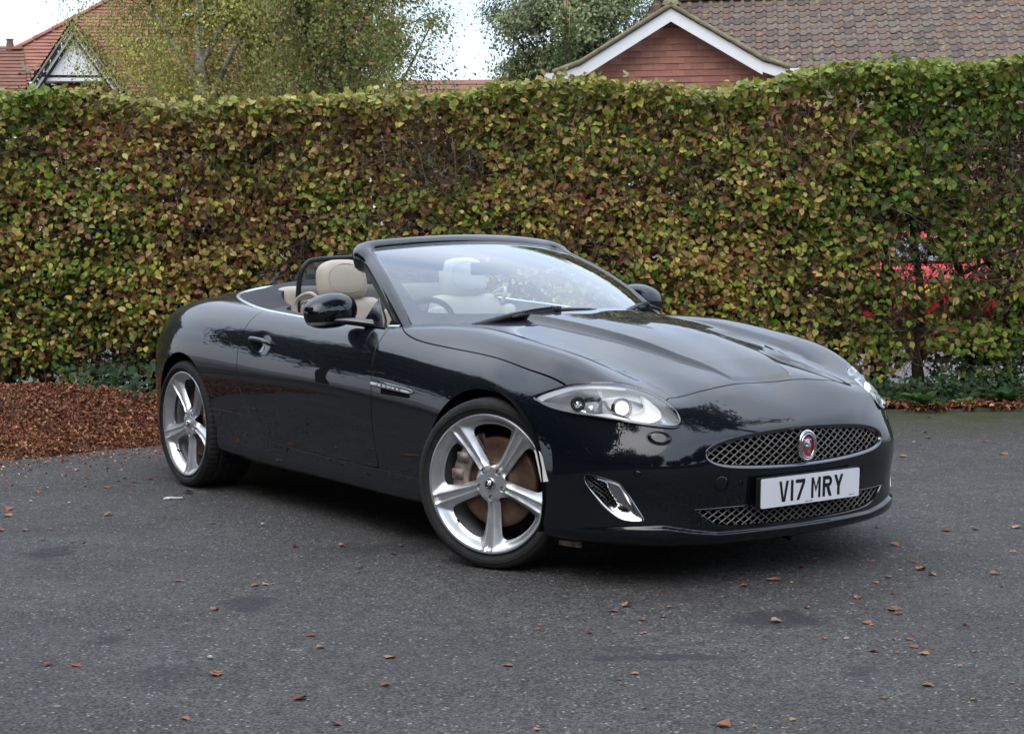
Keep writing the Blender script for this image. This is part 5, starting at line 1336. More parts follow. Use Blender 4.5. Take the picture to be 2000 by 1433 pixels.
# stems: each a part
rs = random.Random(3); l_ = HX0+.1; first = None
while l_ < HX1:
    base = np.array([l_, 13.1+rs.uniform(-.15,.15), 0]); lean = rs.uniform(-.12,.12); h_ = rs.uniform(1.7,2.3)
    pts = [base+np.array([lean*t+.03*math.sin(t*5+l_*3), .04*math.sin(t*4+l_), t]) for t in np.linspace(-.02,h_,7)]
    V, F = tube(pts, np.linspace(rs.uniform(.035,.07), .015, 7), 7); parts = [(V,F)]
    for q in range(5):
        t = rs.uniform(.25,.9)*h_; s0 = base+np.array([lean*t,0,t]); e = s0+np.array([rs.uniform(-.45,.45), rs.uniform(-.35,.1), rs.uniform(.1,.5)])
        parts.append(tube(catmull([s0,(s0+e)/2+np.array([0,rs.uniform(-.06,.06),rs.uniform(-.05,.08)]),e],3), np.linspace(.018,.005,7), 5))
    V, F = merge(parts); mobj('stem', Ya(V), F, M['bark'], hedge); l_ += rs.uniform(.32,.5)
# twigs
def twig_mesh(n, seed, lo=(HX0,12.72,.25), hi=(HX1,13.45,2.4), ln=(.12,.45), rad=(.0020,.0044), bias=None):
    r = np.random.default_rng(seed); Pn = np.stack([r.uniform(lo[i],hi[i],n) for i in range(3)],1)
    if bias is not None: k = r.random(n) < bias(Pn[:,0],Pn[:,2]); Pn = Pn[k]; n = len(Pn)
    D_ = r.normal(0,1,(n,3)); D_[:,1] -= .3; D_[:,2] += .15; D_ /= np.linalg.norm(D_,axis=1)[:,None]; L_ = r.uniform(*ln,(n,1))
    A = Pn; B = Pn+D_*L_*.5+r.normal(0,.03,(n,3)); Cc = Pn+D_*L_+r.normal(0,.05,(n,3)); R0 = r.uniform(*rad,(n,1))
    S = r.normal(0,1,(n,3)); S -= D_*(S*D_).sum(1)[:,None]; S /= np.linalg.norm(S,axis=1)[:,None]; T = np.cross(D_,S)
    rings = []
    for Q, f_ in ((A,1),(B,.75),(Cc,.35)):
        for a in (0,2.094,4.189): rings.append(Q+(S*cos(a)+T*sin(a))*R0*f_)
    V = np.stack(rings,1).reshape(-1,3); q = []
    for i in (0,3):
        for k in range(3): q.append((i+k,i+(k+1)%3,i+3+(k+1)%3,i+3+k))
    q = np.array(q); F = (q[None]+(np.arange(n)*9)[:,None,None]).reshape(-1,4); return V, F
V, F = twig_mesh(26000, 9, lo=(HX0,12.68,.25), hi=(HX1,13.2,2.16), bias=lambda l,z: 1.15-.85*hedge_density(l,z)); tag(mobj('twigs', Ya(V), F, M['twig'], hedge, smooth=False), kind='stuff')
# withered leaves hanging in the thin places
n = 16000; l = r.uniform(HX0,HX1,n); z = r.uniform(.3,2.42,n); k = r.random(n) < (1.0-.8*hedge_density(l,z)); l, z = l[k], z[k]; n = len(l)
d = hedge_front(l,z)+.10+r.uniform(0,.45,n); V, F, CC = scatter_leaves(Ya(np.stack([l,d,z],1)), r.uniform(.03,.06,n), np.tile([-YD[0],-YD[1],.2],(n,1)), np.column_stack([palette(n,DEAD,[3,3,2,1],r),np.ones(n)]), .42, jitter=.9, droop=1.5, fold=.25, curl=.4, seed=12)
tag(leaf_obj('withered_leaves', V, F, CC, M['litter'], hedge), kind='stuff')
# ------------------------------------------------------------------ leaf heap, litter, stones, ivy, weeds
def heap_h(l, d):
    l = np.asarray(l, float); d = np.asarray(d, float); e = 9.80+.55*np.clip((l+3.0)/.75,-.15,2)+.05*np.sin(l*7)
    f = sstep((d-e)/1.5); ridge = .21*np.exp(-(((l+3.2)/1.0)**2))*np.exp(-(((d-11.6)/.75)**2))+.11*np.exp(-(((l+4.6)/1.1)**2)); side = 1-sstep((l+2.25)/.55)
    return (ridge*f+.055*sstep((d-e)/.3))*side-.01
lx = np.linspace(-7.0,-1.6,90); dy = np.linspace(9.5,12.9,60); LX, DY = np.meshgrid(lx, dy); H = heap_h(LX.ravel(), DY.ravel())+.012*vnoise(np.stack([LX.ravel(),DY.ravel(),0*LX.ravel()],1), 9, 4)
V = np.stack([LX.ravel(),DY.ravel(),H],1); F = np.array([(j*90+i,j*90+i+1,(j+1)*90+i+1,(j+1)*90+i) for j in range(59) for i in range(89)])
mound = ylocal('leaf_mound', V, F, mat('leaf mould', (.055,.022,.012), .95, col2=(.10,.04,.022), noise_scale=60, bump=.01, bump_scale=50), smooth=True, kind='stuff')
CHIP = [(.31,.120,.058),(.39,.165,.078),(.23,.083,.040),(.47,.24,.12),(.14,.052,.028),(.55,.34,.19)]
n = 44000; l = r.uniform(-6.2,-1.75,n); d = r.uniform(9.55,12.8,n); h = heap_h(l,d); e = h > -.004; stray = (~e) & (r.random(n) < .0)
k = e | stray; l, d, h = l[k], d[k], h[k]; n = len(l)
V, F, CC = scatter_leaves(Ya(np.stack([l,d,h+.012],1)), r.uniform(.014,.038,n), np.tile([0,0,1.],(n,1)), np.column_stack([palette(n,CHIP,[4,2.5,4,1,4,.5],r,.3)*.85,np.zeros(n)]), .6, jitter=.75, fold=.35, curl=.5, seed=21)
tag(leaf_obj('leaf_heap', V, F, CC, M['litter']), kind='stuff')
n = 30000; l = r.uniform(-2.4,6.5,n); d = 12.10+r.random(n)**1.3*1.5; h = .045+.05*vnoise(np.stack([l,d,0*l],1),3,6)
V, F, CC = scatter_leaves(Ya(np.stack([l,d,h],1)), r.uniform(.02,.06,n), np.tile([0,0,1.],(n,1)), np.column_stack([palette(n,CHIP,[4,3,4,1,4,1],r,.3)*.85,np.zeros(n)]), .6, jitter=.6, fold=.3, curl=.4, seed=22)
tag(leaf_obj('leaf_litter', V, F, CC, M['litter']), kind='stuff')
n = 900; l = r.uniform(-3.6,-1.2,n); d = 9.75-r.exponential(.35,n)+.65*np.clip((l+3.0)/.75,-.2,1.6); 
V, F, CC = scatter_leaves(Ya(np.stack([l,d,np.full(n,.006)],1)), r.uniform(.010,.026,n), np.tile([0,0,1.],(n,1)), np.column_stack([palette(n,CHIP,[4,3,3,2,3,1],r,.3),np.zeros(n)]), .6, jitter=.35, fold=.2, curl=.3, seed=23)
tag(leaf_obj('leaf_crumbs', V, F, CC, M['litter']), kind='stuff')
IVY = [(.020,.042,.012),(.024,.055,.018),(.035,.075,.022),(.05,.09,.03)]
ivyT = (np.array([(0,0,0),(-.42,.05,.02),(-.5,.42,.03),(-.22,.55,.02),(0,1,-.05),(.22,.55,.02),(.5,.42,.03),(.42,.05,.02),(0,.4,-.03)],float), [(0,8,1),(1,8,2),(2,8,3),(3,8,4),(4,8,5),(5,8,6),(6,8,7),(7,8,0)])
def ivy(name, l0, l1, d0, d1, z0, z1, n, seed, s=(.03,.06)):
    r = np.random.default_rng(seed); l = r.uniform(l0,l1,n); d = r.uniform(d0,d1,n); z = z0+(z1-z0)*r.random(n)**1.5
    V, F, CC = scatter_leaves(Ya(np.stack([l,d,z],1)), r.uniform(*s,n), np.tile([-YD[0],-YD[1],.8],(n,1)), np.column_stack([palette(n,IVY,[3,3,2,1],r),np.zeros(n)]), tmpl=ivyT, jitter=.5, seed=seed)
    return tag(leaf_obj(name, V, F, CC, M['leafm']), kind='stuff')
ivy('ivy', -3.2,-1.9, 11.4,13.1, .02,.42, 1500, 31); ivy('ground_ivy', 3.3,6.5, 12.55,13.3, .03,.34, 3000, 32, (.022,.045)); ivy('low_ivy', 2.7,5.2, 12.35,12.8, .03,.22, 1500, 35, (.025,.05)); ivy('ivy_under_hedge', -6.5,3, 12.8,13.4, .02,.24, 2200, 33)
def stone(name, l_, d_, z_, s, label, seed, rot=0):
    bm = bmesh.new(); bmesh.ops.create_icosphere(bm, subdivisions=4, radius=1)
    for v in bm.verts:
        p = v.co.copy(); q = Vector([math.copysign(abs(c)**.55, c) for c in p]); nn = noise.noise(p*1.3+Vector((seed,0,0)))*.22+noise.noise(p*4+Vector((seed,3,0)))*.05; q *= (1+nn); v.co = Vector((q.x*s[0], q.y*s[1], q.z*s[2]))
    o = from_bm(name, bm, M['stone'], None, True); o.location = Y(l_,d_,z_); o.rotation_euler = (.05,.1,YROT+rot); return tag(o, label, 'stone')
M['stone'] = mat('garden stone', (.16,.14,.105), .85, col2=(.085,.085,.06), noise_scale=7, bump=.006, bump_scale=30)
stone('stone', -3.83,12.15,.13, (.11,.09,.10), 'squarish tan stone at the back of the leaf heap, beside a flat grey one', 1, .3)
stone('stone', -4.02,12.45,.235, (.13,.08,.045), 'flat grey green stone lying behind and above the tan stone by the leaf heap', 6, -.1)
stone('stone', -4.10,12.05,.11, (.14,.09,.07), 'low brown stone left of the squarish tan stone', 9, -.2)
def weed(l_, d_, n, ln, wd, label, seed, name='weed', spread=.9, cols=((.05,.11,.03),(.07,.14,.035),(.04,.09,.03))):
    e = empty(name, Y(l_,d_,.04), label, 'weed'); rs = random.Random(seed)
    for k in range(n):
        a = 2*pi*k/n+rs.uniform(-.3,.3); L_ = ln*rs.uniform(.7,1.1); el = rs.uniform(.35,1.05)*spread; V = []; F = []; m_ = 9
        for i in range(m_+1):
            t = i/m_; w_ = wd*sin(pi*min(1,(t*.93+.07))**.8)*(.35+.65*min(1,t*2.2)); x_ = L_*t*cos(el*(1-.35*t)); z_ = L_*(t*sin(el)-.35*t*t); wav = .006*sin(t*22+k)
            V += [(x_,-w_,z_+.012+wav),(x_,0,z_),(x_,w_,z_+.012-wav)]
        for i in range(m_): F += [(i*3,i*3+1,i*3+4,i*3+3),(i*3+1,i*3+2,i*3+5,i*3+4)]
        V = np.array(V)@np.array([[cos(a),sin(a),0],[-sin(a),cos(a),0],[0,0,1]]); V = np.array(V); V[:,2] += .01; col = np.array(cols[k%len(cols)])*rs.uniform(.8,1.2)
        leaf_obj('leaf', V, F, np.tile([*col,.1],(len(V),1)), M['leafm'], e)
    return e
weed(3.03,12.14,8,.24,.055,'broad leaved green weed growing over the kerb at the foot of the hedge',3)
weed(2.80,12.2,4,.13,.04,'small green weed beside the front of the car at the kerb',5)
weed(3.36,12.18,4,.11,.035,'small pale green seedling in the litter right of the broad leaved weed',8, cols=((.10,.18,.04),(.12,.2,.05)))
weed(3.70,12.30,14,.20,.05,'bushy low green plant among brown litter near the end of the kerb',12, spread=1.25)
weed(-2.62,11.25,5,.22,.04,'young shoot with yellow green leaves between the leaf heap and the ivy',15, cols=((.12,.17,.05),(.2,.2,.06),(.09,.14,.04)), spread=1.3)
weed(-3.05,12.55,8,.20,.05,'small dark bluish green plant behind the leaf heap',17, cols=((.03,.07,.04),(.04,.09,.05)), spread=1.3)

# ------------------------------------------------------------------ fallen leaves on the tarmac, each its own thing
def crumple(seed, ln=1.0):
    rs = np.random.default_rng(seed); T, F = leaf_template(.75, .12, .12); T = T.copy(); T[:,2] += rs.normal(0,.05,len(T)); T[:,0] *= rs.uniform(.7,1.3); T[:,1] -= .5
    V1 = np.concatenate([T, T*[.7,.7,1]+[.15,.1,.10]]) if seed % 2 else T; F1 = F+[tuple(i+len(T) for i in f) for f in F] if seed % 2 else F
    V1[:,2] -= V1[:,2].min(); return V1, F1
fcols = [(.24,.085,.045),(.30,.13,.06),(.40,.20,.10),(.17,.055,.035),(.45,.30,.16)]
fm = [mat('fallen leaf '+n_, c, .75, col2=tuple(v*.6 for v in c), noise_scale=50) for n_, c in zip(('russet','rust','orange','maroon','straw'), fcols)]
fmesh = {}
for k in range(6):
    for q in range(5):
        V, F = crumple(40+k+q*10); fmesh[(k,q)] = fast_mesh('fallen_leaf', V, F, fm[q], False)
SPOTS = [(150,1300,26,0),(421,1318,26,1),(750,1337,22,0),(587,1364,30,3),(360,1404,24,1),(655,1415,22,0),(95,1299,20,0),(990,1300,24,1),(1417,1417,30,1),(500,1143,22,1),(518,1141,16,4),(347,1135,16,0),(419,1191,20,2),(250,1229,12,1),(610,1241,20,3),(627,1264,20,2),(760,1283,26,2),(668,1066,18,2),(782,1066,12,2),(769,1082,14,1),(705,1108,14,0),(699,1118,12,4),(738,1102,10,2),(577,1067,16,3),(415,1022,14,1),(214,1006,22,2),(513,965,14,2),(368,963,20,0),(478,955,12,0),(210,953,14,0),(166,950,12,1),(292,936,14,0),(263,942,12,0),(172,934,12,0),(150,918,14,2),(75,961,16,0),(92,953,10,4),(20,995,22,1),(15,1008,22,2),(48,1036,16,2),(4,1036,16,1),(83,1054,14,1),(140,1059,12,3),(165,1060,12,2),(99,1034,10,2),(255,962,10,2),(1166,1106,18,0),(1193,1109,22,1),(1222,1095,10,3),(1421,1126,16,0),(1460,1121,14,2),(1507,1132,24,2),(1520,1133,18,1),(1455,1145,18,1),(1566,1107,16,3),(1592,1092,16,2),(1510,1094,18,3),(1548,1138,10,2),(1703,1096,12,2),(1712,1101,10,4),(1735,1127,18,1),(1787,1098,14,3),(1798,1113,22,2),(1822,1123,22,2),(1762,1114,10,4),(1710,1138,14,2),(1674,1168,16,2),(1946,1122,22,1),(1953,1145,12,1),(1746,1188,16,0),(1740,1191,24,1),(1755,1199,20,0),(1577,1187,12,2),(1306,1186,14,1),(1227,1184,22,2),(1202,1194,18,0),(1254,1210,16,1),(1256,1235,10,4),(1254,1238,12,1),(1295,1205,14,2),(1516,1214,26,2),(1692,1216,20,1),(1704,1221,12,2),(1612,1247,16,1),(1657,1247,12,4),(1703,1271,20,3),(1778,1248,20,0),(1786,1264,20,0),(1804,1278,22,2),(1745,1248,10,2),(1750,1274,12,0),(1883,1220,14,3),(1903,1274,12,2),(1877,1302,12,2),(1814,1339,26,1),(1727,1364,16,1),(1900,1366,14,2),(1979,1334,14,2),(1240,1316,18,2),(1210,1327,12,0),(1260,1383,12,4),(1548,1406,14,2),(1473,1419,10,4),(1053,1228,16,0),(1152,1236,14,3),(1716,1030,14,1),(1848,1036,22,3),(1905,1034,18,0),(1985,1030,22,4),(1976,1079,16,2),(1747,1064,20,2),(1792,1036,14,0),(1810,845,12,3),(1812,856,14,1),(1765,892,18,2),(1924,863,12,3),(1960,887,18,1),(1925,862,10,0),(1814,815,8,3),(1918,836,6,2),(1500,905,8,2),(1046,1424,16,2),(858,1106,10,2),(1845,1160,8,3),(1745,1160,12,3)]
SPOT_YARD = [(-1.35,5.00),(-0.90,4.88),(-0.38,4.75),(-0.61,4.61),(-0.90,4.42),(-0.48,4.36),(-1.44,5.01),(-0.02,4.96),(0.56,4.32),(-0.98,6.16),(-0.94,6.18),(-1.29,6.25),(-1.06,5.75),(-1.30,5.47),(-0.67,5.36),(-0.62,5.20),(-0.39,5.07),(-0.73,6.95),(-0.48,6.94),(-0.50,6.76),(-0.61,6.49),(-0.61,6.39),(-0.55,6.55),(-0.93,6.95),(-1.39,7.54),(-1.93,7.79),(-1.29,8.41),(-1.68,8.46),(-1.41,8.59),(-2.15,8.66),(-2.28,8.72),(-1.99,8.97),(-2.05,8.85),(-2.34,9.02),(-2.49,9.35),(-2.48,8.53),(-2.47,8.67),(-2.46,7.98),(-2.41,7.78),(-2.21,7.39),(-2.32,7.39),(-2.06,7.15),(-1.92,7.09),(-1.86,7.07),(-2.10,7.41),(-1.99,8.49),(0.33,6.47),(0.38,6.44),(0.45,6.58),(0.82,6.26),(0.91,6.30),(0.98,6.19),(1.00,6.18),(0.86,6.08),(1.14,6.43),(1.22,6.59),(1.05,6.57),(1.05,6.14),(1.44,6.53),(1.44,6.48),(1.43,6.22),(1.60,6.51),(1.59,6.36),(1.61,6.26),(1.51,6.35),(1.36,6.12),(1.24,5.86),(1.85,6.26),(1.81,6.04),(1.33,5.69),(1.32,5.67),(1.33,5.61),(1.03,5.71),(0.55,5.74),(0.40,5.76),(0.35,5.68),(0.44,5.55),(0.43,5.37),(0.42,5.35),(0.51,5.59),(0.89,5.51),(1.19,5.48),(1.20,5.45),(1.01,5.27),(1.08,5.27),(1.13,5.10),(1.28,5.25),(1.27,5.15),(1.28,5.06),(1.23,5.25),(1.20,5.08),(1.51,5.44),(1.44,5.08),(1.35,4.91),(1.20,4.70),(1.04,4.57),(1.29,4.55),(1.45,4.72),(0.36,4.85),(0.31,4.79),(0.36,4.49),(0.75,4.37),(0.64,4.31),(0.08,5.43),(0.25,5.37),(1.63,7.30),(1.91,7.21),(2.05,7.23),(2.24,7.27),(2.05,6.69),(1.61,6.88),(1.79,7.22),(2.73,10.83),(2.67,10.52),(2.30,9.65),(2.97,10.32),(2.92,9.73),(2.99,10.34),(2.98,11.74),(3.17,11.06),(1.47,9.41),(0.06,4.30),(-0.30,6.50),(1.57,5.92),(1.38,5.93)]
SCRAPS = [(-1.72,8.26),(-2.42,8.20),(-2.21,8.14),(-1.15,7.48),(2.52,10.29),(-0.95,5.07)]
rs = random.Random(77); GRP = 'fallen leaves scattered on the tarmac'
LN = {0:'russet',1:'rust brown',2:'orange brown',3:'dark maroon',4:'straw coloured'}
SPECIAL = {(587,1364):'dark maroon crumpled leaf, biggest on the open tarmac left of the front wheel',(1417,1417):'large rust brown leaf at the bottom edge of the tarmac ahead of the car',(990,1300):'rust brown leaf alone on open tarmac below the front wheel',(1814,1339):'long reddish brown leaf lying alone in the lower right of the tarmac',(1516,1214):'flat orange brown leaf on the tarmac straight ahead of the number plate',(421,1318):'rounded rust brown leaf alone on the tarmac in the lower left',(577,1067):'dark maroon leaf in the middle of a damp stain beside the car',(415,1022):'rust leaf on the damp stain near the rear wheel',(1985,1030):'pale straw coloured leaf standing up near the right edge of the tarmac',(1848,1036):'dark red leaf standing on the tarmac right of the front bumper',(500,1143):'russet leaf touching a straw coloured one on the tarmac left of the front wheel',(214,1006):'large orange brown leaf on the tarmac in front of the leaf heap'}
def REGION(a, b):
    if b < 900: return 'on the mossy tarmac by the kerb beside the headlight'
    if a > 1700 and b < 1085: return 'on the tarmac right of the front bumper'
    if a < 310 and b < 1085: return 'on the tarmac in front of the leaf heap'
    if a < 640 and b < 1085: return 'on the tarmac near the rear wheel'
    if a < 900 and b < 1125: return 'on the tarmac under the door'
    if a < 460: return 'on the open tarmac at lower left'
    if a < 900: return 'on the open tarmac below the front wheel'
    if a < 1350: return 'on the tarmac below the fog lamp' if b < 1270 else 'on the nearest tarmac in the middle'
    if a < 1660: return 'on the tarmac below the grille' if b < 1170 else 'on the nearer tarmac ahead of the grille'
    if b < 1160: return 'on the tarmac below the number plate end of the bumper'
    return 'on the nearer tarmac at lower right' if b > 1240 else 'in the cluster at right on the tarmac'
for i, (px_, py_, s_, q) in enumerate(SPOTS):
    # where each leaf lies on the ground (yard metres)
    l_, d_ = SPOT_YARD[i]
    o = link(bpy.data.objects.new('fallen_leaf', fmesh[(rs.randrange(6), q)])); sz = s_/3222*math.hypot(d_,1.3)*1.05; sz = min(sz,.07)
    o.location = Y(l_, d_, .002); o.rotation_euler = (rs.uniform(-.15,.15),rs.uniform(-.15,.15),rs.uniform(0,6.28)); o.scale = (sz,sz,sz*rs.uniform(.5,.9))
    reg = REGION(px_, py_); tag(o, SPECIAL.get((px_,py_), ('large ' if s_ > 19 else 'small ' if s_ < 13 else '')+LN[q]+' leaf '+reg), 'leaf', GRP)
V, F = merge([tube(catmull([(-.045,0,.004),(-.02,.010,.008),(.02,.006,.006),(.05,-.008,.010)],4), np.linspace(.006,.003,13), 6), box((-.03,.004,.005),(.03,.012,.004)), box((.035,0,.008),(.02,.010,.005))])
o = mobj('paper_scrap', V, F, M['plate'], smooth=False); l_, d_ = SCRAPS[0]; o.location = Y(l_,d_,.001); o.rotation_euler = (0,0,YROT+.15); tag(o, 'thin white scrap lying on the tarmac in front of the rear wheel', 'litter')
for k, (l_, d_) in enumerate(SCRAPS[1:]):
    bm = bmesh.new(); bmesh.ops.create_icosphere(bm, subdivisions=2, radius=.008)
    for v in bm.verts: v.co = v.co*(1+.25*noise.noise(v.co*90+Vector((k,0,0)))); v.co.z *= .7; v.co.x *= 1.3
    o = from_bm('pebble', bm, M['pebble'] if 'pebble' in M else mat('pale pebble',(.38,.36,.30),.7), None, True); o.location = Y(l_,d_,.008)
    tag(o, ['pale pebble lying nearest the leaf heap on the left of the tarmac','pale oval pebble on the tarmac left of the rear wheel','beige pebble on the tarmac beside the damp stain','small white chip near the kerb right of the car','pale pebble near the bottom of the tarmac left of middle'][k], 'pebble')
# ------------------------------------------------------------------ trees
QUADLEAF = (np.array([(0,0,0),(-.34,.5,.06),(0,1,-.08),(.34,.5,.06)],float), [(0,3,2),(0,2,1)])
def tree(name, l_, d_, h, crown, cols, wts, nleaf, lsize, label, seed, trunk_r=.12, bark=None, fork=.35, nlimb=9, airy=.5, droop=.4, group=None, wid=.7, z0=None, lean=0, clump=.35):
    r = np.random.default_rng(seed); rs = random.Random(seed); e = empty(name, Y(l_,d_,0), label, 'tree', group); bark = bark or M['bark']
    (cl, cd, cz) = crown[0]; (rl, rd, rz) = crown[1]   # centre and radii relative to the foot
    parts = []; top = np.array([lean, 0, h*.86]); trunk = catmull([(0,0,-.05),(lean*.15+.04,0,h*.25),(lean*.45-.03,.02,h*.5),(lean*.8,0,h*.7),top], 5); parts.append(tube(trunk, np.linspace(trunk_r, trunk_r*.18, len(trunk)), 10))
    tips = []
    for k in range(nlimb):
        t = fork+(.95-fork)*k/max(1,nlimb-1); i = int(t*(len(trunk)-1)); s0 = trunk[i]; a = rs.uniform(0,2*pi) if k % 2 else rs.choice([0,pi])+rs.uniform(-.5,.5)
        rr_ = rs.uniform(.6,.95); e0 = np.array([cl+rl*rr_*cos(a), cd+rd*rr_*sin(a), min(cz+rz*.8, s0[2]+rs.uniform(.15,.45)*h)]); e0[2] = max(e0[2], cz-rz*.6)
        mid = (s0+e0)/2+np.array([rs.uniform(-.1,.1),rs.uniform(-.1,.1),rs.uniform(-.05,.12)])*h*.4; P = catmull([s0,mid,e0],6); rad0 = trunk_r*(1-t)*.55+.012; parts.append(tube(P, np.linspace(rad0,.008,len(P)), 6))
        for j in range(5):
            q = P[rs.randrange(4,len(P))]; t2 = q+np.array([rs.uniform(-.35,.35)*rl,rs.uniform(-.35,.35)*rd,rs.uniform(-.25,.35)*rz*.6]); parts.append(tube(catmull([q,(q+t2)/2+np.array([0,0,.05]),t2],3), np.linspace(.012,.004,7), 4)); tips.append(t2)
        tips.append(e0); tips.append(P[len(P)//2])
    V, F = merge(parts); tr = mobj('trunk', V@np.array([[YL[0],YL[1],0],[YD[0],YD[1],0],[0,0,1]]), F, bark, e)
    # clumps of leaves through the crown with gaps between them
    nc = int(60/clump*.35*max(1,rl)); u = r.normal(0,1,(nc,3)); u /= np.linalg.norm(u,axis=1)[:,None]; rad = r.uniform(.25,1.0,(nc,1))**.6
    cen = np.array([cl,cd,cz])+u*rad*np.array([rl,rd,rz])*(1+.22*vnoise(u*2,1,seed)[:,None]); cen = np.concatenate([cen, np.array(tips)]); nc = len(cen)
    k = r.integers(0,nc,nleaf); sg = clump*r.uniform(.35,1.0,(nc,1))[k]; P = cen[k]+r.normal(0,1,(nleaf,3))*sg*np.array([1,1,.75]); P[:,2] -= droop*np.abs(r.normal(0,.3,nleaf))
    tintc = r.normal(0,.20,(nc,1))[k]; C = palette(nleaf, cols, wts, r, .2)*(1+tintc)
    if z0 is not None: kk = P[:,2] > z0; P, C = P[kk], C[kk]
    n_ = len(P); out_ = P-np.array([cl,cd,cz]); out_ /= np.linalg.norm(out_,axis=1)[:,None]+1e-6; out_[:,2] += .5; out_[:,1] -= .4
    V, F, CC = scatter_leaves(P, r.uniform(.7,1.25,n_)*lsize, out_, np.column_stack([np.clip(C,.004,.9),np.full(n_,.3)]), wid, tmpl=QUADLEAF, jitter=.38, droop=droop, seed=seed)
    leaf_obj('crown', V@np.array([[YL[0],YL[1],0],[YD[0],YD[1],0],[0,0,1]]), F, CC, M['treeleaf'], e)
    return e
def birch_bark():
    m = mat('birch bark', (.50,.47,.43), .7, col2=(.10,.085,.07), noise_scale=7, bump=.004); return m
BIRCH = [(.36,.36,.10),(.45,.42,.12),(.27,.30,.085),(.54,.47,.13),(.32,.28,.12)]
tree('birch_tree', -4.05, 22, 7.2, ((.10,.5,4.5),(1.95,1.2,2.1)), BIRCH, [4,3,3,1.5,1], 85000, .044, 'yellowing silver birch with a forked white trunk in front of the red roofed house', 4, .13, birch_bark(), .42, 12, droop=1.0, clump=.22, wid=.62)
tree('birch_tree', -2.55, 23, 6.4, ((0,0,4.4),(1.25,1.0,1.9)), BIRCH, [3,2,4,1,2], 30000, .044, 'second yellow green birch, right of the forked white trunk and thinner', 14, .07, birch_bark(), .35, 10, droop=1.2, clump=.24)
MIX = [(.21,.25,.08),(.29,.32,.09),(.38,.29,.11),(.15,.19,.06),(.42,.25,.11)]
tree('thin_tree', -1.95, 20, 6.5, ((.1,0,4.3),(1.15,.9,1.9)), MIX, [3,3,1.5,3,1], 32000, .048, 'open branched tree with turning leaves left of the gap of sky', 24, .10, M['bark'], .38, 12, droop=.3, clump=.22)
tree('thin_tree', -3.2, 30, 6.2, ((0,0,3.9),(2.3,1.2,1.6)), [(.09,.12,.03),(.12,.15,.035)], [1,1], 12000, .07, 'mid green tree far behind the two birches', 25, .12, M['bark'], .3, 10, clump=.35)
EVER = [(.22,.27,.12),(.31,.35,.17),(.15,.19,.08),(.40,.42,.23),(.095,.13,.055)]
tree('leafy_tree', .95, 27, 7.4, ((.15,0,4.6),(1.55,1.4,2.5)), EVER, [3,3,3,1.6,2], 80000, .060, 'dense grey green leafy tree left of the tile hung gable', 34, .16, M['bark'], .25, 12, clump=.26, droop=.2)
# a young spruce in front of it
e = empty('spruce_tree', Y(.78,23,0), 'slim dark green spruce with an orange brown leading shoot before the leafy tree', 'tree'); r = np.random.default_rng(8)
V, F = tube([(0,0,0),(0,0,4.0),(0.02,0,4.75)], [.06,.025,.006], 8); mobj('trunk', V, F, M['bark'], e)
Pn = []; 
for z_ in np.arange(1.2,4.45,.05):
    R_ = .50*(4.6-z_)/3.4+.03; k = int(70*R_/.5)+10; a = r.uniform(0,2*pi,k); q = R_*r.uniform(.3,1,k)**.5; Pn.append(np.stack([q*np.cos(a),q*np.sin(a),z_-.25*q+r.normal(0,.02,k)],1))
Pn = np.concatenate(Pn); n_ = len(Pn); out_ = Pn*[1,1,0]; out_[:,2] = .4
V, F, CC = scatter_leaves(Pn, r.uniform(.05,.10,n_), out_, np.column_stack([palette(n_,[(.04,.075,.025),(.07,.11,.035),(.09,.13,.04)],[1,1,1],r),np.zeros(n_)]), .25, jitter=.7, seed=8); leaf_obj('crown', V, F, CC, M['treeleaf'], e)
parts = [tube([(dx,0,3.9),(dx*1.4+.01,0,4.62-abs(dx)*2)], [.008,.004], 5) for dx in (-.02,.015,.06)]; mobj('leading_shoot', *merge(parts), mat('orange shoots',(.42,.22,.08),.7), e)
tree('thin_tree', -11.6, 44, 6.9, ((.6,0,5.6),(1.0,.8,1.0)), [(.10,.12,.07),(.14,.15,.09)], [1,1], 900, .09, 'sprig of a far tree showing over the red roof edge', 44, .08, M['bark'], .5, 8, clump=.16)
# ------------------------------------------------------------------ bungalow with a tile-hung gable
def frame_obj(name, loc, rz, label, cat): o = empty(name, loc, label, cat); o.rotation_euler = (0,0,rz); return o
M['pvc'] = mat('white painted board', (.80,.81,.82), .4, col2=(.74,.75,.75), noise_scale=2)
M['mortar'] = mat('lichened mortar', (.30,.26,.16), .9, col2=(.17,.15,.10), noise_scale=10, bump=.006, bump_scale=40)
TG = [mat('hung tile '+n_, c, .75, col2=tuple(v*.85 for v in c), noise_scale=9, bump=.002) for n_, c in (('red',(.37,.165,.115)),('dark red',(.31,.135,.098)),('pink',(.37,.18,.145)))]
RT = [mat('roof tile '+n_, c, .88, col2=c2, noise_scale=13, bump=.006, bump_scale=30) for n_, c, c2 in (('brown',(.150,.100,.072),(.080,.055,.043)),('grey',(.150,.118,.090),(.09,.07,.055)),('dark',(.10,.075,.06),(.06,.048,.04)),('lichen',(.26,.17,.07),(.13,.10,.075)))]
GD = 21.6; gl0 = 2.10; BG = frame_obj('bungalow', Y(gl0, GD, 0), YROT-radians(8), 'bungalow with white edged tile hung gable and mossy brown tiled roof beyond the hedge', 'house')
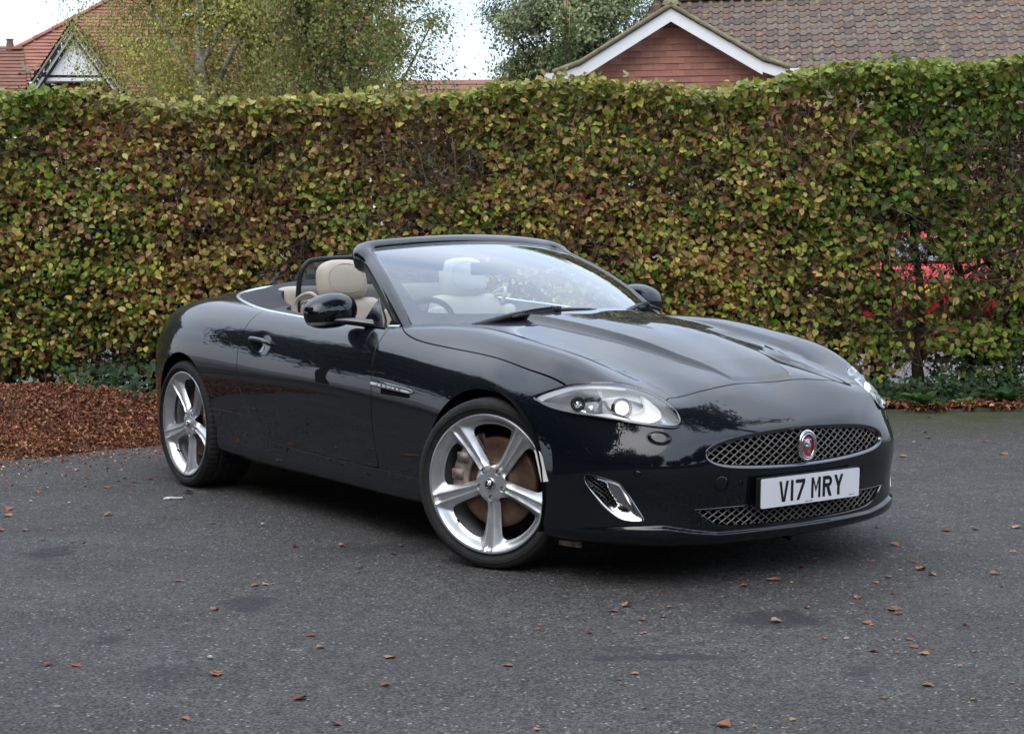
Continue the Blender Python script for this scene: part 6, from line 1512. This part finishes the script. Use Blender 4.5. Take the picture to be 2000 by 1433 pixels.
# local: x to the right, y away, z up; gable apex above the origin
apex = 4.22; half = 1.43; foot = 3.44; slope = (apex-foot-.06)/(half)
def gable_edge(x): return apex-.03-abs(x)*((apex-3.47)/1.36)
bb = []
def bar(p0, p1, hgt, y0, y1):
    """board in the gable plane hanging below the line p0..p1"""
    (x0,z0),(x1,z1) = p0, p1
    V = [(x0,y0,z0),(x1,y0,z1),(x1,y0,z1-hgt),(x0,y0,z0-hgt),(x0,y1,z0),(x1,y1,z1),(x1,y1,z1-hgt),(x0,y1,z0-hgt)]
    return np.array(V), [(0,1,2,3)[::-1],(4,5,6,7),(0,4,5,1)[::-1],(3,2,6,7)[::-1],(0,3,7,4),(1,5,6,2)]
for s in (-1,1):
    V, F = bar((0,apex-.02),(s*1.16,apex-.02-1.16*.60),.165,-.30,-.27); mobj('bargeboard', V, F if s == 1 else [f[::-1] for f in F], M['pvc'], BG, smooth=False)
    V, F = bar((s*1.161,apex-.02-1.16*.60),(s*1.50,apex-.02-1.16*.60-.12),.13,-.30,-.27); mobj('bargeboard', V, F if s == 1 else [f[::-1] for f in F], M['pvc'], BG, smooth=False)
    V, F = bar((0,apex+.055),(s*1.16,apex+.055-1.16*.60),.06,-.34,-.22); mobj('verge_mortar', V, F if s == 1 else [f[::-1] for f in F], M['mortar'], BG)
    V, F = bar((s*1.161,apex+.055-1.16*.60),(s*1.52,apex+.055-1.16*.60-.12),.06,-.34,-.22); mobj('verge_mortar', V, F if s == 1 else [f[::-1] for f in F], M['mortar'], BG)
    V, F = box((s*1.56,-.30,apex-.02-1.16*.60-.14),(.12,.10,.09)); mobj('gutter_end', V, F, M['pvc'], BG, smooth=False)
V = [(-1.4,-.02,0),(1.4,-.02,0),(1.4,-.02,3.42),(0,-.02,4.12),(-1.4,-.02,3.42),(-1.4,7,0),(1.4,7,0),(1.4,7,3.42),(0,7,4.12),(-1.4,7,3.42)]
mobj('gable_wall', V, [(0,1,2,3,4),(5,9,8,7,6),(0,4,9,5),(1,6,7,2)], mat('red brick wall', (.24,.11,.08), .8), BG, smooth=False)
rs = random.Random(2); row = 0; z_ = 3.02
tmesh = {}
for q in range(3):
    V, F = box((0,0,0),(.158,.016,.125)); V[:,1] += np.where(V[:,2] < 0, -.012, .004); tmesh[q] = fast_mesh('hung_tile', V, F, TG[q], False)
cnt = 0
while z_ < apex-.22:
    xw = (apex-.20-z_)/.60+.14; x_ = -xw+(.08 if row % 2 else 0); x_ = math.floor(x_/.16)*.16+(.08 if row % 2 else 0)
    while x_ < xw:
        if abs(x_+.0) < xw and cnt < 300:
            o = link(bpy.data.objects.new('hung_tile', tmesh[2 if (abs(x_) > xw-.18) else rs.choice([0,0,0,1,1])]), BG); o.location = (x_, -.045+rs.uniform(-.003,.003), z_); o.rotation_euler = (0,rs.uniform(-.01,.01),0); cnt += 1
        x_ += .161
    z_ += .082; row += 1
# main roof: tile courses running back behind the gable, ridge parallel to the gable wall
RL = frame_obj('roof_frame', (0,0,0), 0, None, None); bpy.data.objects.remove(RL)
ry0 = 1.9      # eaves line of the main roof behind the gable face
pit = radians(32); ridge_z = 5.03; eav_z = 3.05; run = (ridge_z-eav_z)/math.tan(pit); x0m, x1m = -1.05, 9.6
def tile_unit(w=.166, ln=.30, t=.016):
    xs = np.linspace(0, w, 9); prof = .032*np.sin(np.clip((xs/w-.48)/.52,0,1)*pi)**.8; V = []; F = []
    for yy, dz in ((0,0),(ln,0)):
        for x_, p in zip(xs, prof): V.append((x_, yy, p+.018*(1-yy/ln)))
    for x_, p in zip(xs, prof): V.append((x_, 0, p+.018-t))
    for i in range(8): F += [(i,i+1,9+i+1,9+i), (18+i,18+i+1,i+1,i)]
    return np.array(V), F
tv, tf = tile_unit(); tmr = [fast_mesh('roof_tile', tv, tf, RT[q], True) for q in range(4)]
for m_ in tmr: m_.set_sharp_from_angle(angle=radians(40))
gauge = .215
for m_ in RT:      # patches of orange and pale lichen
    nt = m_.node_tree; b_ = nt.nodes['Principled BSDF']; src = b_.inputs['Base Color'].links[0].from_socket; g_ = nt.nodes.new('ShaderNodeNewGeometry')
    for sc_n, th, colr in ((5.5,.60,(.30,.185,.06)),(9.0,.64,(.34,.32,.27)),(3.2,.62,(.05,.04,.033))):
        n_ = nt.nodes.new('ShaderNodeTexNoise'); n_.inputs['Scale'].default_value = sc_n; n_.inputs['Detail'].default_value = 5; n_.inputs['Roughness'].default_value = .7; nt.links.new(g_.outputs['Position'], n_.inputs['Vector'])
        r_ = nt.nodes.new('ShaderNodeMapRange'); r_.inputs[1].default_value = th; r_.inputs[2].default_value = th+.05; r_.inputs[4].default_value = .8; nt.links.new(n_.outputs[0], r_.inputs[0])
        x_ = nt.nodes.new('ShaderNodeMix'); x_.data_type = 'RGBA'; nt.links.new(r_.outputs[0], x_.inputs[0]); nt.links.new(src, x_.inputs[6]); x_.inputs[7].default_value = (*colr,1); src = x_.outputs[2]
    nt.links.new(src, b_.inputs['Base Color']); ncr = int(run/cos(pit)/gauge)+1; ncol = int((x1m-x0m)/.166); placed = 0; rest = []
cand = []
for c in range(ncr):
    for k in range(ncol):
        sl = c*gauge; yy = ry0+sl*cos(pit); zz = eav_z+sl*sin(pit); xx = x0m+k*.166+ (0 if True else 0)
        # hip at the left end
        if xx < x0m+.02+(zz-eav_z)*.42: continue
        cand.append((zz, xx, yy, c, k))
inview = lambda zz, xx: zz > 3.52+.02 and xx < 5.2
vis_ = [q for q in cand if inview(q[0], q[1])]; vis_.sort(key=lambda q: q[1]); vs_ = set((q[3],q[4]) for q in vis_[:300])
for (zz, xx, yy, c, k) in cand:
    q = rs.choices([0,1,2,3],[5,4 if xx < 3 else 6,2.8,0])[0]
    if (c,k) in vs_:
        o = link(bpy.data.objects.new('roof_tile', tmr[q]), BG); o.location = (xx,yy,zz+rs.uniform(-.003,.003)); o.rotation_euler = (pit+rs.uniform(-.01,.01),0,rs.uniform(-.008,.008))
    else: rest.append((xx,yy,zz,q))
Rx = np.array(Matrix.Rotation(pit,3,'X'))
for q in range(4):
    pr = [(tv@Rx.T+np.array([a,b,c]), tf) for a,b,c,k in rest if k == q]
    if pr: V, F = merge(pr); o = mobj('roof_tiling', V, F, RT[q], BG, smooth=False); o['kind'] = 'stuff'
# ridge and hip tiles
def half_round(p0, p1, rad, m, name, par, n=8):
    p0 = np.array(p0,float); p1 = np.array(p1,float); d_ = (p1-p0)/np.linalg.norm(p1-p0); sx = np.cross(d_,[0,0,1]); sx /= np.linalg.norm(sx); up = np.cross(sx,d_); V = []; F = []
    for P_, f_ in ((p0,1.0),(p1,.93)):
        for i in range(n+1): a = pi*i/n; V.append(P_+sx*rad*f_*cos(a)+up*rad*f_*sin(a)*.8)
    for i in range(n): F.append((i,i+1,n+1+i+1,n+1+i))
    F.append(tuple(range(n+1))[::-1]); F.append(tuple(range(n+1,2*n+2))); return mobj(name, V, F, m, par)
yr = ry0+run; xr0 = x0m+.62
x_ = xr0
while x_ < x1m: half_round((x_,yr,ridge_z),(x_+.435,yr,ridge_z),.115,RT[rs.choice([0,1,0])],'ridge_tile',BG); x_ += .445
for k in range(8):
    a = k/8; b = (k+.97)/8; p0 = np.array([x0m,ry0,eav_z]); p1 = np.array([xr0,yr,ridge_z]); half_round(p0+(p1-p0)*a, p0+(p1-p0)*b, .09, RT[0], 'hip_tile', BG)
V = [(x0m,ry0,eav_z-.04),(x1m,ry0,eav_z-.04),(x1m,yr,ridge_z-.04),(xr0,yr,ridge_z-.04),(x0m,ry0+2*run,eav_z-.04),(x1m,ry0+2*run,eav_z-.04)]
mobj('roof_underlay', V, [(0,1,2,3),(3,2,5,4),(0,3,4)], RT[2], BG, smooth=False)
V, F = box((4.4,ry0+run+.1,1.55),(10.2,2*run-.3,3.0)); mobj('house_wall', V, F, mat('pinkish brick', (.34,.20,.15), .85, col2=(.28,.16,.12), noise_scale=6), BG, smooth=False)
# gable's own small roof running back to the main one
for s in (-1,1):
    sl = math.hypot(1.5, .90)
    pr = []
    for c in range(6):
        for k in range(16):
            t = c/6; xx = s*(1.5-1.5*t); zz = apex+.03-abs(xx)*.60-.02; 
            V = tv.copy(); V = V[:, [0,1,2]]; 
            # tile runs up the slope towards the apex, columns along y
            Vx = np.stack([-s*V[:,1]*.857*.78, V[:,0], V[:,2]+V[:,1]*.515*.78], 1); pr.append((Vx+np.array([xx, -.30+k*.166, zz]), tf if s == -1 else [f[::-1] for f in tf]))
    V, F = merge(pr); o = mobj('gable_tiling', V, F, RT[0], BG, smooth=False); o['kind'] = 'stuff'
half_round((0,-.34,apex+.02),(0,.10,apex+.02),.11,M['mortar'],'ridge_tile',BG)
for k in range(5): half_round((0,.11+k*.44,apex+.04),(0,.11+k*.44+.43,apex+.04),.10,RT[0],'ridge_tile',BG)
# window and door in the wall facing the street, hidden mostly by the hedge
for (wx, wz, ww, wh) in ((-.0,1.5,1.3,1.1),(3.2,1.5,1.6,1.1),(5.6,1.5,1.6,1.1)):
    yy = -.05 if abs(wx) < 1 else ry0+.22
    V, F = box((wx,yy,wz),(ww,.06,wh)); w_ = mobj('window', V, F, M['pvc'], BG, smooth=False); V, F = merge([box((wx-ww/4,yy-.035,wz),(ww/2-.1,.01,wh-.16)), box((wx+ww/4,yy-.035,wz),(ww/2-.1,.01,wh-.16))]); mobj('pane', V, F, M['gloss_black'], w_, smooth=False)
# ------------------------------------------------------------------ red-roofed house on the left
def clay_mat():
    m = mat('clay roof tiles', (.34,.150,.105), .85, col2=(.26,.115,.085), noise_scale=5, bump=.004); nt = m.node_tree; b = nt.nodes['Principled BSDF']; return m
M['clay'] = clay_mat(); M['claydark'] = mat('weathered clay tiles', (.23,.105,.07), .88, col2=(.17,.09,.065), noise_scale=4)
M['brick'] = mat('orange brick', (.34,.115,.06), .85, col2=(.26,.08,.045), noise_scale=12, bump=.004); M['blackpaint'] = mat('black painted timber', (.012,.012,.013), .5)
M['peel'] = mat('white with peeling paint', (.75,.75,.74), .7)
H2D = 31.5; RH = frame_obj('red_roofed_house', Y(-8.10, H2D, 0), YROT+radians(6), 'house with steep red clay tiled roofs and a white gable with black bargeboards', 'house')
def course_roof(p00, p10, p11, p01, n, m, name, par, thick=.022):
    """roof face p00-p10 eaves, p01-p11 top: overlapping courses as real steps"""
    P = [np.array(p,float) for p in (p00,p10,p11,p01)]; nrm = np.cross(P[1]-P[0],P[3]-P[0]); nrm /= np.linalg.norm(nrm); nrm = nrm if nrm[2] > 0 else -nrm; V = []; F = []
    wob = random.Random(5)
    for c in range(n):
        t0, t1 = c/n, (c+1)/n; a0 = P[0]+(P[3]-P[0])*t0; b0 = P[1]+(P[2]-P[1])*t0; a1 = P[0]+(P[3]-P[0])*t1; b1 = P[1]+(P[2]-P[1])*t1; o = len(V); q = 24
        for i in range(q+1):
            f_ = i/q; w_ = nrm*wob.uniform(-.004,.006); V += [a0+(b0-a0)*f_+nrm*thick+w_, a1+(b1-a1)*f_+nrm*.004, a0+(b0-a0)*f_]
        for i in range(q): k = o+i*3; F += [(k,k+3,k+4,k+1),(k+2,k+5,k+3,k)]
    return mobj(name, V, F, m, par, smooth=False)
# main roof face towards us: left edge climbs along the hip, right part behind the birches
course_roof((-1.14,.6,3.2),(5.2,.6,3.2),(5.2,2.0,5.12),(-1.66,2.0,5.12), 26, M['clay'], 'main_roof', RH)
course_roof((-1.58,2.0,5.121),(5.2,2.0,5.121),(5.2,4.4,8.6),(4.1,4.4,8.6), 48, M['clay'], 'upper_roof', RH)
half = 0
for k in range(16):
    p0 = np.array([-1.58,2.0,5.12]); p1 = np.array([4.1,4.4,8.6]); half_round(p0+(p1-p0)*k/16, p0+(p1-p0)*(k+.96)/16, .075, M['clay'], 'hip_tile', RH)
course_roof((-5.0,.5,3.3),(-1.02,.5,3.3),(-1.40,1.95,5.10),(-5.0,1.95,5.10), 24, M['claydark'], 'side_roof', RH)
V = [(-1.3,.8,3.3),(-1.3,.8,3.3),(-1.55,2.6,5.14)]
for k in range(3): half_round((-3.2+k*.6,1.97,5.12),(-3.2+k*.6+.58,1.97,5.12),.08,M['claydark'],'ridge_tile',RH)
mobj('chimney_pot', *lathe([(.07,5.1),(.08,5.2),(.06,5.3),(.08,5.34)],'z',12), M['claydark'], RH).location = (-1.66,1.97,-.02)
# the gable
ga, gw, gb = 5.25, .84, 3.72
V = [(-.66,-.69,4.36),(.66,-.69,4.36),(0,-.69,5.22)]; mobj('gable_panel', V+[(a,b+.06,c) for a,b,c in V], [(0,1,2),(5,4,3),(0,3,4,1),(1,4,5,2),(2,5,3,0)], mat('white roughcast',(.80,.80,.79),.8), RH, smooth=False)
for s in (-1,1):
    def gb_(z0, off, wdt, y0, y1, m, nm):
        (x0,zz0),(x1,zz1) = (0,z0),(s*gw*1.0,z0-1.22)
        V, F = bar((x0,zz0),(x1,zz1),wdt,y0,y1); return mobj(nm, V, F if s == 1 else [f[::-1] for f in F], m, RH, smooth=False)
    gb_(ga+.07,0,.06,-.86,-.60,M['mortar'],'verge'); gb_(ga+.01,0,.10,-.84,-.78,M['blackpaint'],'bargeboard'); gb_(ga-.09,0,.07,-.80,-.70,M['peel'],'inner_board'); gb_(ga-.16,0,.07,-.76,-.66,M['blackpaint'],'bargeboard')
    # peeling white patches on the black inner board
    rq = random.Random(6+s); pr = []
    for k in range(15):
        t = rq.uniform(.05,1.0); x_ = s*gw*t; zt = ga-.0-1.22*t-rq.uniform(.02,.09); pr.append(box((x_,-.845,zt),(rq.uniform(.008,.02),.006,rq.uniform(.02,.06))))
    tag(mobj('flaked_paint', *merge(pr), M['peel'], RH, smooth=False), kind='stuff')
    course_roof((s*.98,-.86,3.93),(s*.98,3.0,3.93),(0,3.0,5.35),(0,-.86,5.35), 18, M['claydark'], 'gable_roof', RH)
V, F = box((0,-.6,4.38),(1.5,.14,.11)); mobj('tie_beam', V, F, M['blackpaint'], RH, smooth=False)
V, F = merge([box((.15,-.2,2.1),(1.15,.5,4.2)), box((2.0,1.8,1.6),(6.6,2.2,3.2)), box((-3.2,2.2,1.6),(3.6,2.4,3.2))]); mobj('brick_wall', V, F, M['brick'], RH, smooth=False)
V, F = box((.0,-.45,4.28),(1.3,.5,.06)); mobj('soffit', V, F, M['peel'], RH, smooth=False)
# brick chimney with pale bands; each course a part
CH = empty('chimney', (2.22,.55,0)); CH.parent = RH
zc = 3.0; k = 0
while zc < 7.4:
    wdt = .56; m_ = M['brick']; hgt = .073
    if 5.55 < zc < 5.66 or 5.88 < zc < 5.96: m_ = M['peel']; wdt = .60
    if 5.36 < zc < 5.52: wdt = .56+.06*((zc-5.30)/.08)
    if zc > 5.55: wdt = max(wdt,.66)
    V, F = box((0,0,zc+hgt/2),(wdt,wdt,hgt-.008)); mobj('brick_course', V, F, m_, CH, smooth=False); zc += hgt; k += 1
V, F = box((0,0,5.2),(.54,.54,4.4)); mobj('core', V, F, M['mortar'], CH, smooth=False)
# weather vane with a bird
VV = empty('weather_vane', Y(-5.89, 20.5, -.02), 'black weather vane with a pale long tailed bird above an arrow', 'weather vane'); VV.rotation_euler = (0,0,YROT)
def flat(P, t, name, m, par):
    n_ = len(P); V = [(a,-t/2,b) for a,b in P]+[(a,t/2,b) for a,b in P]; return mobj(name, V, [tuple(range(n_)), tuple(range(2*n_-1,n_-1,-1))]+[(i,n_+i,n_+(i+1)%n_,(i+1)%n_) for i in range(n_)], m, par, smooth=False)
zb = 3.395
mobj('pole', *tube([(0,0,2.2),(0,0,zb)], .007, 8), M['blackpaint'], VV)
mobj('arrow_shaft', *tube([(-.15,0,zb-.02),(.17,0,zb-.03)], .006, 6), M['blackpaint'], VV)
flat([(-.165,zb-.02),(-.12,zb+.002),(-.125,zb-.02),(-.12,zb-.042)], .006, 'arrow_head', M['blackpaint'], VV)
flat([(.125,zb-.005),(.205,zb-.0),(.19,zb-.03),(.20,zb-.062),(.125,zb-.055),(.14,zb-.03)], .006, 'arrow_tail', M['blackpaint'], VV)
BP = catmull([(-.125,zb+.125),(-.105,zb+.14),(-.088,zb+.125),(-.075,zb+.09),(-.03,zb+.068),(.03,zb+.065),(.085,zb+.088),(.145,zb+.112),(.09,zb+.07),(.03,zb+.038),(-.01,zb+.022),(-.03,zb+.012),(-.05,zb+.018),(-.085,zb+.045),(-.10,zb+.085),(-.105,zb+.112)], 3, True)
flat([tuple(p) for p in BP], .012, 'bird', mat('dull bronze bird',(.34,.28,.20),.6), VV)
for dx in (-.045,-.02): mobj('bird_leg', *tube([(dx,0,zb+.025),(dx+.003,0,zb-.015)], .0035, 5), M['blackpaint'], VV)
mobj('ball', *lathe([(.0005,-.022),(.015,-.016),(.022,0),(.015,.016),(.0005,.022)],'z',14), M['peel'], VV).location = (0,0,zb-.135)
mobj('cross_arm', *tube([(-.12,0,zb-.225),(.12,0,zb-.225)], .005, 6), M['blackpaint'], VV)
for dx in (-.05,.05): mobj('scroll', *tube(catmull([(0,0,zb-.26),(dx*.6,0,zb-.25),(dx*1.1,0,zb-.235),(dx,0,zb-.215),(dx*.6,0,zb-.225)],4), .004, 5), M['blackpaint'], VV)
mobj('letter_s', *tube(catmull([(-.115,0,zb-.165),(-.14,0,zb-.155),(-.155,0,zb-.17),(-.135,0,zb-.19),(-.115,0,zb-.205),(-.135,0,zb-.225),(-.16,0,zb-.215)],4), .006, 6), M['blackpaint'], VV)
mobj('letter_n', *merge([tube([(.105,0,zb-.225),(.105,0,zb-.165)],.006,6),tube([(.105,0,zb-.165),(.145,0,zb-.225)],.006,6),tube([(.145,0,zb-.225),(.145,0,zb-.165)],.006,6)]), M['blackpaint'], VV)
# low roof glimpsed between the trees, garden wall and cars in the street behind the hedge
FR = empty('far_house', Y(-.95, 40, 0), 'low red roof just showing over the hedge under the gap of sky', 'house'); FR.rotation_euler = (0,0,YROT)
course_roof((-2.2,0,3.6),(2.4,0,3.6),(2.4,2.5,5.32),(-2.2,2.5,5.32), 12, M['claydark'], 'roof', FR); V, F = box((0,1.6,1.8),(4.2,2.6,3.6)); mobj('wall', V, F, mat('dull render', (.15,.13,.10), .9), FR, smooth=False)
GWl = empty('garden_wall', Y(.5, 23.2, 0), 'pinkish brick garden wall across the street seen through the hedge', 'wall'); GWl.rotation_euler = (0,0,YROT)
bmes = [fast_mesh('brick', *box((0,0,0),(.215,.10,.065)), mat('wall brick '+str(k), c, .85), False) for k, c in enumerate([(.42,.22,.16),(.36,.17,.12),(.48,.28,.21)])]
nb = 0; restb = []
for c in range(13):
    for k in range(44):
        x_ = -1.0+k*.225+(.11 if c % 2 else 0); z_ = .04+c*.075
        if nb < 300 and 2.0 < x_ < 7.4: o = link(bpy.data.objects.new('brick', bmes[rs.randrange(3)]), GWl); o.location = (x_,0,z_); nb += 1
        else: restb.append(box((x_,0,z_),(.215,.10,.065)))
o = mobj('brickwork', *merge(restb), bmes[0].materials[0], GWl, smooth=False); o['kind'] = 'stuff'; V, F = box((3.9,.004,.49),(9.9,.08,.98)); mobj('mortar', V, F, M['pavement'], GWl, smooth=False)
V, F = box((3.9,0,1.01),(10,.16,.05)); mobj('coping', V, F, M['concrete'], GWl, smooth=False)
def street_car(l_, d_, rz, col, label, name, van=False, seed=1):
    e = empty(name, Y(l_,d_,0), label, 'van' if van else 'car'); e.rotation_euler = (0,0,YROT+rz); pm = mat(name+' paint', col, .45, coat=.2)
    if van: side = [(-2.1,.35),(-2.15,1.0),(-2.1,1.75),(-1.9,1.86),(.55,1.86),(.85,1.78),(1.45,1.12),(2.0,.95),(2.15,.75),(2.18,.35)]
    else: side = [(-2.0,.35),(-2.08,.75),(-1.95,.98),(-1.35,1.05),(-.75,1.38),(-.3,1.45),(.35,1.42),(.95,1.02),(1.75,.86),(2.05,.66),(2.08,.35)]
    W_ = .84; P = catmull(side, 3); n_ = len(P); V = []; F = []
    for fy, ins in ((-1,.05),(-1,0),(1,0),(1,.05)): pass
    secs = [(-W_*.93,.0,.94),(-W_,0,1.0),(W_,0,1.0),(W_*.93,0,.94)]
    for (yy, _, f_) in secs:
        for x_, z_ in P: tum = .80 if z_ > 1.0 and not van else (.90 if z_ > 1.1 else 1); V.append((x_*(.985 if f_ < 1 else 1), yy*tum, .35+(z_-.35)*(1 if f_ == 1 else .985)))
    for s_ in range(3):
        for i in range(n_-1): F.append((s_*n_+i,s_*n_+i+1,(s_+1)*n_+i+1,(s_+1)*n_+i))
    F += [tuple(range(n_))[::-1], tuple(range(3*n_,4*n_))]; mobj('body', V, F, pm, e).data.set_sharp_from_angle(angle=radians(35))
    for s_ in (-1,1):
        wx = [(-1.5,1.15),(-.55,1.15),(-.55,1.55),(-1.5,1.55)] if van and seed == 99 else ([(.15,1.15),(1.15,1.15),(.78,1.62),(.15,1.62)] if van else [(-1.1,1.06),(.78,1.06),(.28,1.33),(-.62,1.33)])
        yy = W_*(.90 if van else .82)+.012
        mobj('side_window', [(a,s_*yy,b) for a,b in wx], [(0,1,2,3)] if s_ == -1 else [(3,2,1,0)], M['gloss_black'], e, smooth=False)
        for wxc in (-1.35,1.3):
            V, F = lathe([(.001,-.1),(.20,-.1),(.21,-.11),(.31,-.11),(.32,-.09),(.32,.09)], 'y', 28); w_ = mobj('wheel', V, F, M['rubber'], e); w_.location = (wxc, s_*(W_-.10), .32); w_.rotation_euler = (0,0,0 if s_ == -1 else pi)
            V, F = lathe([(.001,-.115),(.19,-.113),(.20,-.105)], 'y', 20); mobj('hubcap', V, F, M['alloy'], w_)
    wsf = [(.90,1.72),(1.42,1.16)] if van else [(.40,1.40),(.93,1.05)]
    mobj('windscreen', [(wsf[0][0]+.02,-W_*.72,wsf[0][1]),(wsf[1][0]+.02,-W_*.8,wsf[1][1]),(wsf[1][0]+.02,W_*.8,wsf[1][1]),(wsf[0][0]+.02,W_*.72,wsf[0][1])], [(0,1,2,3)], M['gloss_black'], e, smooth=False)
    for s_ in (-1,1): V, F = box((2.06 if van else 1.98,s_*.62,.72),(.10,.26,.13)); mobj('headlight', V, F, M['lamp_silver'], e, smooth=False)
    return e
v_ = street_car(5.25, 21, radians(78), (.50,.008,.015), 'bright red car with yellow rear plate, glimpsed through the right of the hedge', 'red_car', False); v_.scale = (.9,.95,.92)
V, F = box((-2.07,0,.74),(.02,.52,.11)); mobj('rear_plate', V, F, mat('yellow plate',(.75,.50,.05),.5), v_, smooth=False)
mobj('rear_window', [(-1.40,-.55,1.08),(-1.40,.55,1.08),(-.80,.50,1.38),(-.80,-.50,1.38)], [(0,1,2,3)], M['gloss_black'], v_, smooth=False)
street_car(-3.5, 17.0, radians(0), (.10,.22,.55), 'blue car parked in the street, glimpsed through the left of the hedge', 'blue_car', False)
street_car(.3, 16.6, radians(180), (.70,.71,.72), 'white car parked in the street, glimpsed in specks through the middle of the hedge', 'white_car', False)
WH = empty('white_house', Y(-4.6, 24.5, 0), 'pale rendered house front seen in specks through the left half of the hedge', 'house'); WH.rotation_euler = (0,0,YROT)
V, F = box((0,.2,1.2),(5.0,.3,2.4)); mobj('wall', V, F, M['pvc'], WH, smooth=False)
for wx in (-1.7,.2,1.9):
    V, F = box((wx,.02,1.4),(1.1,.08,1.0)); w_ = mobj('window', V, F, M['blackpaint'], WH, smooth=False); V, F = box((wx,-.025,1.4),(.95,.01,.85)); mobj('pane', V, F, M['gloss_black'], w_, smooth=False)
# ------------------------------------------------------------------ what stands round the rest of the yard (seen in the paintwork)
def mass_tree(seed, n, h, R_):
    r = np.random.default_rng(seed); nc = 90; u = r.normal(0,1,(nc,3)); u /= np.linalg.norm(u,axis=1)[:,None]; cen = u*r.uniform(.3,1,(nc,1))**.5*np.array([R_,R_,h*.36])+[0,0,h*.60]
    k = r.integers(0,nc,n); P = cen[k]+r.normal(0,.42,(n,3)); out_ = P-[0,0,h*.55]
    return scatter_leaves(P, r.uniform(.16,.34,n), out_, np.column_stack([palette(n,[(.03,.042,.018),(.04,.055,.02),(.045,.05,.018),(.022,.032,.015)],[1,1,1,1],r),np.zeros(n)]), .8, jitter=.6, seed=seed)
TM = []
for k in range(3):
    V, F, CC = mass_tree(60+k, 9000, 10, 3.0); o = leaf_obj('crown', V, F, CC, M['treeleaf']); TM.append(o.data); bpy.data.objects.remove(o)
V, F = tube([(0,0,0),(.1,0,3),(0,.1,6),(0,0,8.5)], [.22,.17,.10,.04], 8); TR = fast_mesh('trunk', V, F, M['bark'])
rs = random.Random(31)
RING = []
for k in range(8): RING.append((-22+k*3.1+rs.uniform(-.6,.6), -13.0+rs.uniform(-1.5,1.5), rs.uniform(1.25,1.6)))
for k in range(5): RING.append((3.5+k*3.4+rs.uniform(-.6,.6), -16+rs.uniform(-1.5,1.5), rs.uniform(.6,1.0)))     # along the car's right flank (world x, y)
for k in range(7): RING.append((19+rs.uniform(-1,1.5), -11+k*3.6+rs.uniform(-.8,.8), rs.uniform(.62,1.0)))                 # ahead of the car
RING += [(11.5,-15,.95),(15,-14,1.0),(17.5,12,.7)]
for k, (x_, y_, s_) in enumerate(RING):
    e = empty('yard_tree', (x_,y_,0), 'tall leafy tree at the edge of the yard, out of the picture behind the viewpoint', 'tree', 'trees round the yard behind the viewpoint'); e.scale = (s_,s_,s_); e.rotation_euler = (0,0,rs.uniform(0,6.28))
    link(bpy.data.objects.new('crown', TM[k%3]), e); link(bpy.data.objects.new('trunk', TR), e)
# a broad tree leaning over the front of the car and the viewpoint, its foot to the right of the view
OT = empty('overhanging_tree', (6.4,5.6,0), 'broad tree beside the yard, out of the picture, its boughs reaching over the car', 'tree')
r = np.random.default_rng(91); nb_ = 110; u = r.normal(0,1,(nb_,3)); u /= np.linalg.norm(u,axis=1)[:,None]; cen = u*r.uniform(.2,1,(nb_,1))**.5*np.array([4.6,4.8,1.7])+np.array([-2.8,-4.0,9.3]); cen[:,2] -= .05*((cen[:,0]+2.8)**2+(cen[:,1]+4)**2)
k = r.integers(0,nb_,15000); P = cen[k]+r.normal(0,.40,(15000,3)); V, F, CC = scatter_leaves(P, r.uniform(.12,.24,15000), P-[-2.8,-4,8], np.column_stack([palette(15000,[(.03,.045,.018),(.045,.06,.02),(.05,.055,.018)],[1,1,1],r),np.zeros(15000)]), .8, jitter=.7, seed=92)
leaf_obj('crown', V, F, CC, M['treeleaf'], OT); parts = [tube(catmull([(0,0,0),(-.2,-.3,3),(-.9,-1.2,6),(-2.2,-3.2,8.4),(-3.4,-5.0,9.6)],5), np.linspace(.35,.08,21), 10)]
for q_ in range(16):
    a = 2*pi*q_/16; parts.append(tube(catmull([(-1.2,-1.6,6.8),(-2.4+2*cos(a),-3.2+2*sin(a),8.2),(-2.8+4.2*cos(a),-4+4.4*sin(a),8.6)],4), np.linspace(.10,.015,9), 6))
mobj('trunk', *merge(parts), M['bark'], OT)
BH = empty('brick_house', (12,-23,0), 'brown brick house across the yard behind the viewpoint', 'house')
V, F = box((-6,0,2.6),(26,6,5.2)); mobj('wall', V, F, mat('brown brick',(.13,.075,.05),.9,col2=(.10,.06,.045),noise_scale=6), BH, smooth=False)
V = [(-19.5,-3.4,5.2),(7.5,-3.4,5.2),(7.5,3.4,5.2),(-19.5,3.4,5.2),(-19.5,0,8.2),(7.5,0,8.2)]; mobj('roof', V, [(0,1,5,4),(3,4,5,2),(0,4,3),(1,2,5)], M['claydark'], BH, smooth=False)
for k in range(7):
    V, F = box((-17+k*3.4,3.02,2.0),(1.3,.08,1.3)); w_ = mobj('window', V, F, M['pvc'], BH, smooth=False); V, F = box((-17+k*3.4,3.065,2.0),(1.1,.01,1.1)); mobj('pane', V, F, M['gloss_black'], w_, smooth=False)
BW = empty('boundary_wall', (19,0,0), 'dark boundary fence at the far edge of the yard behind the viewpoint', 'fence'); V, F = box((-3,-12.5,.95),(40,.12,1.9)); mobj('panel', V, F, mat('dark timber',(.06,.04,.03),.85), BW, smooth=False); V, F = box((-1.5,2,.95),(.12,30,1.9)); mobj('panel', V, F, M['bark'], BW, smooth=False)
